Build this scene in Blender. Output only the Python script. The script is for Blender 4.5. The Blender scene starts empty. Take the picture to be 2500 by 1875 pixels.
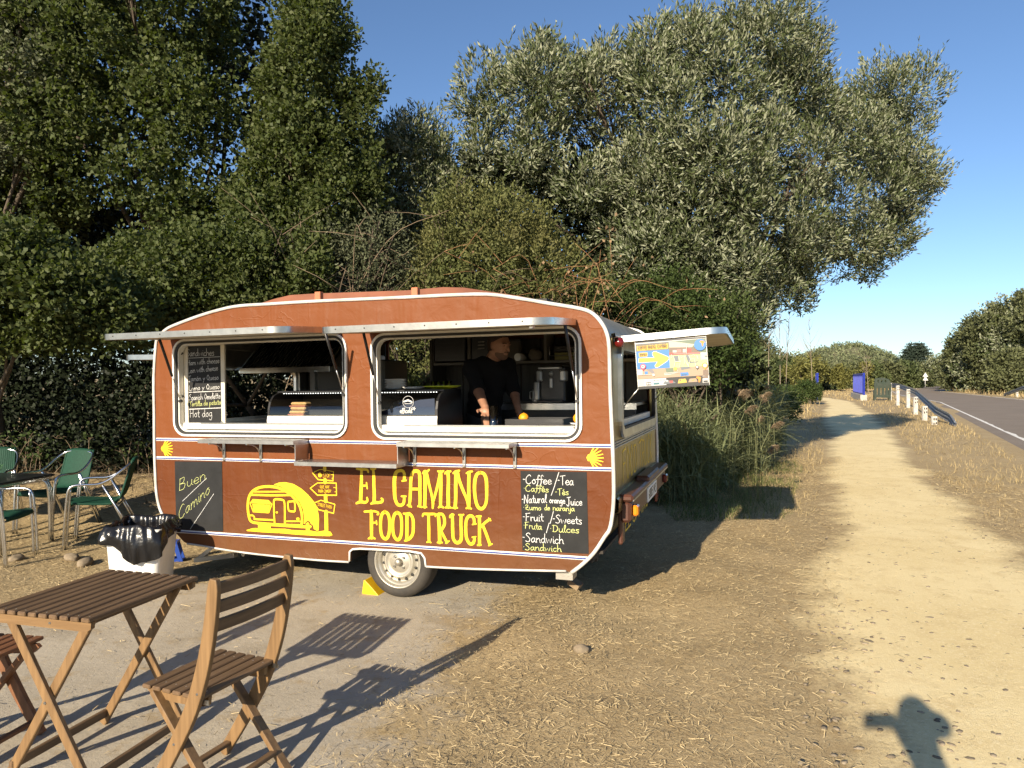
import bpy, bmesh, math, random
import numpy as np
from mathutils import Vector, Matrix, noise as mnoise
from mathutils.geometry import tessellate_polygon
R = math.radians
scene = bpy.context.scene
# ---------------------------------------------------------------- camera, sky, sun, exposure
cam_data = bpy.data.cameras.new('camera')
cam_data.sensor_width = 36.0
cam_data.lens = 25.2
cam_data.clip_start = 0.02
cam_data.clip_end = 6000.0
camera = bpy.data.objects.new('camera', cam_data)
scene.collection.objects.link(camera)
camera.location = (0.0, 0.0, 1.65)
camera.rotation_euler = (R(90 - 0.41), 0, 0)
scene.camera = camera
SUN_AZ, SUN_EL = R(207.0), R(22.5)          # the sun stands behind the camera, to its left
world = bpy.data.worlds.new('World')
scene.world = world
world.use_nodes = True
wn = world.node_tree.nodes
wl = world.node_tree.links
sky = wn.new('ShaderNodeTexSky')
sky.sky_type = 'NISHITA'
sky.sun_disc = False
sky.sun_elevation = SUN_EL
sky.sun_rotation = SUN_AZ
sky.air_density = 1.0
sky.dust_density = 1.0
sky.ozone_density = 4.0
sky.altitude = 1200.0
wl.new(sky.outputs['Color'], wn['Background'].inputs['Color'])
wn['Background'].inputs['Strength'].default_value = 0.084
sun_data = bpy.data.lights.new('sun', 'SUN')
sun_data.energy = 5.0
sun_data.angle = R(0.53)
sun_data.color = (1.0, 0.86, 0.66)
sun = bpy.data.objects.new('sun', sun_data)
scene.collection.objects.link(sun)
to_sun = Vector((math.sin(SUN_AZ) * math.cos(SUN_EL), math.cos(SUN_AZ) * math.cos(SUN_EL), math.sin(SUN_EL)))
sun.rotation_euler = to_sun.to_track_quat('Z', 'Y').to_euler()
vs = scene.view_settings
vs.view_transform = 'Standard'
vs.look = 'None'
vs.gamma = 1.0
vs.use_curve_mapping = False
vs.exposure = 0.95
scene.cycles.max_bounces = 6
scene.cycles.diffuse_bounces = 3
scene.cycles.glossy_bounces = 3
scene.cycles.transmission_bounces = 6
scene.cycles.transparent_max_bounces = 8
scene.cycles.use_denoising = True
scene.cycles.caustics_reflective = False
scene.cycles.caustics_refractive = False
random.seed(7)
rng = np.random.default_rng(11)
# ---------------------------------------------------------------- materials
MATS = {}
def mat(name, col, rough=0.6, metal=0.0, col2=None, vscale=3.0, vdetail=4.0, bump=None, island=0.0, spec=0.5,
        translucent=0.0, imix=False, trans_col=None, coat=0.0, stretch=None, alpha=None, transmission=0.0, vlo=0.35, vhi=0.65):
    if name in MATS:
        return MATS[name]
    m = bpy.data.materials.new(name)
    m.use_nodes = True
    nt = m.node_tree
    N, K = nt.nodes, nt.links
    b = N['Principled BSDF']
    b.inputs['Base Color'].default_value = (*col, 1)
    b.inputs['Roughness'].default_value = rough
    b.inputs['Metallic'].default_value = metal
    b.inputs['Specular IOR Level'].default_value = spec
    b.inputs['Coat Weight'].default_value = coat
    b.inputs['Transmission Weight'].default_value = transmission
    tc = N.new('ShaderNodeTexCoord')
    vec = tc.outputs['Object']
    if stretch:
        mp = N.new('ShaderNodeMapping')
        mp.inputs['Scale'].default_value = stretch
        K.new(vec, mp.inputs['Vector'])
        vec = mp.outputs['Vector']
    out = None
    if col2 is not None:
        nz = N.new('ShaderNodeTexNoise')
        nz.inputs['Scale'].default_value = vscale
        nz.inputs['Detail'].default_value = vdetail
        nz.inputs['Roughness'].default_value = 0.62
        K.new(vec, nz.inputs['Vector'])
        mr = N.new('ShaderNodeMapRange')
        mr.inputs[1].default_value = vlo
        mr.inputs[2].default_value = vhi
        K.new(nz.outputs['Fac'], mr.inputs[0])
        if imix:        # each leaf shows either its green or its pale side
            gi = N.new('ShaderNodeNewGeometry')
            mi_ = N.new('ShaderNodeMath'); mi_.operation = 'MULTIPLY_ADD'; mi_.inputs[1].default_value = .35; mi_.inputs[2].default_value = 0
            K.new(mr.outputs[0], mi_.inputs[0])
            ma_ = N.new('ShaderNodeMath'); ma_.operation = 'ADD'; K.new(mi_.outputs[0], ma_.inputs[0]); K.new(gi.outputs['Random Per Island'], ma_.inputs[1])
            mr = N.new('ShaderNodeMapRange'); mr.inputs[1].default_value = .50; mr.inputs[2].default_value = .78; K.new(ma_.outputs[0], mr.inputs[0])
        mx = N.new('ShaderNodeMix')
        mx.data_type = 'RGBA'
        mx.inputs[6].default_value = (*col, 1)
        mx.inputs[7].default_value = (*col2, 1)
        K.new(mr.outputs[0], mx.inputs[0])
        out = mx.outputs[2]
    if island:
        ge = N.new('ShaderNodeNewGeometry')
        mr2 = N.new('ShaderNodeMapRange')
        mr2.inputs[3].default_value = 1.0 - island
        mr2.inputs[4].default_value = 1.0 + island
        K.new(ge.outputs['Random Per Island'], mr2.inputs[0])
        hs = N.new('ShaderNodeHueSaturation')
        hs.inputs['Color'].default_value = (*col, 1)
        if out is not None:
            K.new(out, hs.inputs['Color'])
        K.new(mr2.outputs[0], hs.inputs['Value'])
        out = hs.outputs['Color']
    if out is not None:
        K.new(out, b.inputs['Base Color'])
    if bump:
        sc_, st_, dist = bump
        nb = N.new('ShaderNodeTexNoise')
        nb.inputs['Scale'].default_value = sc_
        nb.inputs['Detail'].default_value = 5.0
        K.new(vec, nb.inputs['Vector'])
        bp = N.new('ShaderNodeBump')
        bp.inputs['Strength'].default_value = st_
        bp.inputs['Distance'].default_value = dist
        K.new(nb.outputs['Fac'], bp.inputs['Height'])
        K.new(bp.outputs['Normal'], b.inputs['Normal'])
    if translucent:
        tr = N.new('ShaderNodeBsdfTranslucent')
        tr.inputs['Color'].default_value = (*(trans_col or col), 1)
        ms = N.new('ShaderNodeMixShader')
        ms.inputs[0].default_value = translucent
        K.new(b.outputs['BSDF'], ms.inputs[1])
        K.new(tr.outputs['BSDF'], ms.inputs[2])
        K.new(ms.outputs['Shader'], N['Material Output'].inputs['Surface'])
    if alpha is not None:           # thin clear pane: mostly see-through, with its gloss
        tp = N.new('ShaderNodeBsdfTransparent')
        tp.inputs['Color'].default_value = (0.93, 0.95, 0.94, 1)
        gl = N.new('ShaderNodeBsdfGlossy')
        gl.inputs['Roughness'].default_value = 0.03
        fr = N.new('ShaderNodeFresnel')
        fr.inputs['IOR'].default_value = 1.45
        ad = N.new('ShaderNodeMath')
        ad.operation = 'ADD'
        ad.inputs[1].default_value = alpha
        K.new(fr.outputs[0], ad.inputs[0])
        ms = N.new('ShaderNodeMixShader')
        K.new(ad.outputs[0], ms.inputs[0])
        K.new(tp.outputs[0], ms.inputs[1])
        K.new(gl.outputs[0], ms.inputs[2])
        K.new(ms.outputs['Shader'], N['Material Output'].inputs['Surface'])
    MATS[name] = m
    return m
# ---------------------------------------------------------------- mesh helpers
COL = scene.collection
def tag(o, label=None, cat=None, group=None, kind=None):
    if label: o['label'] = label
    if cat: o['category'] = cat
    if group: o['group'] = group
    if kind: o['kind'] = kind
    return o
def empty(name, loc=(0, 0, 0), rz=0.0, label=None, cat=None, group=None):
    o = bpy.data.objects.new(name, None)
    COL.objects.link(o)
    o.location = loc
    o.rotation_euler = (0, 0, rz)
    o.empty_display_size = 0.1
    return tag(o, label, cat, group)
def copy_tree(o, parent=None):
    c = o.copy()
    COL.objects.link(c)
    c.parent = parent
    for ch in list(o.children):
        copy_tree(ch, c)
    return c
def catmull(pts, n=6, closed=False):
    pts = [tuple(map(float, p)) for p in pts]
    if len(pts) < 3:
        return pts
    out = []
    m = len(pts)
    rngi = range(m) if closed else range(m - 1)
    for i in rngi:
        p1, p2 = pts[i], pts[(i + 1) % m]
        p0 = pts[(i - 1) % m] if (closed or i > 0) else tuple(2 * a - b for a, b in zip(p1, p2))
        p3 = pts[(i + 2) % m] if (closed or i + 2 < m) else tuple(2 * b - a for a, b in zip(p1, p2))
        for k in range(n):
            t = k / n
            out.append(tuple(0.5 * (2 * b + (c - a) * t + (2 * a - 5 * b + 4 * c - d) * t * t + (3 * b - a - 3 * c + d) * t ** 3)
                             for a, b, c, d in zip(p0, p1, p2, p3)))
    if not closed:
        out.append(pts[-1])
    return out
class MB:
    """collects shapes into one mesh"""
    def __init__(self):
        self.v, self.f, self.m, self.s = [], [], [], []
    def add(self, vs_, fs_, mi=0, smooth=False):
        o = len(self.v)
        self.v += [tuple(p) for p in vs_]
        for f in fs_:
            self.f.append(tuple(i + o for i in f))
            self.m.append(mi)
            self.s.append(smooth)
        return self
    def box(self, c, s, mi=0, rot=None, bev=0.0):
        x, y, z = (a / 2 for a in s)
        if bev > 0:
            b = min(bev, x * .9, y * .9, z * .9)
            P = []
            for sx in (-1, 1):
                for sy in (-1, 1):
                    for sz in (-1, 1):
                        P += [(sx * x, sy * (y - b), sz * (z - b)), (sx * (x - b), sy * y, sz * (z - b)), (sx * (x - b), sy * (y - b), sz * z)]
            bm = bmesh.new()
            for p in P: bm.verts.new(p)
            r = bmesh.ops.convex_hull(bm, input=bm.verts)
            bm.verts.ensure_lookup_table()
            bm.verts.index_update()
            vs_ = [v.co.copy() for v in bm.verts]
            fs_ = [[v.index for v in f.verts] for f in bm.faces]
            bm.free()
        else:
            vs_ = [Vector((sx * x, sy * y, sz * z)) for sx in (-1, 1) for sy in (-1, 1) for sz in (-1, 1)]
            fs_ = [(0, 1, 3, 2), (4, 6, 7, 5), (0, 4, 5, 1), (2, 3, 7, 6), (0, 2, 6, 4), (1, 5, 7, 3)]
        c = Vector(c)
        if rot is not None:
            Mx = rot if isinstance(rot, Matrix) else Matrix.Rotation(rot, 3, 'Z')
            vs_ = [Mx @ Vector(p) for p in vs_]
        return self.add([Vector(p) + c for p in vs_], fs_, mi)
    def bar(self, a, b, w, h, mi=0, up=(0, 0, 1), bev=0.0):
        a, b = Vector(a), Vector(b)
        d = (b - a)
        L_ = d.length
        d.normalize()
        s = d.cross(Vector(up))
        if s.length < 1e-4: s = d.cross(Vector((1, 0, 0)))
        s.normalize()
        u = s.cross(d)
        return self.box((a + b) / 2, (L_, w, h), mi, Matrix((d, s, u)).transposed(), bev)
    def cyl(self, a, b, r, n=12, mi=0, r2=None, caps=True, smooth=True):
        a, b = Vector(a), Vector(b)
        d = (b - a).normalized()
        s = d.orthogonal().normalized()
        t = d.cross(s)
        r2 = r if r2 is None else r2
        vs_ = []
        for p, q in ((a, r), (b, r2)):
            for i in range(n):
                an = 2 * math.pi * i / n
                vs_.append(p + (s * math.cos(an) + t * math.sin(an)) * q)
        self.add(vs_, [(i, (i + 1) % n, n + (i + 1) % n, n + i) for i in range(n)], mi, smooth)
        if caps:
            o = len(self.v) - 2 * n
            self.f += [tuple(o + i for i in reversed(range(n))), tuple(o + n + i for i in range(n))]
            self.m += [mi, mi]
            self.s += [False, False]
        return self
    def tube(self, pts, r, n=8, mi=0, flat=1.0, up=None):
        P = [Vector(p) for p in pts]
        prev = None
        vs_ = []
        for i, p in enumerate(P):
            d = (P[min(i + 1, len(P) - 1)] - P[max(i - 1, 0)]).normalized()
            if prev is None:
                s = d.cross(Vector(up)).normalized() if up else d.orthogonal().normalized()
            else:
                s = (prev - d * prev.dot(d)).normalized()
            prev = s
            t = d.cross(s)
            rr = r[i] if isinstance(r, (list, tuple)) else r
            for k in range(n):
                an = 2 * math.pi * k / n
                vs_.append(p + s * math.cos(an) * rr + t * math.sin(an) * rr * flat)
        fs_ = []
        for i in range(len(P) - 1):
            for k in range(n):
                fs_.append((i * n + k, i * n + (k + 1) % n, (i + 1) * n + (k + 1) % n, (i + 1) * n + k))
        self.add(vs_, fs_, mi, True)
        o = len(self.v) - len(vs_)
        self.f += [tuple(o + k for k in reversed(range(n))), tuple(o + len(vs_) - n + k for k in range(n))]
        self.m += [mi, mi]
        self.s += [False, False]
        return self
    def lathe(self, prof, c, axis='Z', n=24, mi=0, smooth=True):
        """prof: (radius, height) pairs along the axis"""
        c = Vector(c)
        vs_ = []
        for r, h in prof:
            for k in range(n):
                an = 2 * math.pi * k / n
                x, y = math.cos(an) * r, math.sin(an) * r
                p = {'Z': (x, y, h), 'Y': (x, h, -y), 'X': (h, x, y)}[axis]
                vs_.append(c + Vector(p))
        fs_ = []
        for i in range(len(prof) - 1):
            for k in range(n):
                fs_.append((i * n + k, i * n + (k + 1) % n, (i + 1) * n + (k + 1) % n, (i + 1) * n + k))
        return self.add(vs_, fs_, mi, smooth)
    def strip(self, prof, lo, hi, mi=0, thick=0.0, smooth=True):
        """extrude an open (x,z) profile along y"""
        n = len(prof)
        vs_ = [(x, lo, z) for x, z in prof] + [(x, hi, z) for x, z in prof]
        fs_ = [(i, i + 1, n + i + 1, n + i) for i in range(n - 1)]
        return self.add(vs_, fs_, mi, smooth)
    def quad(self, a, b, c, d, mi=0):
        return self.add([a, b, c, d], [(0, 1, 2, 3)], mi)
    def build(self, name, mats, parent=None, label=None, cat=None, group=None, kind=None, bevel=0.0):
        me = bpy.data.meshes.new(name)
        me.from_pydata(self.v, [], self.f)
        ms = mats if isinstance(mats, (list, tuple)) else [mats]
        for m in ms: me.materials.append(m)
        if len(ms) > 1:
            me.polygons.foreach_set('material_index', self.m)
        me.polygons.foreach_set('use_smooth', self.s)
        me.update()
        o = bpy.data.objects.new(name, me)
        COL.objects.link(o)
        o.parent = parent
        if bevel:
            md = o.modifiers.new('bevel', 'BEVEL')
            md.width = bevel
            md.segments = 2
            md.limit_method = 'ANGLE'
        return tag(o, label, cat, group, kind)
def np_mesh(name, V, Fc, mats, parent=None, smooth=False, midx=None, **kw):
    """V (n,3), Fc (m,k) arrays"""
    me = bpy.data.meshes.new(name)
    k = Fc.shape[1]
    me.vertices.add(len(V))
    me.vertices.foreach_set('co', np.asarray(V, np.float32).ravel())
    me.loops.add(Fc.size)
    me.loops.foreach_set('vertex_index', Fc.astype(np.int32).ravel())
    me.polygons.add(len(Fc))
    me.polygons.foreach_set('loop_start', np.arange(0, Fc.size, k, dtype=np.int32))
    if smooth:
        me.polygons.foreach_set('use_smooth', np.ones(len(Fc), bool))
    for m in (mats if isinstance(mats, (list, tuple)) else [mats]): me.materials.append(m)
    if midx is not None:
        me.polygons.foreach_set('material_index', midx.astype(np.int32))
    me.update(calc_edges=True)
    o = bpy.data.objects.new(name, me)
    COL.objects.link(o)
    o.parent = parent
    return tag(o, **kw)
def plate(name, loops, thick, m, parent=None, plane='XZ', at=0.0, bevel=0.0, **kw):
    """solid plate from 2-D loops (first the outline, then holes); thick along the normal"""
    def area(lp):
        return sum(p[0] * q[1] - q[0] * p[1] for p, q in zip(lp, lp[1:] + lp[:1]))
    lps = [list(lp) if (area(lp) > 0) == (i == 0) else list(lp)[::-1] for i, lp in enumerate([list(q) for q in loops])]
    tri = tessellate_polygon([[Vector((p[0], p[1], 0)) for p in lp] for lp in lps])
    pts = [p for lp in lps for p in lp]
    n = len(pts)
    if plane == 'XZ':        # 2-D y becomes z, the normal is -y
        cv = lambda p, h: (p[0], at - h, p[1])
    elif plane == 'YZ':      # 2-D x becomes y, the normal is +x
        cv = lambda p, h: (at + h, p[0], p[1])
    else:
        cv = lambda p, h: (p[0], p[1], at + h)
    vs_ = [cv(p, thick / 2) for p in pts] + [cv(p, -thick / 2) for p in pts]
    fs_ = []
    for t in tri:
        a, b, c = (pts[i] for i in t)
        if (b[0] - a[0]) * (c[1] - a[1]) - (c[0] - a[0]) * (b[1] - a[1]) < 0: t = t[::-1]
        fs_ += [tuple(t), tuple(n + i for i in reversed(t))]
    o = 0
    for lp in lps:
        k = len(lp)
        for i in range(k):
            j = (i + 1) % k
            fs_.append((o + j, o + i, n + o + i, n + o + j))
        o += k
    return MB().add(vs_, fs_).build(name, m, parent, bevel=bevel, **kw)
def rrect(x0, y0, x1, y1, r, n=6):
    out = []
    for cx, cy, a0 in ((x1 - r, y1 - r, 0), (x0 + r, y1 - r, 90), (x0 + r, y0 + r, 180), (x1 - r, y0 + r, 270)):
        for k in range(n + 1):
            a = R(a0 + 90 * k / n)
            out.append((cx + r * math.cos(a), cy + r * math.sin(a)))
    return out
def ribbons(strokes, at, plane='XZ', step=0.00012, mb=None, mi=0, smooth=True, sub=5, cap=True):
    """flat pen strokes [(x, y, width), ...] laid on a plane as one mesh, each a hair above the last"""
    mb = mb or MB()
    for si, st in enumerate(strokes):
        P = catmull(st, sub) if (smooth and len(st) > 2) else [tuple(p) for p in st]
        if len(P) < 2: continue
        n = len(P)
        L_, R_ = [], []
        for i, p in enumerate(P):
            a, b = P[max(i - 1, 0)], P[min(i + 1, n - 1)]
            dx, dy = b[0] - a[0], b[1] - a[1]
            l = math.hypot(dx, dy) or 1e-9
            nx, ny = -dy / l * p[2] / 2, dx / l * p[2] / 2
            L_.append((p[0] + nx, p[1] + ny))
            R_.append((p[0] - nx, p[1] - ny))
        off = at - (si % 12) * step if plane == 'XZ' else at + (si % 12) * step
        cv = (lambda q: (q[0], off, q[1])) if plane == 'XZ' else (lambda q: (off, q[0], q[1]))
        vs_ = [cv(q) for q in L_] + [cv(q) for q in R_]
        mb.add(vs_, [(i, n + i, n + i + 1, i + 1) for i in range(n - 1)], mi)
        if cap:
            for e, s in ((0, 1), (n - 1, -1)):
                r_ = P[e][2] / 2
                k = 8
                ring = [(P[e][0] + r_ * math.cos(2 * math.pi * j / k), P[e][1] + r_ * math.sin(2 * math.pi * j / k)) for j in range(k)]
                o2 = step * 0.4 * (-1 if plane == 'XZ' else 1)
                vv = [(q[0], off + o2, q[1]) if plane == 'XZ' else (off + o2, q[0], q[1]) for q in ring]
                mb.add(vv, [tuple(range(k))], mi)
    return mb
# ---------------------------------------------------------------- single-stroke handwriting
def _g(s):
    return [[tuple(float(v) for v in p.split(',')) for p in st.split()] for st in s.split('|')]
HAND = {k: (a, _g(s)) for k, a, s in [
 ('a', 1.1, '.8,.85 .45,1 .08,.55 .25,.03 .6,.2 .82,.9|.82,.95 .8,.3 1.0,.02'),
 ('b', 1.05, '.12,2 .12,.1|.12,.6 .5,1 .85,.55 .55,0 .12,.15'),
 ('c', .95, '.8,.85 .45,1 .08,.5 .4,0 .85,.2'),
 ('d', 1.1, '.8,.8 .45,1 .08,.5 .35,0 .8,.35|.85,2.1 .82,.4 1.0,.0'),
 ('e', 1.0, '.1,.5 .8,.6 .7,.95 .4,1 .08,.5 .4,.02 .9,.2'),
 ('f', .75, '.85,1.8 .6,2.05 .4,1.6 .35,.3 .05,-.35|.05,1.05 .75,1.1'),
 ('g', 1.05, '.8,.85 .45,1 .08,.55 .35,.05 .75,.35|.82,1 .85,-.3 .55,-.9 .1,-.65'),
 ('h', 1.05, '.12,2.1 .12,0|.12,.6 .5,1 .8,.7 .82,.2 1.0,0'),
 ('i', .45, '.2,1 .2,.2 .38,0|.2,1.4 .22,1.45'),
 ('j', .5, '.3,1 .3,-.4 0,-.85 -.25,-.6|.3,1.4 .32,1.45'),
 ('l', .55, '.15,.5 .45,1.7 .3,2.1 .15,1.5 .2,.3 .5,0'),
 ('m', 1.5, '.1,1 .12,0|.12,.6 .45,1 .68,.7 .7,0|.7,.6 1.05,1 1.28,.7 1.3,.1 1.45,0'),
 ('n', 1.05, '.1,1 .12,0|.12,.6 .5,1 .8,.7 .82,.15 1.0,0'),
 ('o', 1.0, '.45,1 .08,.5 .45,0 .85,.5 .45,1 .75,.95'),
 ('p', 1.05, '.12,1 .12,-.9|.12,.7 .5,1 .85,.55 .55,0 .12,.2'),
 ('r', .8, '.12,1 .14,0|.14,.6 .4,.95 .72,.9'),
 ('s', .85, '.72,.9 .4,1 .15,.75 .6,.4 .65,.1 .35,0 .05,.1'),
 ('t', .75, '.35,1.8 .35,.25 .7,.05|.02,1.1 .72,1.12'),
 ('u', 1.05, '.1,1 .12,.25 .45,0 .78,.4|.8,1 .8,.2 1.0,0'),
 ('w', 1.4, '.05,1 .3,0 .62,.8 .95,0 1.25,1'),
 ('y', 1.0, '.1,1 .45,.2|.9,1 .45,.1 .15,-.8'),
 ('B', 1.3, '.25,2 .12,0|.2,1.9 .9,1.95 .75,1.2 .2,1.05|.2,1.05 1.0,.85 .8,.05 .1,0'),
 ('C', 1.4, '1.2,1.75 .8,2.05 .15,1.3 .2,.3 .75,-.02 1.2,.3'),
 ('D', 1.45, '.35,1.9 .3,.1|.1,1.85 .9,1.8 1.25,1 .8,.1 .1,.1'),
 ('F', 1.15, '.2,1.9 .15,0|.05,1.85 1.05,2|.15,1.05 .8,1.1'),
 ('H', 1.35, '.15,2 .15,0|1.05,2 1.05,0|.15,1 1.05,1.05'),
 ('J', 1.2, '.1,1.9 1.15,2.05|.65,1.95 .65,.1 .35,-.25 0,.1'),
 ('L', 1.15, '.2,2 .15,.1 .4,.05 1.05,.1'),
 ('N', 1.45, '.12,0 .2,2|.2,2 1.05,0|1.05,0 1.25,2.05'),
 ('O', 1.35, '.65,2 .12,1 .6,0 1.15,1 .65,2'),
 ('Q', 1.45, '.65,2 .12,1 .6,.05 1.15,1 .65,2|.75,.4 1.25,-.2'),
 ('S', 1.25, '1.05,1.75 .7,2.05 .2,1.65 .75,1.05 1.0,.45 .6,0 .05,.2'),
 ('T', 1.25, '.0,1.85 1.2,2.05|.6,1.95 .6,0'),
 ('Z', 1.3, '.15,1.7 .6,2 .95,1.7 .2,.3 .5,.3 1.2,.05|.25,1 .95,1.05'),
 ('-', .6, '.05,1 .4,.98'), ('.', .4, '.12,.95 .16,.98'), ('/', .8, '.6,2.1 .0,-.2'), (' ', .7, ''),
 ('E', 1.1, '.15,2 .15,0|.15,1.95 .95,2|.15,1 .8,1.03|.15,.03 1.0,.05'),
 ('A', 1.25, '.05,0 .55,2 1.05,0|.2,.7 .9,.7'), ('I', .5, '.2,2 .2,0'), ('K', 1.15, '.15,2 .15,0|.95,2 .15,.9 1.0,0'),
 ('M', 1.5, '.1,0 .2,2 .7,.6 1.2,2 1.3,0'), ('P', 1.1, '.15,2 .15,0|.15,2 .9,1.8 .8,1.1 .15,1'), ('R', 1.15, '.15,2 .15,0|.15,2 .9,1.8 .8,1.1 .15,1|.4,1 1.0,0'),
 ('U', 1.2, '.12,2 .15,.4 .55,0 .95,.4 1.0,2'), ('Y', 1.1, '.05,2 .5,1 .95,2|.5,1 .5,0'), ('3', 1.0, '.1,1.9 .8,1.7 .4,1.1 .85,.6 .5,0 .05,.2'),
 ('4', 1.0, '.7,0 .7,2 .05,.6 .95,.6'), (',', .4, '.2,.2 .05,-.3'), ('?', .9, '.1,1.7 .45,2 .75,1.5 .35,.9 .35,.5|.35,.1 .36,.05'), ('V', 1.1, '.05,2 .5,0 .95,2'),
 ('5', 1.0, '.8,2 .2,2 .15,1.2 .7,1.1 .75,.3 .1,.05'), ('8', 1.0, '.45,1.05 .1,1.5 .45,2 .8,1.5 .45,1.05 .05,.5 .45,0 .85,.5 .45,1.05'), ('6', 1.0, '.75,1.9 .2,1.1 .2,.2 .6,0 .8,.6 .2,.8'), ('0', 1.0, '.45,2 .1,1 .45,0 .8,1 .45,2'),
 ("'", .0, '-.75,1.3 -.45,1.65'), ('k', 1.0, '.12,2 .12,0|.8,1 .15,.5 .85,0'), ('z', .9, '.1,1 .75,1 .1,0 .8,0'), ('x', .9, '.1,1 .8,0|.8,1 .1,0')]}
SHARP = set('HLNFTEAIKMVYZ/w')
def write(text, x, y, h, width, pen, slope=0.0, jit=0.05, rs=None):
    """strokes of text: h = x-height, width = overall width to fill"""
    rs = rs or random.Random(len(text) * 7 + int(abs(x) * 1000))
    tot = sum(HAND[c][0] for c in text)
    kx = width / tot
    cx, out = 0.0, []
    for c in text:
        a, sts = HAND[c]
        dy = rs.uniform(-jit, jit) * h
        for st in sts:
            if not st: continue
            q = []
            pts = catmull([(p[0], p[1]) for p in st], 4) if (c not in SHARP and len(st) > 2) else st
            for px, py in pts:
                X = (cx + px) * kx
                q.append((x + X, y + py * h + dy + slope * X, pen * rs.uniform(.85, 1.15)))
            out.append(q)
        cx += a
    return out
# ---------------------------------------------------------------- smooth bodies from distance fields
def smin(a, b, k):
    h = np.clip(0.5 + 0.5 * (b - a) / k, 0, 1)
    return b + (a - b) * h - k * h * (1 - h)
def capsule(P, a, b, ra, rb, sq=None):
    a, b = np.array(a, float), np.array(b, float)
    ba = b - a
    t = np.clip(((P - a) @ ba) / (ba @ ba), 0, 1)
    q = P - a - t[..., None] * ba
    if sq is not None:
        q = q / np.array(sq)
    return np.linalg.norm(q, axis=-1) - (ra + (rb - ra) * t)
def ellip(P, c, r):
    r = np.array(r, float)
    q = (P - np.array(c, float)) / r
    return (np.linalg.norm(q, axis=-1) - 1) * r.min()
def sdf_mesh(f, lo, hi, h):
    """naive surface nets"""
    lo, hi = np.array(lo, float), np.array(hi, float)
    n = np.ceil((hi - lo) / h).astype(int) + 1
    ax = [lo[i] + np.arange(n[i]) * h for i in range(3)]
    G = np.stack(np.meshgrid(*ax, indexing='ij'), -1)
    D = f(G)
    ins = D < 0
    c = [np.s_[:-1], np.s_[1:]]
    cnt = sum(ins[c[i], c[j], c[k]].astype(int) for i in (0, 1) for j in (0, 1) for k in (0, 1))
    act = (cnt > 0) & (cnt < 8)
    idx = -np.ones(act.shape, int)
    cells = np.argwhere(act)
    idx[act] = np.arange(len(cells))
    S = np.zeros((len(cells), 3))
    W_ = np.zeros(len(cells))
    corners = [(i, j, k) for i in (0, 1) for j in (0, 1) for k in (0, 1)]
    for a in corners:
        for ax_ in range(3):
            if a[ax_]: continue
            b = list(a); b[ax_] = 1
            da = D[tuple((cells + a).T)]
            db = D[tuple((cells + b).T)]
            m = (da < 0) != (db < 0)
            t = np.where(m, da / np.where(m, da - db, 1), 0)
            p = np.array(a, float) + t[:, None] * (np.array(b) - np.array(a))
            S += p * m[:, None]
            W_ += m
    V = lo + (cells + S / W_[:, None]) * h
    F_ = []
    for ax_ in range(3):
        o1, o2 = [(1, 2), (2, 0), (0, 1)][ax_]
        sl0 = [slice(None)] * 3; sl1 = [slice(None)] * 3
        sl0[ax_] = slice(None, -1); sl1[ax_] = slice(1, None)
        A_, B_ = ins[tuple(sl0)], ins[tuple(sl1)]
        e = np.argwhere(A_ != B_)
        e = e[(e[:, o1] > 0) & (e[:, o2] > 0) & (e[:, o1] < n[o1] - 1) & (e[:, o2] < n[o2] - 1)]
        if not len(e): continue
        q = []
        for d1, d2 in ((1, 1), (0, 1), (0, 0), (1, 0)):
            k = e.copy(); k[:, o1] -= d1; k[:, o2] -= d2
            q.append(idx[tuple(k.T)])
        q = np.stack(q, 1)
        fl = A_[tuple(e.T)]
        q[~fl] = q[~fl][:, ::-1]
        F_.append(q)
    return V, np.concatenate(F_)
# ---------------------------------------------------------------- ground, path, road
def sstep(a, b, x):
    t = np.clip((x - a) / (b - a), 0, 1)
    return t * t * (3 - 2 * t)
def vnoise(x, y, s, seed=0):
    """cheap smooth value noise on arrays"""
    x, y = np.asarray(x, float) * s, np.asarray(y, float) * s
    xi, yi = np.floor(x).astype(np.int64), np.floor(y).astype(np.int64)
    fx, fy = x - xi, y - yi
    fx, fy = fx * fx * (3 - 2 * fx), fy * fy * (3 - 2 * fy)
    def hsh(a, b):
        n = (a * 374761393 + b * 668265263 + seed * 974634777) & 0xffffffff
        n = ((n ^ (n >> 13)) * 1274126177) & 0xffffffff
        return ((n ^ (n >> 16)) & 0xffff) / 65535.0
    return (hsh(xi, yi) * (1 - fx) + hsh(xi + 1, yi) * fx) * (1 - fy) + (hsh(xi, yi + 1) * (1 - fx) + hsh(xi + 1, yi + 1) * fx) * fy
PATH_L = [(-.6, -1.5), (.55, 1.5), (1.45, 3.7), (2.1, 5.2), (3.2, 7.7), (5.45, 12.8), (9.2, 21.0), (13.1, 30.4), (18.0, 41.5), (22.6, 52.0), (25.0, 62.0), (25.5, 74.0), (24.0, 88.0)]
PATH_R = [(2.6, -1.5), (3.2, 1.5), (3.9, 3.7), (4.5, 5.2), (5.35, 7.7), (7.5, 12.8), (11.4, 21.0), (15.6, 30.4), (20.4, 41.5), (24.9, 52.0), (27.5, 62.0), (28.0, 74.0), (26.5, 88.0)]
ROAD_L = [(2.0, -3.0), (6.8, 6.5), (12.1, 17.0), (16.3, 25.0), (19.2, 30.5), (30.0, 51.0), (40.0, 75.0), (50.0, 95.0), (63.5, 113.0), (92.0, 165.0), (115.0, 195.0), (150.0, 225.0)]
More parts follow.
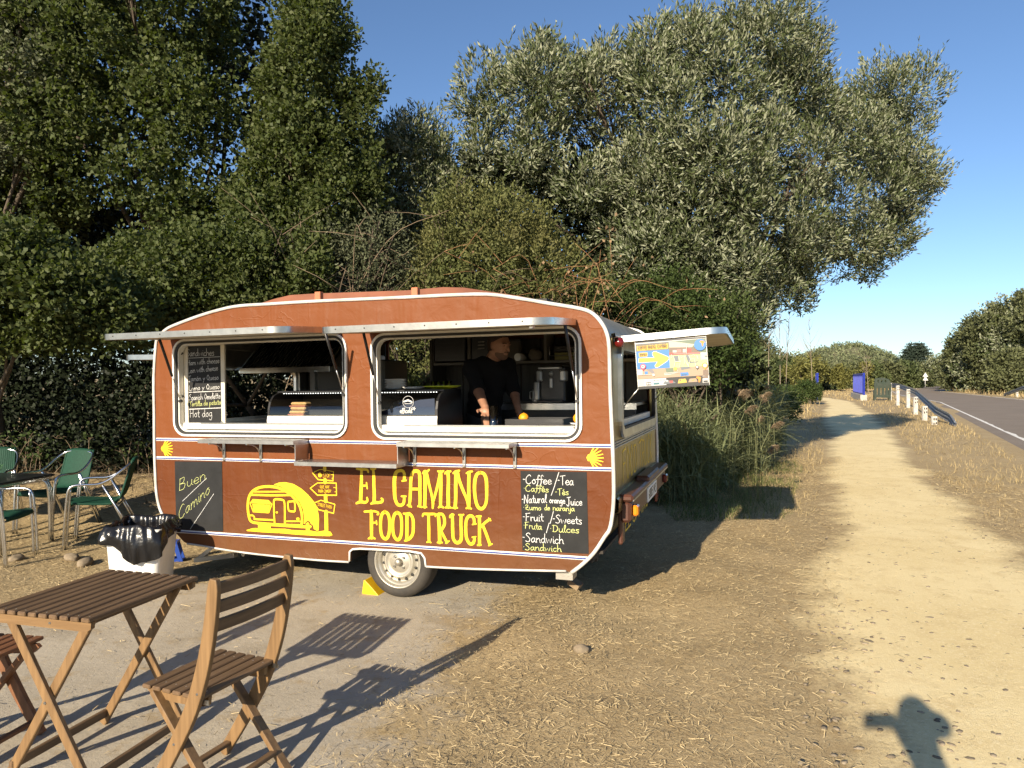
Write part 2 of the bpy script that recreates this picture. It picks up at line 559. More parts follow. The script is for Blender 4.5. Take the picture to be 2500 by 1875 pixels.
ROAD_R = [(10.0, -6.0), (14.5, 3.0), (19.6, 13.5), (23.8, 21.5), (26.5, 27.0), (38.0, 50.0), (48.4, 74.5), (56.9, 94.7), (71.0, 113.0), (100.0, 160.0), (123.0, 188.0), (158.0, 217.0)]
SLAB = [(-6.5, 1.2), (-.55, 1.2), (-.35, 2.6), (-.1, 3.6), (.02, 4.7), (.35, 5.7), (.75, 7.4), (-1.4, 8.0), (-2.2, 6.3), (-3.6, 5.3), (-5.6, 4.35), (-6.5, 3.9)]
def between(x, y, Lc, Rc):
    """signed distance inside a band (positive inside), measured along x"""
    la = np.interp(y, [p[1] for p in Lc], [p[0] for p in Lc])
    ra = np.interp(y, [p[1] for p in Rc], [p[0] for p in Rc])
    return np.minimum(x - la, ra - x)
def in_poly(x, y, poly):
    x, y = np.asarray(x, float), np.asarray(y, float)
    ins = np.zeros(x.shape, bool)
    n = len(poly)
    for i in range(n):
        (x0, y0), (x1, y1) = poly[i], poly[(i + 1) % n]
        if y0 == y1: continue
        c = ((y0 > y) != (y1 > y)) & (x < (x1 - x0) * (y - y0) / (y1 - y0) + x0)
        ins ^= c
    return ins
def poly_dist(x, y, poly):
    d = np.full(np.shape(x), 1e9)
    n = len(poly)
    for i in range(n):
        a, b = np.array(poly[i]), np.array(poly[(i + 1) % n])
        ab = b - a
        t = np.clip(((x - a[0]) * ab[0] + (y - a[1]) * ab[1]) / (ab @ ab), 0, 1)
        d = np.minimum(d, np.hypot(x - a[0] - t * ab[0], y - a[1] - t * ab[1]))
    return np.where(in_poly(x, y, poly), d, -d)
def hgt(x, y):
    x, y = np.asarray(x, float), np.asarray(y, float)
    z = (vnoise(x, y, 1.3, 1) - .5) * .05 + (vnoise(x, y, 5, 2) - .5) * .02
    far = sstep(40, 14, np.hypot(x, y))
    z = z * far
    bank = sstep(6.6, 9.5, y + .12 * x) * sstep(-1.0, -3.5, x) * .28
    flat = sstep(-.25, .5, poly_dist(x, y, SLAB))
    pth = np.maximum(sstep(-.5, .3, between(x, y, PATH_L, PATH_R)), sstep(-.9, .2, between(x, y, ROAD_L, ROAD_R)))
    return (z + bank) * (1 - flat) * (1 - pth) - .02 * np.maximum(flat, pth)
def axis_pts(bps):
    out = []
    for a, b, s in bps:
        out += list(np.arange(a, b, s))
    return np.array(out + [bps[-1][1]])
gx = axis_pts([(-3000, -300, 300), (-300, -60, 30), (-60, -12, 4), (-12, -7, .5), (-7, 9, .12), (9, 22, .5), (22, 80, 4), (80, 300, 22), (300, 3000, 300)])
gy = axis_pts([(-400, -60, 60), (-60, -6, 6), (-6, 1.2, .6), (1.2, 12, .12), (12, 34, .5), (34, 100, 3), (100, 300, 20), (300, 3600, 300)])
GX, GY = np.meshgrid(gx, gy, indexing='ij')
GZ = hgt(GX, GY)
nx_, ny_ = GX.shape
ids = np.arange(nx_ * ny_).reshape(nx_, ny_)
gf = np.stack([ids[:-1, :-1], ids[1:, :-1], ids[1:, 1:], ids[:-1, 1:]], -1).reshape(-1, 4)
DIRT = [(.325, .242, .128), (.385, .295, .165), (.26, .19, .10), (.43, .335, .19), (.52, .415, .24), (.185, .135, .072)]
DIRT_S = [(0, 0, 0), (1.1, .4, .65), (6, .52, .75), (45, .5, .7), (150, .54, .66), (95, .57, .68)]
def dirt_colour(N, K, ge):
    cur = None
    for c, (sc_, lo, hi) in zip(DIRT, DIRT_S):
        if cur is None:
            rgb = N.new('ShaderNodeRGB'); rgb.outputs[0].default_value = (*c, 1); cur = rgb.outputs[0]
            continue
        nz = N.new('ShaderNodeTexNoise'); nz.inputs['Scale'].default_value = sc_; nz.inputs['Detail'].default_value = 6; nz.inputs['Roughness'].default_value = .65
        K.new(ge.outputs['Position'], nz.inputs['Vector'])
        mr = N.new('ShaderNodeMapRange'); mr.inputs[1].default_value = lo; mr.inputs[2].default_value = hi; K.new(nz.outputs['Fac'], mr.inputs[0])
        mx = N.new('ShaderNodeMix'); mx.data_type = 'RGBA'; K.new(mr.outputs[0], mx.inputs[0]); K.new(cur, mx.inputs[6]); mx.inputs[7].default_value = (*c, 1)
        cur = mx.outputs[2]
    return cur
def surf_mat(name, stops, scales, bump, rough=.95, drift=None):
    """layered noise colour for earth-like surfaces; stops: list of colours, scales: noise scales"""
    m = bpy.data.materials.new(name)
    m.use_nodes = True
    N, K = m.node_tree.nodes, m.node_tree.links
    b = N['Principled BSDF']
    b.inputs['Roughness'].default_value = rough
    b.inputs['Specular IOR Level'].default_value = .15
    ge = N.new('ShaderNodeNewGeometry')
    cur = None
    for i, (c, (sc_, lo, hi)) in enumerate(zip(stops, scales)):
        if cur is None:
            rgb = N.new('ShaderNodeRGB')
            rgb.outputs[0].default_value = (*c, 1)
            cur = rgb.outputs[0]
            continue
        nz = N.new('ShaderNodeTexNoise')
        nz.inputs['Scale'].default_value = sc_
        nz.inputs['Detail'].default_value = 6
        nz.inputs['Roughness'].default_value = .65
        K.new(ge.outputs['Position'], nz.inputs['Vector'])
        mr = N.new('ShaderNodeMapRange')
        mr.inputs[1].default_value = lo
        mr.inputs[2].default_value = hi
        K.new(nz.outputs['Fac'], mr.inputs[0])
        mx = N.new('ShaderNodeMix')
        mx.data_type = 'RGBA'
        K.new(mr.outputs[0], mx.inputs[0])
        K.new(cur, mx.inputs[6])
        mx.inputs[7].default_value = (*c, 1)
        cur = mx.outputs[2]
    if drift:       # earth and chaff lie over the surface towards its rim ('rim' = metres from the edge)
        at_ = N.new('ShaderNodeAttribute'); at_.attribute_name = 'rim'
        tot = at_.outputs['Fac']
        for sc_, am in ((1.3, drift[0]), (7.0, drift[1]), (38.0, drift[1] * .6)):
            nz = N.new('ShaderNodeTexNoise'); nz.inputs['Scale'].default_value = sc_; nz.inputs['Detail'].default_value = 5
            K.new(ge.outputs['Position'], nz.inputs['Vector'])
            ma = N.new('ShaderNodeMath'); ma.operation = 'MULTIPLY_ADD'; ma.inputs[1].default_value = am; K.new(nz.outputs['Fac'], ma.inputs[0]); K.new(tot, ma.inputs[2])
            sb = N.new('ShaderNodeMath'); sb.operation = 'SUBTRACT'; sb.inputs[1].default_value = am * .5; K.new(ma.outputs[0], sb.inputs[0])
            tot = sb.outputs[0]
        mr = N.new('ShaderNodeMapRange'); mr.inputs[1].default_value = drift[2]; mr.inputs[2].default_value = drift[3]; K.new(tot, mr.inputs[0])
        mx = N.new('ShaderNodeMix'); mx.data_type = 'RGBA'; K.new(mr.outputs[0], mx.inputs[0]); K.new(dirt_colour(N, K, ge), mx.inputs[6]); K.new(cur, mx.inputs[7])
        cur = mx.outputs[2]
    K.new(cur, b.inputs['Base Color'])
    prev = None
    for sc_, st_, di in bump:
        nz = N.new('ShaderNodeTexNoise')
        nz.inputs['Scale'].default_value = sc_
        nz.inputs['Detail'].default_value = 6
        nz.inputs['Roughness'].default_value = .7
        K.new(ge.outputs['Position'], nz.inputs['Vector'])
        bp = N.new('ShaderNodeBump')
        bp.inputs['Strength'].default_value = st_
        bp.inputs['Distance'].default_value = di
        K.new(nz.outputs['Fac'], bp.inputs['Height'])
        if prev is not None: K.new(prev, bp.inputs['Normal'])
        prev = bp.outputs['Normal']
    K.new(prev, b.inputs['Normal'])
    return m
m_dirt = surf_mat('dry_earth', DIRT, DIRT_S, [(14, .5, .03), (90, .6, .008)])
m_path = surf_mat('sandy_gravel', [(.70, .565, .30), (.76, .63, .355), (.60, .465, .24), (.79, .67, .41), (.46, .355, .19)],
                  [(0, 0, 0), (.8, .4, .6), (3.5, .5, .72), (60, .52, .66), (140, .6, .72)], [(30, .3, .015), (170, .7, .006)], drift=(.55, .5, .10, .42))
m_slab = surf_mat('worn_concrete', [(.37, .325, .25), (.43, .38, .295), (.28, .235, .165), (.33, .255, .155), (.46, .41, .325)],
                  [(0, 0, 0), (2.2, .4, .65), (1.4, .55, .68), (5, .56, .7), (70, .55, .72)], [(25, .35, .012), (120, .55, .004)], drift=(1.1, .7, .18, .55))
m_road = surf_mat('asphalt', [(.20, .165, .13), (.24, .20, .16), (.155, .13, .105)], [(0, 0, 0), (.5, .35, .65), (40, .5, .7)], [(120, .6, .006)], .9)
ground = np_mesh('ground', np.stack([GX, GY, GZ], -1).reshape(-1, 3), gf, m_dirt, smooth=True, kind='structure', label='dry straw covered earth')
def band(name, Lc, Rc, z, m, wob=0.0, nacross=6, step=.25, ymax=1e9, **kw):
    ly = [p[1] for p in Lc]
    t = np.concatenate([np.linspace(i, i + 1, max(2, int(min(60, (Lc[i + 1][1] - Lc[i][1]) / step))), endpoint=False) for i in range(len(Lc) - 1)] + [[len(Lc) - 1]])
    kk = np.arange(len(Lc))
    lx, lyy = np.interp(t, kk, [p[0] for p in Lc]), np.interp(t, kk, [p[1] for p in Lc])
    rx, ryy = np.interp(t, kk, [p[0] for p in Rc]), np.interp(t, kk, [p[1] for p in Rc])
    if wob:
        lx = lx + (vnoise(lx, lyy, 1.1, 5) - .5) * wob * 1.5 + (vnoise(lx, lyy, 4.5, 6) - .5) * wob
        rx = rx + (vnoise(rx, ryy, 1.1, 7) - .5) * wob * 1.5 + (vnoise(rx, ryy, 4.5, 8) - .5) * wob
    s = np.linspace(0, 1, nacross)
    X = lx[:, None] * (1 - s) + rx[:, None] * s
    Y = lyy[:, None] * (1 - s) + ryy[:, None] * s
    rimw = np.clip(np.minimum(s, 1 - s)[None, :] * np.abs(rx - lx)[:, None] / .35, 0, 1)
    Zv = (z + (np.sin(s * np.pi) * .006)[None, :]) * rimw + (1 - rimw) * (hgt(X, Y) + (.003 if z < .01 else .012))
    n, k = X.shape
    I = np.arange(n * k).reshape(n, k)
    F_ = np.stack([I[:-1, :-1], I[:-1, 1:], I[1:, 1:], I[1:, :-1]], -1).reshape(-1, 4)
    o = np_mesh(name, np.stack([X, Y, Zv], -1).reshape(-1, 3), F_, m, smooth=True, **kw)
    rim = np.minimum(s, 1 - s)[None, :] * np.abs(rx - lx)[:, None]
    set_rim(o, rim.ravel())
    return o
def set_rim(o, val):
    at_ = o.data.attributes.new('rim', 'FLOAT', 'POINT')
    at_.data.foreach_set('value', np.asarray(val, np.float32))
path = band('path', PATH_L, PATH_R, .004, m_path, wob=.28, nacross=16, kind='structure', label='pale sandy gravel footpath')
road = band('road', ROAD_L, ROAD_R, .004, m_road, kind='structure', label='two lane asphalt road')
def offset_line(Lc, Rc, f0, f1):
    a = [(l[0] * (1 - f0) + r[0] * f0, l[1] * (1 - f0) + r[1] * f0) for l, r in zip(Lc, Rc)]
    b = [(l[0] * (1 - f1) + r[0] * f1, l[1] * (1 - f1) + r[1] * f1) for l, r in zip(Lc, Rc)]
    return a, b
m_line = mat('worn_white_paint', (.72, .70, .64), .8, col2=(.4, .37, .33), vscale=9, vlo=.5, vhi=.75)
for f0, f1 in ((.05, .07), (.94, .96)):
    a, b = offset_line(ROAD_L, ROAD_R, f0, f1)
    band('edge_line', a, b, .012, m_line, nacross=2, parent=road)
xs_, ys_ = np.arange(-6.6, .95, .08), np.arange(1.15, 8.1, .08)
SX, SY = np.meshgrid(xs_, ys_, indexing='ij')
sd_ = poly_dist(SX, SY, SLAB)
I = np.arange(SX.size).reshape(SX.shape)
q = np.stack([I[:-1, :-1], I[1:, :-1], I[1:, 1:], I[:-1, 1:]], -1).reshape(-1, 4)
keep = (sd_.ravel()[q] > -.02).all(1)
used_, inv_ = np.unique(q[keep], return_inverse=True)
slab = np_mesh('concrete_slab', np.stack([SX, SY, np.clip((sd_ - .04) / .3, 0, 1) * .006 + (1 - np.clip((sd_ - .04) / .3, 0, 1)) * (hgt(SX, SY) - .006)], -1).reshape(-1, 3)[used_], inv_.reshape(-1, 4), m_slab, smooth=True, kind='structure', label='worn concrete slab strewn with straw')
set_rim(slab, sd_.ravel()[used_])
# ---------------------------------------------------------------- straw and dry grass
def blades(n, pos, length, width, az, tilt, curve, mats, name, rs, nseg=1, parent=None, taper=True, **kw):
    """n thin blades as one mesh. pos (n,3); tilt = angle above the ground"""
    d = np.stack([np.cos(az) * np.cos(tilt), np.sin(az) * np.cos(tilt), np.sin(tilt)], -1)
    sroll = rs.uniform(-.6, .6, n)
    side = np.stack([-np.sin(az) * np.cos(sroll), np.cos(az) * np.cos(sroll), np.sin(sroll)], -1)
    rows = []
    for k in range(nseg + 1):
        t = k / nseg
        c = pos + d * (length * t)[:, None]
        c[:, 2] -= curve * t * t
        c[:, :2] += d[:, :2] * (curve * t * t * .4)[:, None]
        w = width * (1 - .8 * t if taper else 1) / 2
        rows += [c - side * w[:, None], c + side * w[:, None]]
    V = np.stack(rows, 1).reshape(-1, 3)
    m_ = 2 * (nseg + 1)
    base = (np.arange(n) * m_)[:, None]
    F_ = np.concatenate([base + np.array([2 * k, 2 * k + 1, 2 * k + 3, 2 * k + 2]) for k in range(nseg)], 1).reshape(-1, 4)
    return np_mesh(name, V, F_, mats, parent, **kw)
m_straw = mat('straw', (.52, .41, .225), .8, island=.45, col2=(.37, .285, .155), vscale=3, spec=.25)
m_drygrass = mat('dry_grass', (.50, .38, .19), .8, island=.35, col2=(.38, .30, .15), vscale=.8, translucent=.25, spec=.2)
m_greengrass = mat('green_grass', (.11, .15, .045), .7, island=.4, col2=(.2, .2, .07), vscale=.7, translucent=.3, spec=.25)
rs = np.random.default_rng(5)
def scatter(n, x0, x1, y0, y1, dens):
    x = rs.uniform(x0, x1, n)
    y = y0 + (y1 - y0) * rs.uniform(0, 1, n) ** 1.35
    return x[k := (rs.uniform(0, 1, n) < dens(x, y))], y[k]
def straw_density(x, y):
    sl = poly_dist(x, y, SLAB)
    pa = between(x, y, PATH_L, PATH_R)
    cl = vnoise(x, y, .9, 21) * .6 + vnoise(x, y, 3.1, 22) * .6
    d = np.clip(cl * 1.3 + .05, .4, 1)
    d = np.where(sl > 0, np.clip(d * (.75 - sl * 1.1), 0, 1) + .05 + .55 * np.clip(cl - .72, 0, 1) * 2, d)
    d = np.where(pa > -.1, d * np.clip(.75 - pa * 1.3, .05, 1), d)
    d = np.where(between(x, y, ROAD_L, ROAD_R) > -.2, 0, d)
    vis = np.abs(x) < y * .76 + .6
    return d * vis
sx, sy = scatter(430000, -7, 7.5, 2.2, 15, straw_density)
n = len(sx)
sz = hgt(sx, sy)
onp = np.maximum(poly_dist(sx, sy, SLAB), between(sx, sy, PATH_L, PATH_R)) > -.1
sz = np.where(onp, np.maximum(sz, .012), sz) + rs.uniform(.001, .014, n)
ln = rs.gamma(2.0, .0095, n) + .008
blades(n, np.stack([sx, sy, sz], -1), ln, rs.uniform(.0013, .0026, n) * (1 + sy * .09), rs.uniform(0, 2 * np.pi, n), rs.normal(.06, .16, n), np.zeros(n), m_straw,
       'straw_litter', rs, taper=False, kind='stuff', label='loose straw and mown dry grass scattered over the ground')
# standing dry grass beside the path, the road and the reeds
def verge_density(x, y):
    pa, ro = between(x, y, PATH_L, PATH_R), between(x, y, ROAD_L, ROAD_R)
    d = np.where((pa < .05) & (ro < -.5), .28 + .5 * vnoise(x, y, .6, 31), 0)
    mid = (between(x, y, PATH_R, ROAD_L) > 0)
    near = y < 8.5
    d = np.where(near, d * .12, d)
    d = np.where((x < 2.6) & (y < 10), 0, d)
    return d * (np.abs(x) < y * .76 + .6) * (poly_dist(x, y, SLAB) < -.8)
sx, sy = scatter(120000, 1.0, 26, 5.5, 34, verge_density)
n = len(sx)
hh = rs.uniform(.04, .16, n) * (1 + .8 * vnoise(sx, sy, .5, 40)) * np.where(sy < 11, .55, 1)
blades(n, np.stack([sx, sy, hgt(sx, sy) - .01], -1), hh, rs.uniform(.003, .006, n) * (1 + sy * .07), rs.uniform(0, 6.28, n), rs.uniform(.5, 1.4, n), hh * .25, m_drygrass,
       'dry_grass', rs, nseg=2, kind='stuff', label='short dry grass on the verges of path and road')
# distant dry meadow
sx, sy = rs.uniform(-5, 90, 70000), rs.uniform(30, 150, 70000)
k = (between(sx, sy, PATH_L, PATH_R) < -.2) & (between(sx, sy, ROAD_L, ROAD_R) < -1) & (np.abs(sx) < sy * .76)
sx, sy = sx[k], sy[k]
n = len(sx)
hh = rs.uniform(.25, .7, n) * (.5 + vnoise(sx, sy, .12, 44))
hh = np.where(between(sx, sy, PATH_R, ROAD_L) > -.4, hh * .4, hh)
blades(n, np.stack([sx, sy, hgt(sx, sy) - .02], -1), hh, rs.uniform(.012, .03, n) * (1 + sy * .02), rs.uniform(0, 6.28, n), rs.uniform(.8, 1.45, n), hh * .15, m_drygrass,
       'dry_meadow', rs, nseg=1, kind='stuff', label='tall straw coloured meadow grass beyond the reeds')
# pebbles pressed into the path
ICO = {}
def lump_mesh(mb, c, r, seed, mi=0):
    rr = random.Random(seed)
    key = 1 if r[0] < .03 else 3
    if key not in ICO:
        bm = bmesh.new()
        bmesh.ops.create_icosphere(bm, subdivisions=key, radius=1)
        bm.verts.index_update()
        ICO[key] = ([v.co.copy() for v in bm.verts], [[v.index for v in f.verts] for f in bm.faces])
        bm.free()
    off = Vector((rr.uniform(0, 9), rr.uniform(0, 9), rr.uniform(0, 9)))
    rot = Matrix.Rotation(rr.uniform(0, 6.28), 3, 'Z')
    vs_ = []
    for co in ICO[key][0]:
        p = co * (1 + .22 * mnoise.noise(co * 1.7 + off))
        vs_.append(rot @ Vector((p.x * r[0], p.y * r[1], p.z * r[2])) + Vector(c))
    mb.add(vs_, ICO[key][1], mi, True)
m_pebble = mat('pebble', (.22, .175, .12), .9, island=.4, col2=(.15, .125, .09), vscale=20)
mbp = MB()
rr = random.Random(3)
cnt = 0
while cnt < 900:
    y = 2.4 + 9 * rr.random() ** 2
    x = rr.uniform(.6, 7)
    pa = float(between(np.array([x]), np.array([y]), PATH_L, PATH_R)[0])
    if pa < .05 or rr.random() > (1.0 if (pa < .9 and y < 5.2) else .25): continue
    s = rr.uniform(.005, .016)
    lump_mesh(mbp, (x, y, .008), (s * rr.uniform(1, 2), s, s * .45), cnt)
    cnt += 1
mbp.build('path_pebbles', m_pebble, kind='stuff', label='small dark pebbles pressed into the sandy path')
m_stone = mat('field_stone', (.25, .195, .13), .9, col2=(.17, .135, .09), vscale=14, bump=(60, .4, .004))
for i, (x, y, r_, lab) in enumerate([(-3.83, 6.42, (.10, .06, .045), 'flat tan stone on the straw nearest to the white bin'), (-4.03, 6.55, (.09, .055, .04), 'flat tan stone on the straw, middle of three'),
                                     (-4.5, 6.5, (.07, .05, .035), 'small tan stone on the straw farthest left of three'), (.42, 4.35, (.05, .04, .03), 'small pale stone lying on bare earth right of the chair shadow')]):
    mbs = MB()
    lump_mesh(mbs, (0, 0, 0), r_, 40 + i)
    o = mbs.build('stone', m_stone, None, lab, 'stone', 'loose stones')
    o.location = (x, y, float(hgt(x, y)) + r_[2] * .5)
# ---------------------------------------------------------------- the food caravan
CAR = empty('food_caravan', label='rust orange food caravan with two open serving hatches and yellow lettering', cat='caravan')
CAR_M = Matrix(((.9466613, .32190604, -.01445311, -.83111), (-.32186852, .94677162, .00491439, 5.31598), (.01526576, 0, .99988347, 0), (0, 0, 0, 1)))
CAR.matrix_world = CAR_M
def in_car(o):
    """a separate thing that stands in or on the caravan: same frame, no parent"""
    o.matrix_world = CAR_M @ o.matrix_basis
    return o
WID = 2.2
def vinyl(name):
    m = mat(name, (.114, .031, .0066), .55, col2=(.095, .0248, .0051), vscale=1.6, spec=.22)
    N, K = m.node_tree.nodes, m.node_tree.links
    b = N['Principled BSDF']
    tc = N.new('ShaderNodeTexCoord')
    sep = N.new('ShaderNodeSeparateXYZ')
    K.new(tc.outputs['Object'], sep.inputs[0])
    # film colour steps at the lower trim strip: lighter above, darker below
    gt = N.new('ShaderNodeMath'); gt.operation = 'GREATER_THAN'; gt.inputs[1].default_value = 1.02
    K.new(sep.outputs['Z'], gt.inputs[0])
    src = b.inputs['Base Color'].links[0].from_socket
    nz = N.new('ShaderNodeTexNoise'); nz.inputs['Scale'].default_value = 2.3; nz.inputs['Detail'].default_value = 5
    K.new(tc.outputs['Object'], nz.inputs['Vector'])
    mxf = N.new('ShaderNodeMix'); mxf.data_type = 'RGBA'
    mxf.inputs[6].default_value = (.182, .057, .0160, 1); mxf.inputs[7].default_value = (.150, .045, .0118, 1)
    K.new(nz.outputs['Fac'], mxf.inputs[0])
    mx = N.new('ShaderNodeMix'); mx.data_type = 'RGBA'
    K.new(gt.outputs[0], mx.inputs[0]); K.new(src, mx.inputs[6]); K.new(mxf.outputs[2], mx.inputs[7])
    # road dust thrown up along the skirt and rain streaks under the roof edge
    nd = N.new('ShaderNodeTexNoise'); nd.inputs['Scale'].default_value = 3.5; nd.inputs['Detail'].default_value = 8; nd.inputs['Roughness'].default_value = .7
    K.new(tc.outputs['Object'], nd.inputs['Vector'])
    mz = N.new('ShaderNodeMapRange'); mz.inputs[1].default_value = .75; mz.inputs[2].default_value = .25; mz.inputs[3].default_value = 0; mz.inputs[4].default_value = .55
    K.new(sep.outputs['Z'], mz.inputs[0])
    md_ = N.new('ShaderNodeMath'); md_.operation = 'MULTIPLY'; K.new(mz.outputs[0], md_.inputs[0]); K.new(nd.outputs['Fac'], md_.inputs[1])
    ms_ = N.new('ShaderNodeMapping'); ms_.inputs['Scale'].default_value = (26, 1, 1.2); K.new(tc.outputs['Object'], ms_.inputs['Vector'])
    ns_ = N.new('ShaderNodeTexNoise'); ns_.inputs['Scale'].default_value = 1; ns_.inputs['Detail'].default_value = 4; K.new(ms_.outputs['Vector'], ns_.inputs['Vector'])
    mr_ = N.new('ShaderNodeMapRange'); mr_.inputs[1].default_value = .56; mr_.inputs[2].default_value = .8; mr_.inputs[4].default_value = .14; K.new(ns_.outputs['Fac'], mr_.inputs[0])
    ad_ = N.new('ShaderNodeMath'); ad_.operation = 'MAXIMUM'; K.new(md_.outputs[0], ad_.inputs[0]); K.new(mr_.outputs[0], ad_.inputs[1])
    mxd = N.new('ShaderNodeMix'); mxd.data_type = 'RGBA'; K.new(ad_.outputs[0], mxd.inputs[0]); K.new(mx.outputs[2], mxd.inputs[6]); mxd.inputs[7].default_value = (.19, .115, .055, 1)
    K.new(mxd.outputs[2], b.inputs['Base Color'])
    # puckers of the film: tall soft folds, a few horizontal creases, fine leather grain
    prev = None
    for sc3, scl, st_, di in (((2.6, 1, .7), 1.0, .6, .06), ((.8, 1, 3.2), 1.0, .5, .035), ((1, 1, 1), 9, .45, .014), ((1, 1, 1), 150, .25, .0016)):
        mp = N.new('ShaderNodeMapping'); mp.inputs['Scale'].default_value = sc3
        K.new(tc.outputs['Object'], mp.inputs['Vector'])
        n2 = N.new('ShaderNodeTexNoise'); n2.inputs['Scale'].default_value = scl; n2.inputs['Detail'].default_value = 3
        n2.inputs['Distortion'].default_value = .6
        K.new(mp.outputs['Vector'], n2.inputs['Vector'])
        bp = N.new('ShaderNodeBump'); bp.inputs['Strength'].default_value = st_; bp.inputs['Distance'].default_value = di
        if scl == 14:   # only local patches
            pw = N.new('ShaderNodeMath'); pw.operation = 'POWER'; pw.inputs[1].default_value = 3
            K.new(n2.outputs['Fac'], pw.inputs[0]); K.new(pw.outputs[0], bp.inputs['Height'])
        else:
            K.new(n2.outputs['Fac'], bp.inputs['Height'])
        if prev is not None: K.new(prev, bp.inputs['Normal'])
        prev = bp.outputs['Normal']
    # sharp creases of the film: thin ridges along the zero lines of stretched noise, only in patches
    for sc3, seed in (((2.4, 1, .45), 3.0), ((.5, 1, 2.2), 9.0), ((4, 1, 4), 17.0)):
        mp = N.new('ShaderNodeMapping'); mp.inputs['Scale'].default_value = sc3; mp.inputs['Location'].default_value = (seed, seed, seed)
        K.new(tc.outputs['Object'], mp.inputs['Vector'])
        n3 = N.new('ShaderNodeTexNoise'); n3.inputs['Scale'].default_value = 1.3; n3.inputs['Detail'].default_value = 2; n3.inputs['Distortion'].default_value = .4
        K.new(mp.outputs['Vector'], n3.inputs['Vector'])
        s1 = N.new('ShaderNodeMath'); s1.operation = 'SUBTRACT'; s1.inputs[1].default_value = .5; K.new(n3.outputs['Fac'], s1.inputs[0])
        s2 = N.new('ShaderNodeMath'); s2.operation = 'ABSOLUTE'; K.new(s1.outputs[0], s2.inputs[0])
        s3 = N.new('ShaderNodeMapRange'); s3.inputs[1].default_value = 0; s3.inputs[2].default_value = .018; s3.inputs[3].default_value = 1; s3.inputs[4].default_value = 0; K.new(s2.outputs[0], s3.inputs[0])
        n4 = N.new('ShaderNodeTexNoise'); n4.inputs['Scale'].default_value = 1.7; mp2 = N.new('ShaderNodeMapping'); mp2.inputs['Location'].default_value = (seed * 2, 0, seed)
        K.new(tc.outputs['Object'], mp2.inputs['Vector']); K.new(mp2.outputs['Vector'], n4.inputs['Vector'])
        s4 = N.new('ShaderNodeMapRange'); s4.inputs[1].default_value = .5; s4.inputs[2].default_value = .62; K.new(n4.outputs['Fac'], s4.inputs[0])
        s5 = N.new('ShaderNodeMath'); s5.operation = 'MULTIPLY'; K.new(s3.outputs[0], s5.inputs[0]); K.new(s4.outputs[0], s5.inputs[1])
        bp = N.new('ShaderNodeBump'); bp.inputs['Strength'].default_value = .38; bp.inputs['Distance'].default_value = .005
        K.new(s5.outputs[0], bp.inputs['Height']); K.new(prev, bp.inputs['Normal'])
        prev = bp.outputs['Normal']
    K.new(prev, b.inputs['Normal'])
    return m
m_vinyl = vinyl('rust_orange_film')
m_white = mat('white_plastic', (.78, .77, .73), .35, col2=(.68, .66, .6), vscale=6)
m_trim = mat('weathered_trim', (.56, .56, .54), .45, col2=(.40, .38, .34), vscale=7, vdetail=8)
m_alu = mat('aluminium', (.72, .72, .70), .28, 1.0, col2=(.55, .55, .54), vscale=8, bump=(40, .08, .004))
m_alu_dull = mat('dull_aluminium', (.60, .58, .53), .42, .9, col2=(.42, .40, .36), vscale=3, bump=(6, .2, .02))
m_steel = mat('stainless_steel', (.55, .55, .53), .3, 1.0, col2=(.42, .42, .41), vscale=12, bump=(30, .1, .003))
m_shelf = mat('shelf_steel', (.46, .46, .45), .38, 1.0, col2=(.34, .34, .33), vscale=10, bump=(30, .1, .003))
m_rubber = mat('black_rubber', (.018, .018, .018), .6)
m_black = mat('black_plastic', (.012, .012, .013), .4)
m_blue = mat('blue_insert', (.02, .045, .22), .5)
m_rearfilm = mat('rear_panel_paint', (.30, .25, .10), .28, .75, col2=(.24, .19, .075), vscale=2.5, bump=(3, .25, .03))
m_yellow = mat('yellow_vinyl', (.80, .545, .010), .5, col2=(.74, .49, .008), vscale=4)
m_beige = mat('beige_liner', (.50, .45, .36), .7, col2=(.42, .37, .29), vscale=5)
m_board = mat('chalkboard', (.012, .0125, .013), .65, col2=(.021, .0215, .022), vscale=5, vdetail=8, spec=.25)
m_chalk = mat('white_chalk', (.62, .62, .60), .9, col2=(.30, .30, .29), vscale=60, vlo=.45, vhi=.8)
m_chalky = mat('yellow_chalk', (.52, .55, .20), .9, col2=(.27, .28, .13), vscale=60, vlo=.45, vhi=.8)
m_brownpaint = mat('brown_paint', (.10, .036, .022), .4, col2=(.07, .026, .016), vscale=4)
m_dark = mat('dark_underside', (.03, .027, .024), .9, col2=(.05, .04, .03), vscale=4)
m_liner = mat('interior_lining', (.20, .19, .17), .7)
TOPP = [(-2.266,1.966),(-2.25,2.014),(-2.22,2.053),(-2.151,2.099),(-2.064,2.13),(-1.821,2.193),(-1.585,2.239),(-1.4,2.259),(-1.131,2.26),(-0.699,2.261),(0.115,2.251),(0.401,2.249),(0.722,2.239),(0.943,2.202),(1.2,2.148),(1.408,2.104),(1.49,2.066),(1.546,2.003),(1.581,1.93),(1.595,1.826)]
RIGHT = [(1.598,1.56),(1.604,1.337),(1.609,1.17),(1.613,0.966),(1.611,0.827),(1.601,0.715),(1.581,0.616),(1.547,0.565),(1.474,0.454),(1.391,0.368),(1.312,0.304)]
BOT1 = [(1.276,0.313),(0.734,0.286),(0.39,0.274),(0.218,0.271)]
ARCH = [(0.216,0.271),(0.208,0.333),(0.18,0.366),(0.081,0.375),(-0.331,0.369),(-0.395,0.361),(-0.421,0.341),(-0.425,0.267)]
BOT2 = [(-0.43,0.261),(-0.741,0.257),(-1.259,0.267),(-1.585,0.283),(-1.808,0.301),(-1.968,0.31)]
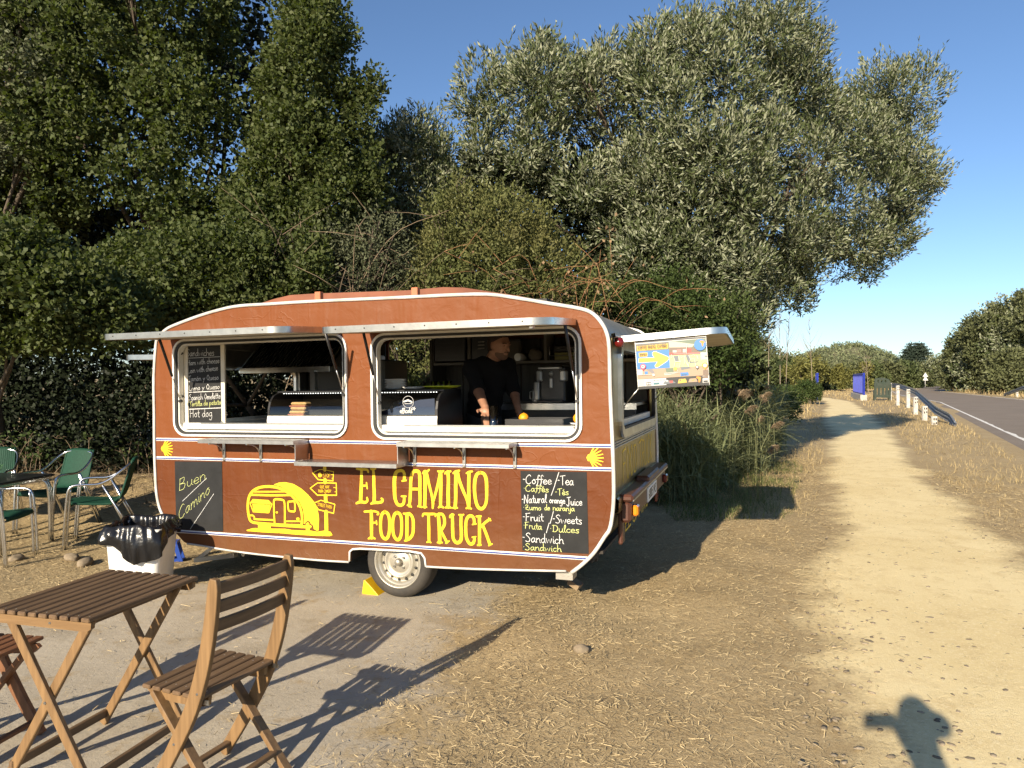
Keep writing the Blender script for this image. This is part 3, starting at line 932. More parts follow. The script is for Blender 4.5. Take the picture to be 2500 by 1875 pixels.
LEFT = [(-2.008,0.325),(-2.094,0.398),(-2.175,0.476),(-2.244,0.577),(-2.278,0.689),(-2.291,0.829),(-2.298,1.111),(-2.295,1.4),(-2.293,1.7)]
OUT = TOPP + RIGHT + BOT1 + ARCH + BOT2 + LEFT
W1 = (-2.075, 1.213, -.427, 2.0)
W2 = (-.205, 1.206, 1.397, 1.985)
hole1, hole2 = rrect(*W1, .11), rrect(*W2, .11)
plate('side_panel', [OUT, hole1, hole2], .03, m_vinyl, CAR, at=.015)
def grow(p, g):
    return (p[0] - g, p[1] - g, p[2] + g, p[3] + g)
DOOR = (-1.25, .50, -.60, 2.09)
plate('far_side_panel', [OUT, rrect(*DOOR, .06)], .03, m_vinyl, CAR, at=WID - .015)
def shell(name, prof, lo, hi, thick, m, inner=None):
    """curved sheet with thickness along an open profile"""
    P = [Vector((x, z)) for x, z in prof]
    nrm = []
    for i in range(len(P)):
        d = (P[min(i + 1, len(P) - 1)] - P[max(i - 1, 0)]).normalized()
        nrm.append(Vector((d.y, -d.x)))
    Q = [p + n_ * thick for p, n_ in zip(P, nrm)]
    k = len(P)
    vs_ = [(p.x, lo, p.y) for p in P] + [(p.x, hi, p.y) for p in P] + [(p.x, lo, p.y) for p in Q] + [(p.x, hi, p.y) for p in Q]
    fs_ = []
    for i in range(k - 1):
        fs_ += [(i, i + 1, k + i + 1, k + i), (2 * k + i, 3 * k + i, 3 * k + i + 1, 2 * k + i + 1)]
    fs_ += [(0, k, 3 * k, 2 * k), (k - 1, 3 * k - 1, 4 * k - 1, 2 * k - 1)]
    return MB().add(vs_, fs_, 0, True).build(name, m, CAR)
topp = catmull(TOPP, 4)
roof = shell('roof', topp, .031, WID - .031, .03, m_alu_dull)
shell('front_foot', LEFT[:6] + [(-2.293, .9)], .031, WID - .031, .03, m_alu_dull)
FWIN = (.30, 1.275, 2.0, 1.80)
plate('front_panel', [[(.031, .9), (WID - .031, .9), (WID - .031, 1.97), (.031, 1.97)], rrect(*FWIN, .09)], .03, m_alu_dull, CAR, plane='YZ', at=-2.278)
f = plate('front_window_frame', [rrect(*grow(FWIN, .03), .12), rrect(*grow(FWIN, -.03), .07)], .03, m_alu, CAR, plane='YZ', at=-2.305)
# rear: flat panel with its window opening, curved foot below
RWIN = (.26, 1.235, 2.02, 1.86)
rear_u = 1.605
plate('rear_panel', [[(.031, .72), (WID - .031, .72), (WID - .031, 1.9), (.031, 1.9)], rrect(*RWIN, .09)], .03, m_rearfilm, CAR, plane='YZ', at=rear_u - .012)
shell('rear_foot', catmull([(1.607, .72)] + RIGHT[4:], 3), .031, WID - .031, .03, m_rearfilm)
shell('rear_shoulder', [(1.606, 1.9), (1.600, 1.93)] + [], .031, WID - .031, .03, m_alu_dull)
mb = MB().box((-.35, WID / 2, .40), (3.6, WID - .1, .06))
mb.build('floor_pan', m_dark, CAR)
MB().box((-.35, WID / 2, .445), (3.75, WID - .08, .02)).build('floor', m_dark, CAR)
# edge mouldings
def mould(name, pts, r, m, w=-.004, flat=.7, closed=False):
    P = [(x, w, z) for x, z in catmull(pts, 3)]
    return MB().tube(P, r, 8, 0, flat, up=(0, 1, 0)).build(name, m, CAR)
mould('edge_moulding', LEFT[1:] + TOPP + RIGHT, .0135, m_trim)
mould('edge_moulding', BOT1, .008, m_trim)
mould('edge_moulding', BOT2, .008, m_trim)
MB().tube([(x, -.003, z) for x, z in ARCH], .008, 8).build('wheel_arch_moulding', m_white, CAR)
P = [(x, WID + .004, z) for x, z in catmull(LEFT[1:] + TOPP + RIGHT, 3)]
MB().tube(P, .017, 8, 0, .7, up=(0, 1, 0)).build('edge_moulding', m_white, CAR)
# wheel housing
wx = -.04
mb = MB()
for i in range(len(ARCH) - 1):
    a, b = ARCH[i], ARCH[i + 1]
    mb.quad((a[0], .031, a[1]), (b[0], .031, b[1]), (b[0], .32, b[1]), (a[0], .32, a[1]))
mb.quad((-.45, .32, .27), (.38, .32, .27), (.38, .32, .5), (-.45, .32, .5))
mb.build('wheel_housing', m_dark, CAR)
# trim strips: white bead with a blue insert
def trim(v, u0, u1, h=.026):
    t = MB().box(((u0 + u1) / 2, -.0035, v), (u1 - u0, .007, h), bev=.003).build('trim_strip', m_white, CAR)
    MB().box(((u0 + u1) / 2, -.0085, v - .001), (u1 - u0, .004, h * .36)).build('blue_insert', m_blue, t)
trim(1.174, -2.278, 1.598)
trim(1.018, -2.276, 1.60)
t = trim(.409, -2.09, 1.43)
# window frames
def winframe(w, name='window_frame'):
    f = plate(name, [rrect(*grow(w, .009), .12), rrect(*grow(w, -.009), .10)], .022, m_white, CAR, at=-.006, bevel=.003)
    plate('rubber_seal', [rrect(*grow(w, -.0092), .0995), rrect(*grow(w, -.028), .087)], .03, m_rubber, f, at=.006)
    plate('inner_frame', [rrect(*grow(w, -.0285), .087), rrect(*grow(w, -.040), .076)], .05, m_white, f, at=.03)
    return f
for w in (W1, W2):
    f = winframe(w)
    MB().box(((w[0] + w[2]) / 2, .045, w[1] + .075), (w[2] - w[0] - .12, .05, .05), bev=.006).build('sill_track', m_white, f)
    MB().box(((w[0] + w[2]) / 2 + .1, .018, w[1] + .098), (w[2] - w[0] - .3, .012, .008)).build('sill_rail', m_alu, f)
# hatch flaps: orange skin on top, pale liner below, aluminium edge
def flap_shape(u0, u1, d, r):
    pts = [(u0, 0), (u0, -d + r)]
    for k in range(1, 8): pts.append((u0 + r - r * math.cos(R(90 * k / 8)), -d + r - r * math.sin(R(90 * k / 8))))
    pts.append((u0 + r, -d)); pts.append((u1 - r, -d))
    for k in range(1, 8): pts.append((u1 - r + r * math.sin(R(90 * k / 8)), -d + r - r * math.cos(R(90 * k / 8))))
    pts += [(u1, -d + r), (u1, 0)]
    return pts
def flap(u0, u1, d, hinge, tilt, T=None, r=.13):
    """a flap lying in the XY plane, hinged on y = 0"""
    if T is None:
        T = Matrix.Translation((0, -.012, hinge)) @ Matrix.Rotation(tilt, 4, 'X')
    sh = flap_shape(u0, u1, d, r)
    inn = flap_shape(u0 + .012, u1 - .012, d - .012, r)
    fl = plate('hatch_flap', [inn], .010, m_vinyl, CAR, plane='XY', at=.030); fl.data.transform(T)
    ln = plate('liner', [inn], .008, m_beige, fl, plane='XY', at=.004); ln.data.transform(T)
    P = [Vector((x, y, 0)) for x, y in sh]
    mb = MB()
    k = len(sh)
    vs_ = [(x, y, z) for z in (-.004, .040) for x, y in sh] + [(x, y, z) for z in (-.004, .040) for x, y in inn]
    fs_ = []
    for i in range(k - 1):
        fs_ += [(i, i + 1, k + i + 1, k + i), (2 * k + i, 3 * k + i, 3 * k + i + 1, 2 * k + i + 1), (k + i, k + i + 1, 3 * k + i + 1, 3 * k + i), (i, 2 * k + i, 2 * k + i + 1, i + 1)]
    mb.add(vs_, fs_, 0, True)
    e = mb.build('edge_band', m_alu, fl); e.data.transform(T)
    md = e.modifiers.new('es', 'EDGE_SPLIT')
    for i in range(7):
        x = u0 + .16 + (u1 - u0 - .32) * i / 6
        s = MB().cyl((x, -d - .002, .020), (x, -d + .004, .020), .005, 8).build('screw', m_rubber, fl); s.data.transform(T)
    return fl
F1 = flap(-2.115, -.475, .70, 2.012, R(3.2))
F2 = flap(-.225, 1.375, .70, 1.998, R(3.6))
MB().box((1.24, -.60, 1.948), (.02, .05, .022)).build('catch', m_alu, F2)
# flap over the rear window and over the front window
T = Matrix.Translation((1.625, 0, 1.885)) @ Matrix.Rotation(R(90), 4, 'Z') @ Matrix.Rotation(R(-3.5), 4, 'X')
F3 = flap(.24, 2.04, .72, 0, 0, T)
T = Matrix.Translation((-2.31, 0, 1.86)) @ Matrix.Rotation(R(-90), 4, 'Z') @ Matrix.Rotation(R(-1.0), 4, 'X')
F4 = flap(-2.0, -.22, .60, 0, 0, T)
for a in (.4, .8, 1.2, 1.6):
    pass
def strut(a, b, par, f=.58):
    a, b = Vector(a), Vector(b)
    s = MB().cyl(a, a + (b - a) * f, .0105, 10).build('gas_strut', m_black, par)
    MB().cyl(a + (b - a) * f, b, .0045, 8).build('rod', m_steel, s)
    MB().cyl(b + Vector((0, .012, 0)), b - Vector((0, .012, 0)), .013, 10).build('ball_joint', m_black, s)
for tu, tv, bot, F_ in [(-1.929,1.99,(-1.997,1.496),1),(-0.413,1.99,(-0.443,1.537),1),(-0.099,1.974,(-0.136,1.472),2),(1.369,1.974,(1.376,1.478),2)]:
    strut((tu, -.30, tv), (bot[0], -.02, bot[1]), F1 if F_ == 1 else F2)
strut((2.02, .36, 1.90), (1.625, .31, 1.42), F3)
strut((2.02, 1.95, 1.90), (1.625, 1.98, 1.42), F3)
# rear window frame, belt trim, tail light board
f = plate('rear_window_frame', [rrect(*grow(RWIN, .03), .12), rrect(*grow(RWIN, -.03), .07)], .03, m_alu, CAR, plane='YZ', at=rear_u + .016)
plate('rubber_seal', [rrect(*grow(RWIN, -.03), .07), rrect(*grow(RWIN, -.045), .06)], .03, m_rubber, f, plane='YZ', at=rear_u + .012)
MB().box((rear_u - .03, 1.14, 1.30), (.03, 1.6, .05)).build('sill_track', m_white, f)
for v, h in ((1.172, .012), (1.19, .012), (1.154, .012)):
    MB().box((rear_u + .007, 1.1, v), (.010, 2.12, h), bev=.003).build('belt_bead', m_alu_dull, CAR)
lb = MB()
lb.box((rear_u + .055, 1.18, .80), (.11, 2.04, .05), bev=.015)
lb.box((rear_u + .048, 1.18, .70), (.08, 2.0, .15), bev=.02)
lb.box((rear_u + .06, 1.22, .835), (.11, .62, .05), bev=.015)
lb = lb.build('tail_light_board', m_brownpaint, CAR)
MB().box((rear_u + .108, 1.18, .785), (.008, 2.0, .012)).build('chrome_strip', m_alu, lb)
pl = MB().box((rear_u + .092, 1.22, .70), (.012, .52, .115), bev=.003).build('number_plate', mat('plate_white', (.75, .74, .70), .5), lb)
ribbons(write('6885 MS', 0, 0, .034, .44, .010, jit=0), 0, mb=(pm := MB()))
pm.v = [(rear_u + .0995, 1.0 + v[0], .668 + v[2]) for v in pm.v]
pm.build('plate_lettering', m_black, pl)
m_amber = mat('amber_lens', (.75, .22, .01), .2, coat=.5)
m_redlens = mat('red_lens', (.12, .008, .008), .2, coat=.5)
for y in (.30, 2.02):
    MB().box((rear_u + .105, y, .70), (.045, .10, .075), bev=.012).build('indicator_lens', m_amber if y < 1 else m_redlens, lb)
    MB().box((rear_u + .012, y - .06 if y < 1 else y + .06, .60), (.03, .10, .26), bev=.01).build('mud_guard', m_redlens if y > 1 else m_brownpaint, lb)
ml = MB().lathe([(0.0, 0), (.03, 0), (.036, .02), (.032, .05), (0, .06)], (rear_u + .01, .12, 1.875), 'X', 14)
ml.build('marker_lamp', m_redlens, CAR)
# lettering on the rear panel
st = write('FOOD TRUCK', 0, 0, .115, 1.55, .016, jit=.02)
pm = ribbons(st, 0); pm.v = [(rear_u + .0045 + (-v[1]), .36 + v[0], .885 + v[2]) for v in pm.v]
pm.build('rear_lettering', m_yellow, CAR)
st = write('EL CAMINO', 0, 0, .055, 1.2, .014, jit=.02)
pm = ribbons(st, 0); pm.v = [(rear_u - .008 + (-v[1]), .5 + v[0], .50 + v[2]) for v in pm.v]
pm.build('rear_lettering', m_yellow, CAR)
# roof ridge: raised roof section with two posts
ridge = [(-1.583,2.343),(-1.453,2.371),(-1.284,2.396),(-1.047,2.396),(-0.162,2.375),(0.157,2.383),(0.343,2.369),(0.564,2.325),(0.761,2.287),(0.915,2.251)]
rb = MB()
k = len(ridge)
base = [(x, z - .16) for x, z in ridge]
vs_ = [(x, .5, z) for x, z in ridge] + [(x, .35, z) for x, z in base] + [(x, 1.7, z) for x, z in ridge] + [(x, 1.85, z) for x, z in base]
fs_ = []
for i in range(k - 1):
    fs_ += [(i, k + i, k + i + 1, i + 1), (i, i + 1, 2 * k + i + 1, 2 * k + i), (2 * k + i, 2 * k + i + 1, 3 * k + i + 1, 3 * k + i)]
rb.add(vs_, fs_).build('roof_lantern', m_brownpaint2 if 'm_brownpaint2' in globals() else mat('brown_roof_paint', (.26, .10, .055), .6, col2=(.18, .07, .04), vscale=3), CAR)
for x, z0, z1 in [(-0.862,2.308,2.377),(0.016,2.296,2.363)]:
    MB().box((x, .3, (z0 + z1) / 2 - .03), (.055, .05, z1 - z0 + .06), bev=.004).build('roof_post', mat('rust_post', (.42, .14, .06), .6), CAR)
# ---------------------------------------------------------------- shelves under the hatches
def shelf(u0, u1, v, brackets):
    s = MB().box(((u0 + u1) / 2, -.103, v - .002), (u1 - u0, .2, .006), bev=.002)
    s.box(((u0 + u1) / 2, -.201, v - .014), (u1 - u0, .004, .030))
    for x in (u0, u1): s.box((x, -.103, v - .014), (.004, .198, .030))
    s = s.build('serving_shelf', m_shelf, CAR)
    for x in brackets:
        b = MB()
        b.box((x, -.008, v - .105), (.026, .012, .17), bev=.003)
        b.box((x, -.09, v - .026), (.024, .16, .008))
        P = [(x - .004, -.175 + .16 * math.sin(R(a)), v - .035 - .10 * (1 - math.cos(R(a)))) for a in range(0, 91, 10)]
        b.tube(P, .006, 6)
        b.cyl((x, -.02, v - .178), (x, -.012, v - .178), .009, 8)
        b.build('bracket', m_steel, s)
    return s
shelf(-1.66, -.772, 1.196, [-1.574,-1.216,-0.86])
shelf(.096, .940, 1.196, [0.141,0.534,0.918])
s = shelf(-.764, .090, 1.040, [])
for x in (-.768, .094):
    MB().box((x, -.10, 1.105), (.006, .17, .125)).build('side_plate', m_shelf, s)
# ---------------------------------------------------------------- chalkboards and painted marks on the side
def board(rect, lines, extra, pen, name='chalkboard'):
    b = plate(name, [rect], .003, m_board, CAR, at=-.0022)
    for i, (t, u, v, h, wd, sl) in enumerate(lines):
        ribbons(write(t.lstrip('~'), u, v, h, wd, pen, sl), -.0043, smooth=False).build('chalk_writing', m_chalky if t[0] == '~' else m_chalk, b)
    for st in extra: ribbons([[(p[0], p[1], pen) for p in st]], -.0043, smooth=False).build('chalk_line', m_chalk, b)
    return b
board([(-2.085,0.993),(-1.602,0.999),(-1.601,0.431),(-2.08,0.426)],
      [('~Buen',-2.0467,0.7455,0.0483,0.2885,0.377),('~Camino',-2.0514,0.5002,0.0511,0.3306,0.743)],
      [[(-2.01,0.6616,0.0046),(-1.758,0.8616,0.0045)],[(-1.9336,0.434,0.0046),(-1.6874,0.7354,0.0045)]], .0034)
board([(0.957,0.992),(1.429,0.996),(1.435,0.441),(0.963,0.436)],
      [('-Coffee',0.9741,0.9037,0.0304,0.2106,0.005),('-Tea',1.2254,0.9023,0.0318,0.115,0.0),("~.Caffe's",0.9793,0.8507,0.022,0.1832,-0.006),("~-Te's",1.2069,0.8306,0.0225,0.0963,0.068),('-Natural',0.9641,0.7665,0.0285,0.1818,0.061),('orange',1.1634,0.7765,0.0218,0.114,-0.009),('Juice',1.2868,0.7666,0.0268,0.1103,0.008),('~.Zumo',0.9753,0.7195,0.019,0.1306,0.029),('~de',1.1275,0.725,0.0188,0.041,0.025),('~naranja',1.1879,0.7269,0.0195,0.1556,-0.004),('-Fruit',0.9702,0.6451,0.0274,0.1502,0.011),('-Sweets',1.1866,0.6387,0.0281,0.2068,0.014),('~.Fruta',0.9734,0.5921,0.0228,0.1364,-0.031),('~.Dulces',1.1663,0.5777,0.0244,0.2073,0.009),('-Sandwich',0.966,0.4978,0.0304,0.2977,0.004),('~.Sandwich',0.9691,0.4398,0.0236,0.2784,0.015)],
      [[(1.2344,0.9885,0.0039),(1.2041,0.9016,0.0039)],[(1.204,0.8979,0.0035),(1.1778,0.8295,0.0035)],[(1.1917,0.7177,0.0039),(1.1671,0.634,0.0039)],[(1.1602,0.6374,0.0031),(1.1388,0.5687,0.0031)]], .0046)
TITLE = [[(-0.2105,0.9787,0.0187),(-0.2059,0.9241,0.0242),(-0.206,0.851,0.0253),(-0.2039,0.7779,0.0275),(-0.2064,0.729,0.0286)],[(-0.2298,0.9762,0.0133),(-0.2106,0.9708,0.0187),(-0.1895,0.9792,0.0132)],[(-0.2315,0.7134,0.0155),(-0.2065,0.7232,0.0231),(-0.1707,0.7246,0.0208),(-0.1405,0.7317,0.0208),(-0.1342,0.7475,0.0186),(-0.1439,0.7568,0.0142)],[(0.0488,0.9001,0.0224),(0.0511,0.941,0.0235),(0.0392,0.9657,0.0225),(0.0124,0.9688,0.0236),(-0.0174,0.9536,0.028),(-0.0317,0.9049,0.0302),(-0.0329,0.8325,0.0302),(-0.0297,0.765,0.0269),(-0.0131,0.7223,0.0247),(0.0135,0.7113,0.0225),(0.0379,0.7244,0.0235),(0.0464,0.7535,0.0214),(0.0446,0.7775,0.0192)],[(0.0315,0.8924,0.0129),(0.0648,0.8982,0.0128)],[(0.0243,0.7787,0.0129),(0.0607,0.78,0.0128)],[(0.0883,0.7082,0.0191),(0.0945,0.7602,0.0244),(0.1,0.837,0.0244),(0.1049,0.909,0.0244),(0.1189,0.9572,0.0254),(0.1456,0.9694,0.0264),(0.1718,0.9587,0.0252),(0.1772,0.9064,0.0263),(0.176,0.8301,0.0252),(0.1765,0.7634,0.0242),(0.173,0.7118,0.0221)],[(0.101,0.8361,0.0202),(0.1751,0.8372,0.02)],[(0.0724,0.7133,0.0117),(0.0885,0.7192,0.017),(0.1052,0.7022,0.0117)],[(0.1582,0.7102,0.0127),(0.1731,0.7156,0.0168),(0.1866,0.7038,0.0116)],[(0.2181,0.9647,0.0241),(0.2189,0.8886,0.0272),(0.2174,0.7935,0.0262),(0.2129,0.7077,0.0251)],[(0.2022,0.9538,0.0136),(0.2181,0.9685,0.022),(0.2348,0.967,0.0188),(0.2533,0.9817,0.0125)],[(0.2295,0.9602,0.0261),(0.2491,0.8801,0.0219),(0.2687,0.8049,0.0187),(0.2792,0.7484,0.0218),(0.2775,0.7034,0.0166)],[(0.3438,0.9633,0.0257),(0.3218,0.8777,0.0217),(0.2944,0.7869,0.0187),(0.2824,0.7486,0.0166)],[(0.3449,0.968,0.0257),(0.3452,0.8926,0.0268),(0.3422,0.7981,0.0258),(0.3398,0.7178,0.0227)],[(0.3233,0.9731,0.0134),(0.3438,0.9671,0.0196),(0.3677,0.9757,0.0134)],[(0.3242,0.7087,0.0134),(0.3409,0.7179,0.0186),(0.3634,0.7094,0.0134)],[(0.1981,0.7062,0.0126),(0.228,0.7074,0.0125)],[(0.4014,0.9695,0.0266),(0.4057,0.918,0.0245),(0.4022,0.8238,0.0266),(0.4021,0.7533,0.0276),(0.4015,0.7157,0.0266)],[(0.3787,0.9567,0.0123),(0.3901,0.9673,0.0164),(0.424,0.9748,0.0143)],[(0.3798,0.7101,0.0133),(0.4015,0.7157,0.0184),(0.4228,0.711,0.0133)],[(0.4666,0.9666,0.0264),(0.4626,0.8728,0.0264),(0.4611,0.7791,0.0254),(0.455,0.7133,0.0254)],[(0.4452,0.9613,0.0142),(0.4642,0.9731,0.0193),(0.4922,0.9813,0.0142)],[(0.4768,0.9668,0.0273),(0.4911,0.9111,0.0243),(0.5202,0.8374,0.0222),(0.5494,0.7732,0.0211),(0.5611,0.7178,0.0211)],[(0.5676,0.9693,0.024),(0.5636,0.8761,0.0251),(0.5636,0.7831,0.0251),(0.5611,0.7178,0.0251)],[(0.5484,0.9641,0.0131),(0.5676,0.9739,0.016),(0.5917,0.9783,0.013)],[(0.4371,0.7102,0.0122),(0.4727,0.7117,0.0122)],[(0.5424,0.7123,0.0131),(0.5611,0.7178,0.0181),(0.5805,0.7103,0.013)],[(0.6534,0.9725,0.0228),(0.682,0.9631,0.0237),(0.6986,0.9221,0.0256),(0.7009,0.8483,0.0236),(0.6978,0.7744,0.0217),(0.6833,0.7322,0.0217),(0.6593,0.7136,0.0238),(0.6337,0.7255,0.0248),(0.6169,0.7665,0.0239),(0.6081,0.8404,0.0249),(0.6116,0.9102,0.0259),(0.6273,0.957,0.0239),(0.6534,0.9725,0.0228)],[(-0.2325,0.6572,0.0232),(-0.2306,0.6059,0.0276),(-0.2318,0.5326,0.0276),(-0.2315,0.4544,0.0232)],[(-0.2891,0.6512,0.0156),(-0.2546,0.6547,0.0166),(-0.2049,0.6579,0.0154),(-0.1747,0.65,0.0154),(-0.1711,0.638,0.0154),(-0.181,0.6341,0.011)],[(-0.2284,0.5709,0.0155),(-0.1953,0.5725,0.0121)],[(-0.1884,0.5865,0.011),(-0.1856,0.5584,0.011)],[(-0.2581,0.449,0.0133),(-0.2314,0.4593,0.0199),(-0.2028,0.4521,0.0132)],[(-0.1161,0.6589,0.0251),(-0.0902,0.6416,0.025),(-0.079,0.5986,0.0239),(-0.0803,0.521,0.0239),(-0.093,0.4719,0.025),(-0.1162,0.4551,0.024),(-0.1421,0.474,0.024),(-0.1533,0.522,0.0252),(-0.1521,0.5951,0.0252),(-0.1393,0.6394,0.024),(-0.1161,0.6589,0.0251)],[(-0.0142,0.6586,0.0248),(0.0124,0.6415,0.0247),(0.0224,0.5986,0.0236),(0.0211,0.5216,0.0236),(0.0096,0.4728,0.0247),(-0.0144,0.4541,0.0237),(-0.0388,0.4749,0.0237),(-0.051,0.5226,0.0249),(-0.0498,0.5951,0.0249),(-0.0361,0.6393,0.0237),(-0.0142,0.6586,0.0248)],[(0.0671,0.6488,0.0256),(0.0662,0.596,0.0256),(0.065,0.5239,0.0256),(0.0629,0.4614,0.0245)],[(0.0394,0.6514,0.0139),(0.0671,0.6497,0.0192),(0.0874,0.6555,0.0191)],[(0.0714,0.6514,0.0202),(0.0979,0.6454,0.0223),(0.1159,0.6127,0.0244),(0.1177,0.5602,0.0244),(0.1126,0.5073,0.0244),(0.0897,0.4725,0.0223),(0.0602,0.4555,0.0203),(0.0457,0.4498,0.0118)],[(0.2428,0.652,0.0219),(0.2436,0.6046,0.0219),(0.2435,0.5334,0.024),(0.2433,0.455,0.0209)],[(0.195,0.6394,0.0136),(0.2036,0.6559,0.0168),(0.2455,0.6569,0.0198),(0.2975,0.6593,0.0166),(0.2973,0.6432,0.0114)],[(0.2275,0.4489,0.0115),(0.2433,0.4574,0.0167),(0.2578,0.4492,0.0115)],[(0.3208,0.6556,0.0238),(0.3252,0.6086,0.0258),(0.3292,0.5379,0.0279),(0.3294,0.4553,0.0268)],[(0.3078,0.655,0.0145),(0.3286,0.663,0.0196)],[(0.326,0.6606,0.0196),(0.3544,0.6595,0.0206),(0.3693,0.6296,0.0226),(0.3686,0.5871,0.0226),(0.3501,0.5532,0.0206),(0.337,0.5407,0.0165)],[(0.3421,0.5386,0.0196),(0.3621,0.502,0.0206),(0.3871,0.4586,0.0205)],[(0.3793,0.4511,0.0103),(0.4047,0.4691,0.0102)],[(0.3123,0.4524,0.0124),(0.3295,0.46,0.0186),(0.349,0.4541,0.0124)],[(0.4322,0.6607,0.0234),(0.433,0.6138,0.0234),(0.4334,0.5434,0.0245),(0.4376,0.4874,0.0234),(0.4637,0.4598,0.0244),(0.4943,0.4766,0.0243),(0.5011,0.5237,0.0242),(0.4987,0.5936,0.0232),(0.5013,0.6592,0.0222)],[(0.4126,0.6419,0.0143),(0.421,0.6574,0.0163),(0.4424,0.6612,0.0143)],[(0.4846,0.6631,0.0122),(0.5013,0.6592,0.0162),(0.5206,0.6657,0.0121)],[(0.6019,0.6058,0.021),(0.5999,0.6405,0.022),(0.5827,0.6592,0.022),(0.5576,0.6525,0.0231),(0.5395,0.619,0.0221),(0.5358,0.5489,0.0231),(0.5425,0.4933,0.0231),(0.5646,0.4596,0.0231),(0.5871,0.461,0.023),(0.6,0.4826,0.021),(0.6013,0.5059,0.019)],[(0.5888,0.5982,0.011),(0.6168,0.6042,0.011)],[(0.5853,0.506,0.011),(0.6124,0.5112,0.011)],[(0.6425,0.6564,0.0238),(0.6426,0.6009,0.0238),(0.6415,0.5313,0.0238),(0.6404,0.4571,0.0238)],[(0.6196,0.6572,0.0129),(0.6425,0.6587,0.0179),(0.6555,0.6607,0.0129)],[(0.6254,0.4516,0.0119),(0.6523,0.4555,0.0119)],[(0.7213,0.6417,0.0177),(0.6865,0.6169,0.0188),(0.6538,0.5852,0.0188)],[(0.7136,0.6487,0.0098),(0.7291,0.6319,0.0098)],[(0.6664,0.5974,0.0208),(0.6903,0.5432,0.0217),(0.7186,0.4664,0.0216)],[(0.7106,0.4539,0.0108),(0.7363,0.4674,0.0108)],[(-0.3101,0.9748,0.0204),(-0.3115,0.894,0.0255),(-0.3168,0.804,0.028),(-0.322,0.7253,0.0281)],[(-0.351,0.9737,0.0154),(-0.3102,0.9703,0.0191),(-0.2631,0.9692,0.0165),(-0.252,0.9516,0.0152)],[(-0.3123,0.8446,0.0191),(-0.2715,0.8493,0.014)],[(-0.2686,0.8706,0.0114),(-0.263,0.8261,0.0114)],[(-0.3581,0.7114,0.0154),(-0.322,0.7241,0.023),(-0.2838,0.7212,0.0203),(-0.2633,0.7354,0.019),(-0.2655,0.7577,0.014)]]
ribbons(TITLE, -.0012, step=.0001).build('title_lettering', m_yellow, CAR)
def shell_mark(u, v, s=.105):
    sts = []
    for k in range(9):
        a = R(-66 + 132 * k / 8)
        sts.append([(u, v, .018 * s / .1), (u + s * .55 * math.cos(a), v + s * .55 * math.sin(a), .010 * s / .1), (u + s * math.cos(a), v + s * (.92) * math.sin(a), .006 * s / .1)])
    sts.append([(u - .006, v - .018, .012), (u, v, .04), (u - .004, v + .018, .012)])
    ribbons(sts, -.0012, smooth=False).build('scallop_emblem', m_yellow, CAR)
shell_mark(*(-2.21,1.097))
shell_mark(*(1.448,1.094), .098)
logo = plate('camper_emblem', [[(-1.103,0.83),(-1.052,0.847),(-0.994,0.852),(-0.918,0.84),(-0.843,0.804),(-0.783,0.758),(-0.731,0.707),(-0.727,0.685),(-0.704,0.652),(-0.694,0.615),(-0.69,0.571),(-0.696,0.489),(-0.709,0.483),(-0.739,0.497),(-0.743,0.523),(-0.765,0.535),(-0.773,0.552),(-0.793,0.558),(-0.814,0.544),(-0.818,0.532),(-0.831,0.533),(-0.824,0.583),(-0.836,0.647),(-0.866,0.702),(-0.914,0.749),(-0.976,0.788),(-1.039,0.817)]], .001, m_yellow, CAR, at=-.0012)
for nm, pts in [('window',[(-1.333,0.676),(-1.305,0.707),(-1.153,0.705),(-1.121,0.676),(-1.133,0.671),(-1.317,0.673)]),('window',[(-1.31,0.668),(-1.138,0.667),(-1.154,0.608),(-1.3,0.61)]),('chassis',[(-1.278,0.514),(-0.813,0.52),(-0.804,0.539),(-0.793,0.547),(-0.78,0.54),(-0.778,0.525),(-0.761,0.523),(-0.756,0.512),(-0.774,0.499),(-0.778,0.484),(-0.753,0.481),(-0.709,0.477),(-0.64,0.49),(-0.588,0.483),(-0.571,0.458),(-0.597,0.449),(-0.727,0.444),(-0.903,0.444),(-1.037,0.447),(-1.219,0.445),(-1.363,0.447),(-1.372,0.455),(-1.311,0.473),(-1.256,0.478),(-1.258,0.501)]),('hand',[(-0.69,0.931),(-0.675,0.94),(-0.664,0.931),(-0.662,0.918),(-0.655,0.924),(-0.658,0.911),(-0.671,0.9),(-0.689,0.903)])]:
    plate(nm, [pts], .001, m_yellow, logo, at=-.0022)
plate('gap', [[(-1.134,0.499),(-0.811,0.498),(-0.81,0.481),(-0.938,0.479),(-1.0,0.485),(-1.139,0.48)]], .001, m_vinyl, logo, at=-.0035)
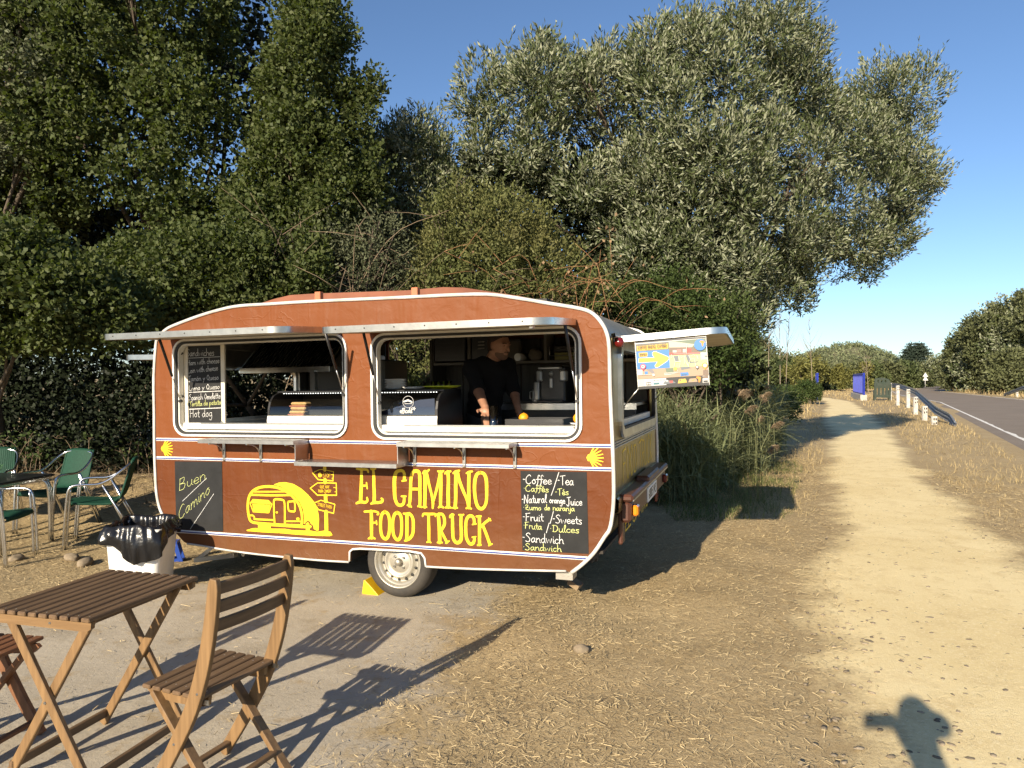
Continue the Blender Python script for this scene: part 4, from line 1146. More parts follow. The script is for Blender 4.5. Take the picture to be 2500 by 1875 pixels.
LG = [[(-1.1439,0.8132,0.0219),(-1.0757,0.8089,0.0217),(-1.0084,0.7892,0.0216),(-0.9507,0.759,0.0214),(-0.9024,0.7192,0.0213),(-0.8677,0.6754,0.0212),(-0.8488,0.6235,0.0212),(-0.843,0.5748,0.0212),(-0.8493,0.5219,0.0203)],[(-0.8493,0.5196,0.0177),(-1.0359,0.5144,0.0189),(-1.2549,0.5168,0.0203),(-1.3174,0.5246,0.0214),(-1.3402,0.5513,0.0224),(-1.3518,0.6088,0.0234),(-1.3526,0.6669,0.0234),(-1.3384,0.7255,0.0233),(-1.305,0.7692,0.0223),(-1.2498,0.7981,0.0212),(-1.1943,0.81,0.0211),(-1.1439,0.8132,0.0219)],[(-1.2874,0.7671,0.013),(-1.1401,0.772,0.0128),(-0.9951,0.7782,0.0126)],[(-1.3157,0.741,0.0168),(-1.1223,0.7443,0.0173),(-0.9419,0.7525,0.0161)],[(-1.3319,0.6755,0.0093),(-1.3176,0.6413,0.0093),(-1.3015,0.6072,0.0093)],[(-1.3015,0.6064,0.0102),(-1.1522,0.605,0.0101)],[(-1.1513,0.6062,0.0091),(-1.1213,0.6744,0.0091)],[(-1.0974,0.5132,0.0154),(-1.1016,0.5817,0.0154),(-1.1034,0.658,0.0164),(-1.1022,0.7,0.0164),(-1.0911,0.7127,0.0163),(-1.0593,0.715,0.0163),(-1.0188,0.7109,0.0162),(-1.0047,0.6963,0.0162),(-1.0011,0.6433,0.0162),(-1.0025,0.5179,0.0171)],[(-0.9696,0.6996,0.0152),(-0.9428,0.7025,0.0152),(-0.9125,0.703,0.0151),(-0.9056,0.6663,0.0151),(-0.9085,0.6284,0.016),(-0.9353,0.6249,0.0152),(-0.962,0.6291,0.0152),(-0.9704,0.656,0.0143),(-0.9717,0.6824,0.0143),(-0.9696,0.6996,0.0152)],[(-1.0793,0.6102,0.0163),(-1.0721,0.6105,0.0163)],[(-0.8851,0.5683,0.023),(-0.8763,0.5687,0.023)],[(-1.2914,0.5467,0.0139),(-1.1991,0.5472,0.0147),(-1.1054,0.5487,0.0136)],[(-0.9971,0.544,0.0117),(-0.8611,0.5506,0.0115)],[(-1.3351,0.574,0.0131),(-1.3071,0.576,0.0139),(-1.2921,0.5632,0.0139),(-1.2905,0.5479,0.0139)],[(-0.631,0.9854,0.0284),(-0.6311,0.9579,0.0284)],[(-0.6302,0.8829,0.0292),(-0.6297,0.8617,0.0292)],[(-0.6272,0.7597,0.0309),(-0.6262,0.717,0.0309)],[(-0.6242,0.6353,0.0318),(-0.6242,0.4905,0.0335)],[(-0.7403,0.9312,0.0078),(-0.679,0.9582,0.0043),(-0.6315,0.9575,0.0043),(-0.5524,0.9466,0.0043)],[(-0.5524,0.9473,0.006),(-0.5592,0.875,0.0077)],[(-0.5583,0.8762,0.0094),(-0.6264,0.8785,0.0095),(-0.6912,0.8818,0.0095)],[(-0.6912,0.8818,0.0095),(-0.7403,0.9312,0.0087)],[(-0.7642,0.8126,0.0079),(-0.6981,0.8555,0.0069)],[(-0.6981,0.8555,0.0069),(-0.616,0.8584,0.0077),(-0.5305,0.8593,0.0085)],[(-0.5305,0.8593,0.0085),(-0.5296,0.7662,0.0085)],[(-0.5296,0.7662,0.0094),(-0.6134,0.7639,0.0095),(-0.6998,0.7607,0.0095)],[(-0.6998,0.7607,0.0095),(-0.7642,0.8126,0.0087)],[(-0.7313,0.699,0.0078),(-0.6693,0.7223,0.0069)],[(-0.6693,0.7223,0.0069),(-0.61,0.7102,0.0077),(-0.5453,0.6962,0.0077)],[(-0.5453,0.6962,0.0077),(-0.5575,0.6268,0.0077)],[(-0.5575,0.6268,0.0085),(-0.6242,0.6372,0.0086),(-0.6931,0.6491,0.0087)],[(-0.6931,0.6491,0.0087),(-0.7313,0.699,0.0087)],[(-0.5721,0.9228,0.0043),(-0.555,0.9232,0.0043)],[(-0.5683,0.8958,0.0043),(-0.5576,0.8962,0.0043)],[(-0.5545,0.8245,0.0043),(-0.5311,0.8242,0.0043)],[(-0.5444,0.7923,0.0043),(-0.5308,0.7928,0.0043)]]
for t, u, v, h, wd, sl in [('STOP',-0.6498,0.9002,0.0164,0.0688,0.018),('QUE HAY',-0.6772,0.8155,0.0112,0.0861,0.012),('PARA COMER?',-0.6907,0.7815,0.0112,0.1141,0.026),('STREET FOOD',-0.699,0.6787,0.0119,0.1267,-0.148)]:
    LG += write(t, u, v, h, wd, .0022, sl, jit=0)
ribbons(LG, -.0031, smooth=True, sub=3).build('emblem_lines', m_yellow, logo)
# ---------------------------------------------------------------- wheels
m_tyre = mat('tyre_rubber', (.026, .023, .020), .8, col2=(.050, .043, .034), vscale=5, bump=(60, .3, .002))
m_rim = mat('silver_wheel_paint', (.52, .49, .42), .38, .55, col2=(.40, .37, .30), vscale=6)
def wheel(x, y0, s):
    """s = +1 with the outer face towards -y"""
    w = empty('wheel'); w.parent = CAR
    w.location = (x, y0, .272)
    Y = lambda h: h * s
    MB().lathe([(.186, Y(.012)), (.20, Y(.0)), (.235, Y(.0)), (.262, Y(.022)), (.272, Y(.05)), (.272, Y(.15)), (.262, Y(.18)), (.2, Y(.195))], (0, 0, 0), 'Y', 48).build('tyre', m_tyre, w)
    rim = MB().lathe([(.194, Y(.004)), (.190, Y(-.001)), (.182, Y(.004)), (.178, Y(.022)), (.172, Y(.030)), (.160, Y(.032)), (.158, Y(.05)), (.150, Y(.062)), (.128, Y(.050)), (.122, Y(.030)), (.114, Y(.022)), (.104, Y(.028)), (.085, Y(.046)), (.079, Y(.040)), (.0, Y(.040))], (0, 0, 0), 'Y', 48)
    rim.build('rim', m_rim, w)
    MB().lathe([(0, Y(-.002)), (.022, Y(.0)), (.026, Y(.008)), (.027, Y(.04))], (0, 0, 0), 'Y', 20).build('hub_cap', mat('hub_metal', (.40, .37, .31), .45, .7), w)
    for k in range(4):
        a = R(42 + 90 * k)
        MB().cyl((.052 * math.cos(a), Y(.022), .052 * math.sin(a)), (.052 * math.cos(a), Y(.04), .052 * math.sin(a)), .009, 6, smooth=False).build('wheel_bolt', m_steel, w)
    for k in range(14):
        a = R(8 + 360 / 14 * k)
        MB().lathe([(0, Y(.044)), (.0095, Y(.044)), (.010, Y(.052))], (.138 * math.cos(a), 0, .138 * math.sin(a)), 'Y', 10).build('vent_hole', m_rubber, w)
wheel(wx, .035, 1)
wheel(wx, WID - .035, -1)
MB().cyl((wx, .2, .27), (wx, WID - .2, .27), .035, 10).build('axle', m_dark, CAR)
for y in (.45, 1.75):
    MB().box((-.4, y, .33), (3.6, .06, .09)).build('chassis_beam', m_dark, CAR)
# drawbar, coupling with its red lever, corner steady, skids
tb = MB()
tb.bar((-2.0, .5, .36), (-3.05, 1.1, .36), .06, .08); tb.bar((-2.0, 1.7, .36), (-3.05, 1.1, .36), .06, .08)
tb = tb.build('drawbar', m_alu_dull, CAR)
cpl = MB().box((-3.18, 1.1, .38), (.30, .10, .10), bev=.03)
cpl.cyl((-3.0, 1.1, .05), (-3.0, 1.1, .5), .022, 10)
cpl.build('coupling', mat('pale_casting', (.50, .46, .38), .5, .4), tb)
MB().bar((-3.2, 1.1, .43), (-3.02, 1.1, .54), .03, .02).build('coupling_lever', mat('red_plastic', (.42, .03, .02), .4), tb)
sl = MB()
sl.bar((-1.9, .28, .26), (-2.05, .20, .13), .05, .03); sl.bar((-2.07, .2, .12), (-1.65, .2, .19), .05, .035)
sl.bar((-1.55, .3, .3), (-1.6, .22, .18), .02, .02)
sl.build('corner_steady', m_alu_dull, CAR)
ls = MB()
ls.bar((.82, .66, .27), (1.17, .63, .055), .075, .022)
ls.bar((1.14, .64, .07), (1.22, .63, .025), .10, .04)
ls.build('corner_steady', mat('rusty_wood', (.26, .19, .11), .8, col2=(.16, .1, .06), vscale=12), CAR)
MB().box((1.25, .1, .29), (.12, .12, .10)).build('corner_bracket', m_alu_dull, CAR)
# ---------------------------------------------------------------- inside the caravan
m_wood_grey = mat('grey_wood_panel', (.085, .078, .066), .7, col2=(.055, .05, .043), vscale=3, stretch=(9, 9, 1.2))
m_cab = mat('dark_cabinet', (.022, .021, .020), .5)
m_shelfboard = mat('pale_shelf_board', (.20, .18, .15), .6)
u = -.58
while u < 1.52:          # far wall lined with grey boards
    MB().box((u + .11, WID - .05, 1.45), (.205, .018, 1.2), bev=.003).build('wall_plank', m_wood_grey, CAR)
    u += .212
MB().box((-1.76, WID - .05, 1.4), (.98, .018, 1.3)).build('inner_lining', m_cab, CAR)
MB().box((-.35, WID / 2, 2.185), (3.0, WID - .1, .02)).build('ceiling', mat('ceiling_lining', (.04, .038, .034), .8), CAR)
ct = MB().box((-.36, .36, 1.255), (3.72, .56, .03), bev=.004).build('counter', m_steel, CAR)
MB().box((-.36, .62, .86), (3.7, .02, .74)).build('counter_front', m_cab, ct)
bc = MB().box((.86, 1.80, 1.405), (1.36, .66, .03), bev=.004).build('back_counter', m_steel, CAR)
MB().box((.86, 1.49, .93), (1.34, .03, .92)).build('cupboard', m_cab, bc)
MB().box((.86, 1.475, 1.385), (1.36, .012, .05)).build('steel_edge', m_steel, bc)
sh = MB().box((.48, 1.98, 1.805), (2.1, .30, .028), bev=.004).build('wall_shelf', m_shelfboard, CAR)
for x in (.62, -.56):
    MB().box((x, 1.98, 1.98), (.025, .30, .32)).build('divider', m_shelfboard, sh)
MB().box((-.57, 1.98, 1.2), (.03, .34, 1.7)).build('cabinet_side', m_wood_grey, CAR)
mb = MB().box((-.38, 1.98, 1.96), (.34, .28, .27), bev=.01)
for k in range(6): mb.box((-.40, 1.838, 1.86 + .04 * k), (.24, .004, .012))
in_car(mb.build('oven', m_black, None, 'black oven on the shelf behind the bartender', 'oven'))
MB().box((-.175, 1.86, 1.955), (.03, .02, .28)).build('pale_batten', m_shelfboard, sh)
nb = MB().box((-.06, 1.86, 1.96), (.17, .008, .28)).build('notice_panel', m_black, CAR)
ribbons([[(-.09 + .012, 1.985 + .032 * k, .010), (-.03 + .02, 1.985 + .032 * k, .010)] for k in (-1, 0, 1)], 1.853, smooth=False, cap=False).build('notice_print', m_chalk, nb)
# extractor hood with sloping baffle filters
hd = MB()
hd.box((-1.74, 1.02, 1.762), (1.02, .03, .055), bev=.004)
hd.box((-1.245, 1.45, 1.762), (.03, .86, .055), bev=.004)
hd = hd.build('extractor_hood', m_steel, CAR)
mb = MB()
for k in range(26):
    x = -2.22 + k * .038
    mb.bar((x, 1.03, 1.79), (x, 1.45, 2.15), .020, .022, up=(0, -.6, .8))
mb.build('baffle_slats', mat('baffle_steel', (.30, .30, .29), .32, 1.0), hd)
MB().quad((-2.24, 1.06, 1.79), (-1.24, 1.06, 1.79), (-1.24, 1.48, 2.15), (-2.24, 1.48, 2.15)).build('filter_backing', m_black, hd)
MB().box((-1.40, 1.0, 1.50), (.05, .05, .5)).build('steel_post', m_steel, CAR)
MB().box((-1.10, 1.6, 1.60), (.5, .5, .5), bev=.02).build('fridge_cabinet', mat('pale_cabinet', (.12, .12, .11), .5), CAR)
# chalk menu board standing in the left hatch
mbd = empty('menu_board', label='tall black chalk menu board headed Sandwiches in the left hatch', cat='menu board')
plate('panel', [[(-2.0, 1.255), (-1.655, 1.255), (-1.655, 1.962), (-2.0, 1.962)]], .010, m_board, mbd, at=.070)
m_frame = mat('cream_frame', (.66, .61, .50), .6, col2=(.55, .5, .4), vscale=10)
plate('frame', [[(-2.05, 1.235), (-1.615, 1.235), (-1.615, 1.985), (-2.05, 1.985)], [(-1.992, 1.262), (-1.652, 1.262), (-1.652, 1.955), (-1.992, 1.955)]], .016, m_frame, mbd, at=.066)
for t, u_, v_, h, wd, sl_ in [('Sandwiches',-2.0087,1.8693,0.0289,0.2881,0.005),('Ham with cheese',-1.9996,1.7934,0.0229,0.332,0.045),('.Loin with cheese',-2.0052,1.7263,0.0229,0.3214,0.066),(".Jamo'n y Queso",-2.0022,1.658,0.0219,0.323,0.042),('.Lomo y Queso',-2.0,1.5802,0.0219,0.3301,0.043),('.Spanish Omelette',-1.9953,1.4995,0.0239,0.3323,0.046),('~.Tortilla de patata',-1.9938,1.4472,0.0209,0.3359,0.055),('.Hot dog',-1.9968,1.3561,0.0329,0.2485,0.034)]:
    ribbons(write(t.lstrip('~'), u_, v_, h, wd, .0032, sl_), .0645, smooth=False).build('chalk_writing', m_chalky if t[0] == '~' else m_chalk, mbd)
for st in [[(-2.0071,1.8544,0.0031),(-1.6637,1.8586,0.003)],[(-1.999,1.5668,0.0056),(-1.657,1.5759,0.0054)],[(-2.0017,1.4248,0.0062),(-1.6596,1.4365,0.006)]]:
    ribbons([st], .0645, smooth=False).build('chalk_line', m_chalk, mbd)
MB().box((-1.645, .052, 1.30), (.022, .012, .05), bev=.004).build('latch', m_alu, mbd)
MB().tube([(-2.035, .05, 1.90), (-2.045, .03, 1.88), (-2.045, .03, 1.55), (-2.035, .05, 1.53)], .010, 8).build('handle', m_rubber, mbd)
in_car(mbd)
# refrigerated display case
dc = empty('display_case', label='refrigerated counter display case with curved glass and pale base', cat='display case')
DU0, DU1 = -1.245, .27
m_glass = mat('case_glass', (.9, .95, .95), .02, alpha=.03)
bs = MB().box(((DU0 + DU1) / 2, .36, 1.300), (DU1 - DU0, .48, .06)).build('base', m_black, dc)
prof = [(.120, 1.285), (.112, 1.30), (.110, 1.33), (.118, 1.368)]
vs_ = [(x, y, z) for x in (DU0, DU1) for y, z in prof]
MB().add(vs_, [(i, 4 + i, 5 + i, i + 1) for i in range(3)], 0, True).build('front_apron', mat('case_cream', (.66, .62, .54), .4), dc)
gp = [(.12, 1.370), (.122, 1.42), (.14, 1.48), (.185, 1.53), (.26, 1.556)]
vs_ = [(x, y, z) for x in (DU0 + .02, DU1 - .02) for y, z in gp]
k = len(gp)
MB().add(vs_, [(i, k + i, k + i + 1, i + 1) for i in range(k - 1)], 0, True).build('front_glass', m_glass, dc)
for x in (DU0, DU1 - .018):
    ck = [(.115, 1.285)] + gp + [(.58, 1.556), (.60, 1.285)]
    plate('end_cheek', [ck], .018, m_black, dc, plane='YZ', at=x + .009)
MB().box(((DU0 + DU1) / 2, .42, 1.560), (DU1 - DU0, .34, .014), bev=.003).build('top', m_black, dc)
MB().box(((DU0 + DU1) / 2, .30, 1.333), (DU1 - DU0 - .06, .3, .008)).build('deck', m_steel, dc)
MB().box(((DU0 + DU1) / 2, .585, 1.45), (DU1 - DU0 - .04, .01, .2)).build('back_panel', m_cab, dc)
# the lit diodes under the lid
m_led = bpy.data.materials.new('lit_diode'); m_led.use_nodes = True
b_ = m_led.node_tree.nodes['Principled BSDF']; b_.inputs['Emission Color'].default_value = (1, .98, .92, 1); b_.inputs['Emission Strength'].default_value = 2.0
lm = MB()
for i in range(60):
    lm.box((DU0 + .06 + i * .0235, .258, 1.546), (.008, .004, .006))
lm.build('light_strip', m_led, dc)
plate('front_print', [[(-.33, 1.375), (.245, 1.375), (.245, 1.50), (.12, 1.49), (-.1, 1.43)]], .001, mat('navy_print', (.02, .03, .06), .3), dc, at=.128)
ribbons(write('efficold', .02 - .06, 1.392, .018, .105, .0052, 0, 0), .1165, smooth=False).build('case_lettering', m_chalk, dc)
fl_ = [[(.078 + .012 * math.cos(R(a)), 1.425 + .012 * math.sin(R(a)), .007), (.078 + .004 * math.cos(R(a)), 1.425 + .004 * math.sin(R(a)), .005)] for a in range(0, 360, 72)]
stk = fl_ + [[(.03 + .045 * math.cos(R(a)), 1.475 + .045 * math.sin(R(a)), .003) for a in range(0, 361, 24)], [(-.005, 1.478, .012), (.03, 1.488, .016), (.062, 1.474, .012)], [(.0, 1.462, .004), (.06, 1.462, .004)]]
ribbons(stk, .1180, smooth=False).build('case_sticker', mat('sticker_white', (.5, .5, .5), .6), dc)
in_car(dc)
# food in the case
m_bread = mat('bread', (.46, .28, .10), .8, col2=(.58, .40, .18), vscale=25)
m_ham = mat('ham', (.42, .16, .11), .6)
def sandwich(u_, w_, v_, lab):
    s = empty('sandwich', (u_, w_, v_), label=lab, cat='sandwich')
    MB().box((0, 0, .018), (.15, .09, .028), bev=.012).build('bread', m_bread, s)
    MB().box((0, -.002, .036), (.155, .095, .010), bev=.004).build('filling', m_ham, s)
    MB().box((.005, 0, .055), (.15, .09, .026), bev=.012).build('bread', m_bread, s)
    in_car(s)
sandwich(-1.03, .24, 1.338, 'lower sandwich of the stack in the display case')
sandwich(-1.02, .25, 1.407, 'upper sandwich of the stack in the display case')
sandwich(-.06, .22, 1.338, 'toasted sandwich behind the glass beside the round sticker')
for i, x in enumerate((-.84, -.70, -.56)):
    t_ = MB().lathe([(0, .004), (.05, .004), (.066, .014), (.068, .014), (.05, 0), (0, 0)], (x, .25, 1.338), 'Z', 20)
    in_car(t_.build('dish', m_steel, None, ['first shiny dish right of the sandwiches in the display case', 'second shiny dish right of the sandwiches in the display case', 'third shiny dish right of the sandwiches in the display case'][i], 'dish', 'dishes in the display case'))
# crockery on the case and the counter
m_china = mat('white_china', (.80, .79, .75), .2, coat=.3)
def saucer(c, r, lab, grp='saucers on the counter'):
    t_ = MB().lathe([(0, .006), (r * .55, .006), (r * .85, .014), (r, .020), (r * 1.0, .016), (r * .6, 0), (0, 0)], c, 'Z', 28)
    return in_car(t_.build('saucer', m_china, None, lab, 'saucer', grp))
saucer((.385, .13, 1.271), .078, 'white saucer nearest to the display case')
saucer((.485, .21, 1.272), .078, 'white saucer in the middle of three on the counter')
saucer((.600, .14, 1.271), .078, 'white saucer nearest to the glass of drink')
saucer((-.06, .40, 1.568), .10, 'wide white plate lying on the display case', 'plates on the display case')
for i in range(6):
    saucer((-.235, .42, 1.568 + i * .013), .088, ['lowest white plate', 'second lowest white plate', 'third lowest white plate', 'third highest white plate', 'second highest white plate', 'topmost white plate'][i] + ' of the stack on the display case', 'stacked plates')
tr = MB().lathe([(0, .008), (.12, .010), (.15, .026), (.152, .022), (.06, .0), (0, 0)], (.175, .42, 1.568), 'Z', 26).build('tray', mat('lime_plastic', (.45, .55, .03), .35), None, 'lime green dish holding small glasses on the display case', 'tray')
in_car(tr)
m_drink = mat('clear_glass', (.9, .95, .95), .02, alpha=.10)
for i in range(4):
    g = MB().lathe([(.018, 0), (.020, .05), (.019, .05), (.017, .004), (0, .004)], (.10 + .045 * i, .42, 1.579), 'Z', 14)
    in_car(g.build('shot_glass', m_drink, None, ['first', 'second', 'third', 'fourth'][i] + ' small glass from the left on the lime green dish', 'glass', 'small glasses on the dish'))
gl = empty('drinking_glass', (.712, .13, 1.2705), label='tall clear glass of sparkling drink on the counter', cat='glass')
MB().lathe([(.031, 0), (.034, .172), (.0325, .172), (.030, .010), (0, .010)], (0, 0, 0), 'Z', 24).build('tumbler', m_drink, gl)
ic = MB()
rr = random.Random(9)
for i in range(14):
    ic.box((rr.uniform(-.016, .016), rr.uniform(-.016, .016), .02 + .008 * i), (.012, .012, .010), 0, Matrix.Rotation(rr.uniform(0, 3), 3, 'X') @ Matrix.Rotation(rr.uniform(0, 3), 3, 'Z'))
ic.build('ice', m_drink, gl)
in_car(gl)
m_orange = mat('orange_peel', (.80, .30, .01), .5, bump=(160, .4, .002))
def orange(c, lab):
    bm = bmesh.new(); bmesh.ops.create_uvsphere(bm, u_segments=20, v_segments=12, radius=.038)
    o = MB().add([(v.co.x, v.co.y, v.co.z * .95) for v in bm.verts], [[v.index for v in f.verts] for f in bm.faces], 0, True)
    bm.free()
    o.cyl((0, 0, .034), (0, 0, .039), .004, 6)
    o = o.build('orange', m_orange, None, lab, 'orange', 'oranges on the counter'); o.location = c
    in_car(o)
orange((.876, .34, 1.345), 'orange in the black tub on the counter')
orange((1.335, .17, 1.352), 'orange at the right end of the hatch')
tb_ = MB().box((.98, .40, 1.273), (.44, .30, .006))
for a, b_, s_ in ((.98, .25, (.44, .012, .07)), (.98, .55, (.44, .012, .07)), (.762, .40, (.012, .30, .07)), (1.198, .40, (.012, .30, .07))):
    tb_.box((a, b_, 1.305), s_)
in_car(tb_.build('tub', m_black, None, 'black plastic tub on the counter beside the glass', 'tub'))
in_car(MB().box((1.225, .12, 1.290), (.33, .10, .038), bev=.004).build('steel_tray', m_steel, None, 'shallow steel tray at the right end of the hatch', 'tray'))
in_car(MB().lathe([(0, .0), (.05, .0), (.062, .012), (.05, .008), (0, .008)], (1.335, .17, 1.3095), 'Z', 18).build('saucer', m_china, None, 'small white saucer under the orange at the right', 'saucer', 'saucers on the counter'))
# coffee machine on the back counter
cm = empty('coffee_machine', label='black and silver coffee machine on the back counter', cat='coffee machine')
m_silver = mat('silver_plastic', (.42, .42, .41), .35, .4)
MB().box((.77, 1.70, 1.585), (.24, .36, .33), bev=.015).build('body', m_black, cm)
for x in (.655, .875): MB().box((x, 1.54, 1.665), (.055, .12, .10), bev=.012).build('silver_panel', m_silver, cm)
MB().box((.765, 1.51, 1.735), (.20, .16, .018), bev=.004).build('lid', m_silver, cm)
MB().box((.765, 1.52, 1.60), (.03, .05, .09), bev=.006).build('spout', m_silver, cm)
MB().lathe([(0, -.012), (.02, -.012), (.022, 0)], (.765, 1.515, 1.685), 'Y', 16).build('dial', m_silver, cm)
MB().box((.765, 1.50, 1.435), (.24, .12, .02), bev=.004).build('drip_tray', m_black, cm)
MB().box((.63, 1.52, 1.53), (.05, .08, .17), bev=.01).build('milk_box', m_silver, cm)
in_car(cm)
jg = MB().lathe([(0, 0), (.034, 0), (.036, .02), (.030, .10), (.032, .125), (.030, .125), (.028, .1), (0, .02)], (.60, 1.56, 1.42), 'Z', 18)
jg.tube([(.57, 1.56, 1.53), (.545, 1.56, 1.52), (.545, 1.56, 1.46), (.57, 1.56, 1.45)], .005, 6)
in_car(jg.build('milk_jug', m_steel, None, 'shiny steel milk jug on the back counter', 'jug'))
cb = empty('cocoa_box', (1.035, 1.72, 1.42), label='yellow cocoa powder box with red band at the right of the coffee machine', cat='box')
MB().box((0, 0, .15), (.15, .12, .30), bev=.004).build('carton', mat('yellow_carton', (.62, .47, .08), .6), cb)
MB().box((0, -.001, .325), (.152, .122, .05), bev=.004).build('red_band', mat('red_carton', (.4, .03, .03), .6), cb)
ribbons(write('ColaCao', -.07, .12, .022, .14, .009, .55, 0), -.0615, smooth=False).build('box_lettering', m_black, cb)
in_car(cb)
# things on the wall shelf
rk = MB()
for z in (1.86, 1.93): rk.tube([(.66, 1.84, z), (1.40, 1.84, z), (1.40, 2.1, z), (.66, 2.1, z), (.66, 1.84, z)], .0035, 6)
for x in (.66, .9, 1.15, 1.40): rk.cyl((x, 1.84, 1.82), (x, 1.84, 1.95), .0035, 6)
in_car(rk.build('wire_rack', m_alu, None, 'wire rack standing on the wall shelf', 'rack'))
in_car(MB().box((.83, 1.95, 1.855), (.26, .16, .07), bev=.004).build('box', mat('olive_box', (.28, .27, .10), .7), None, 'olive green box in the wire rack', 'box'))
in_car(MB().box((.84, 1.96, 1.927), (.30, .17, .07), bev=.01).build('box', m_cab, None, 'dark box on top of the olive green box', 'box'))
in_car(MB().lathe([(0, 0), (.032, 0), (.034, .07), (.03, .085), (.03, .1), (0, .1)], (1.10, 1.95, 1.82), 'Z', 16).build('jar', m_steel, None, 'steel jar in the wire rack beside the olive box', 'jar'))
in_car(MB().lathe([(0, 0), (.04, 0), (.085, .045), (.08, .045), (.03, .008), (0, .008)], (1.28, 1.94, 1.82), 'Z', 20).build('bowl', m_china, None, 'white bowl in the wire rack at the right', 'bowl'))
in_car(MB().cyl((.33, 1.86, 1.857), (.36, 2.05, 1.857), .037, 18).build('paper_roll', m_china, None, 'white paper roll lying on the wall shelf', 'paper roll'))
bgm = MB(); lump_mesh(bgm, (0, 0, 0), (.085, .07, .065), 77)
o = bgm.build('paper_bag', mat('cream_bag', (.22, .19, .15), .8, bump=(25, .6, .01)), None, 'crumpled cream paper bag on the wall shelf', 'bag'); o.location = (.49, 1.95, 1.878); in_car(o)
in_car(MB().box((.235, 2.02, 1.93), (.18, .10, .22), bev=.02).build('cardboard_box', mat('pale_card', (.16, .15, .13), .7), None, 'pale carton on the wall shelf behind the bartender', 'box'))
in_car(MB().box((-1.315, 2.08, 1.83), (.11, .10, .18), bev=.015).build('towel_dispenser', m_white, None, 'white paper towel dispenser beside the far door', 'dispenser'))
in_car(MB().box((-1.49, .75, 1.33), (.09, .12, .12), bev=.004).build('carton', mat('kraft', (.40, .33, .22), .8), None, 'cream carton on the counter left of the display case', 'carton'))
in_car(MB().box((-1.40, .85, 1.315), (.16, .18, .09), bev=.004).build('white_tub', m_white, None, 'white tub on the counter left of the display case', 'tub'))
# ---------------------------------------------------------------- the bartender, leaning over the counter
def arr(*p): return np.array(p, float)
HC = arr(.512, .84, 1.918)                     # head centre
fw = arr(.90, -.40, -.17); fw /= np.linalg.norm(fw)   # where he looks
sd = np.cross(fw, arr(0, 0, 1)); sd /= np.linalg.norm(sd)   # his right
up_ = np.cross(sd, fw)
HM = np.stack([fw, sd, up_])                   # world -> head axes
def head(P):
    q = (P - HC) @ HM.T
    e = lambda c, r: ellip(q, c, r)
    d = smin(e((-.012, 0, .025), (.098, .075, .088)), e((.018, 0, -.035), (.066, .058, .078)), .03)
    d = smin(d, e((.055, 0, -.085), (.030, .032, .024)), .025)                      # chin
    d = smin(d, capsule(q, (.083, 0, .012), (.108, 0, -.026), .010, .0145), .012)   # nose
    d = smin(d, e((.080, 0, .028), (.014, .050, .012)), .014)                       # brow
    d = smin(d, e((.078, 0, -.058), (.018, .026, .010)), .010)                      # lips
    for s in (-1, 1):
        d = smin(d, e((-.008, s * .076, -.004), (.022, .010, .034)), .008)          # ears
        d = np.maximum(d, -e((.088, s * .032, .008), (.010, .016, .008)))           # eye sockets
        d = smin(d, e((.076, s * .032, .006), (.009, .013, .008)), .002)
    return d
SHR, SHL = arr(.30, .74, 1.735), arr(.515, 1.02, 1.745)
ELR, ELL = arr(.405, .62, 1.545), arr(.575, 1.02, 1.52)
WRR, WRL = arr(.590, .285, 1.425), arr(.655, .86, 1.415)
HIP = arr(.30, 1.0, 1.33)
CHE = arr(.385, .90, 1.66)
def hand(P, wr, dirv, sidev, spread):
    dirv = dirv / np.linalg.norm(dirv); sidev = sidev / np.linalg.norm(sidev)
    nrm = np.cross(dirv, sidev)
    palm = wr + dirv * .045
    d = capsule(P, wr, palm, .024, .030)
    d = smin(d, capsule(P, palm - sidev * .02, palm + sidev * .02 + dirv * .015, .018, .017), .015)
    for k, (o, ln) in enumerate(((-.028, .062), (-.010, .074), (.010, .070), (.028, .056))):
        r0 = palm + dirv * .03 + sidev * o
        m_ = r0 + (dirv + sidev * o * spread) * ln * .55 + nrm * .010
        t_ = m_ + (dirv * .8 + nrm * .6) * ln * .5
        d = smin(d, smin(capsule(P, r0, m_, .0095, .0085), capsule(P, m_, t_, .0085, .007), .004), .006)
    th0 = palm - sidev * .03 - dirv * .02
    th1 = th0 - sidev * .032 + dirv * .03 + nrm * .015
    th2 = th1 + dirv * .035 + nrm * .012
    d = smin(d, smin(capsule(P, th0, th1, .013, .0105), capsule(P, th1, th2, .0105, .0085), .004), .010)
    return d
def skin_f(P):
    d = head(P)
    d = smin(d, capsule(P, HC + up_ * -.07 - fw * .03, CHE + arr(.01, -.0, .10), .056, .062), .03)
    d = np.minimum(d, hand(P, WRR, arr(.10, -.20, -.16), arr(1, .35, .0), 7))
    d = np.minimum(d, hand(P, WRL, arr(.10, -.1, -.2), arr(.3, -.9, .1), 4))
    for a, b, c in ((SHR, ELR, WRR), (SHL, ELL, WRL)):
        d = smin(d, smin(capsule(P, a, b, .050, .043), capsule(P, b, c, .043, .028), .02), .012)
    d = smin(d, smin(capsule(P, CHE, HIP, .13, .13), capsule(P, SHR, SHL, .06, .06), .08), .03)
    for s in (-1, 1):
        hp = HIP + arr(.05, -.06, 0) * s * 1.2
        d = smin(d, smin(capsule(P, hp, arr(hp[0] + .02, hp[1], .90), .085, .062), capsule(P, arr(hp[0] + .02, hp[1], .90), arr(hp[0], hp[1] + .02, .52), .062, .045), .03), .03)
        d = smin(d, capsule(P, arr(hp[0], hp[1] + .02, .50), arr(hp[0] + .12, hp[1] - .05, .48), .04, .03), .03)
    return d
bart = empty('person', label='bartender in black T-shirt leaning over the counter and reaching for a glass', cat='person')
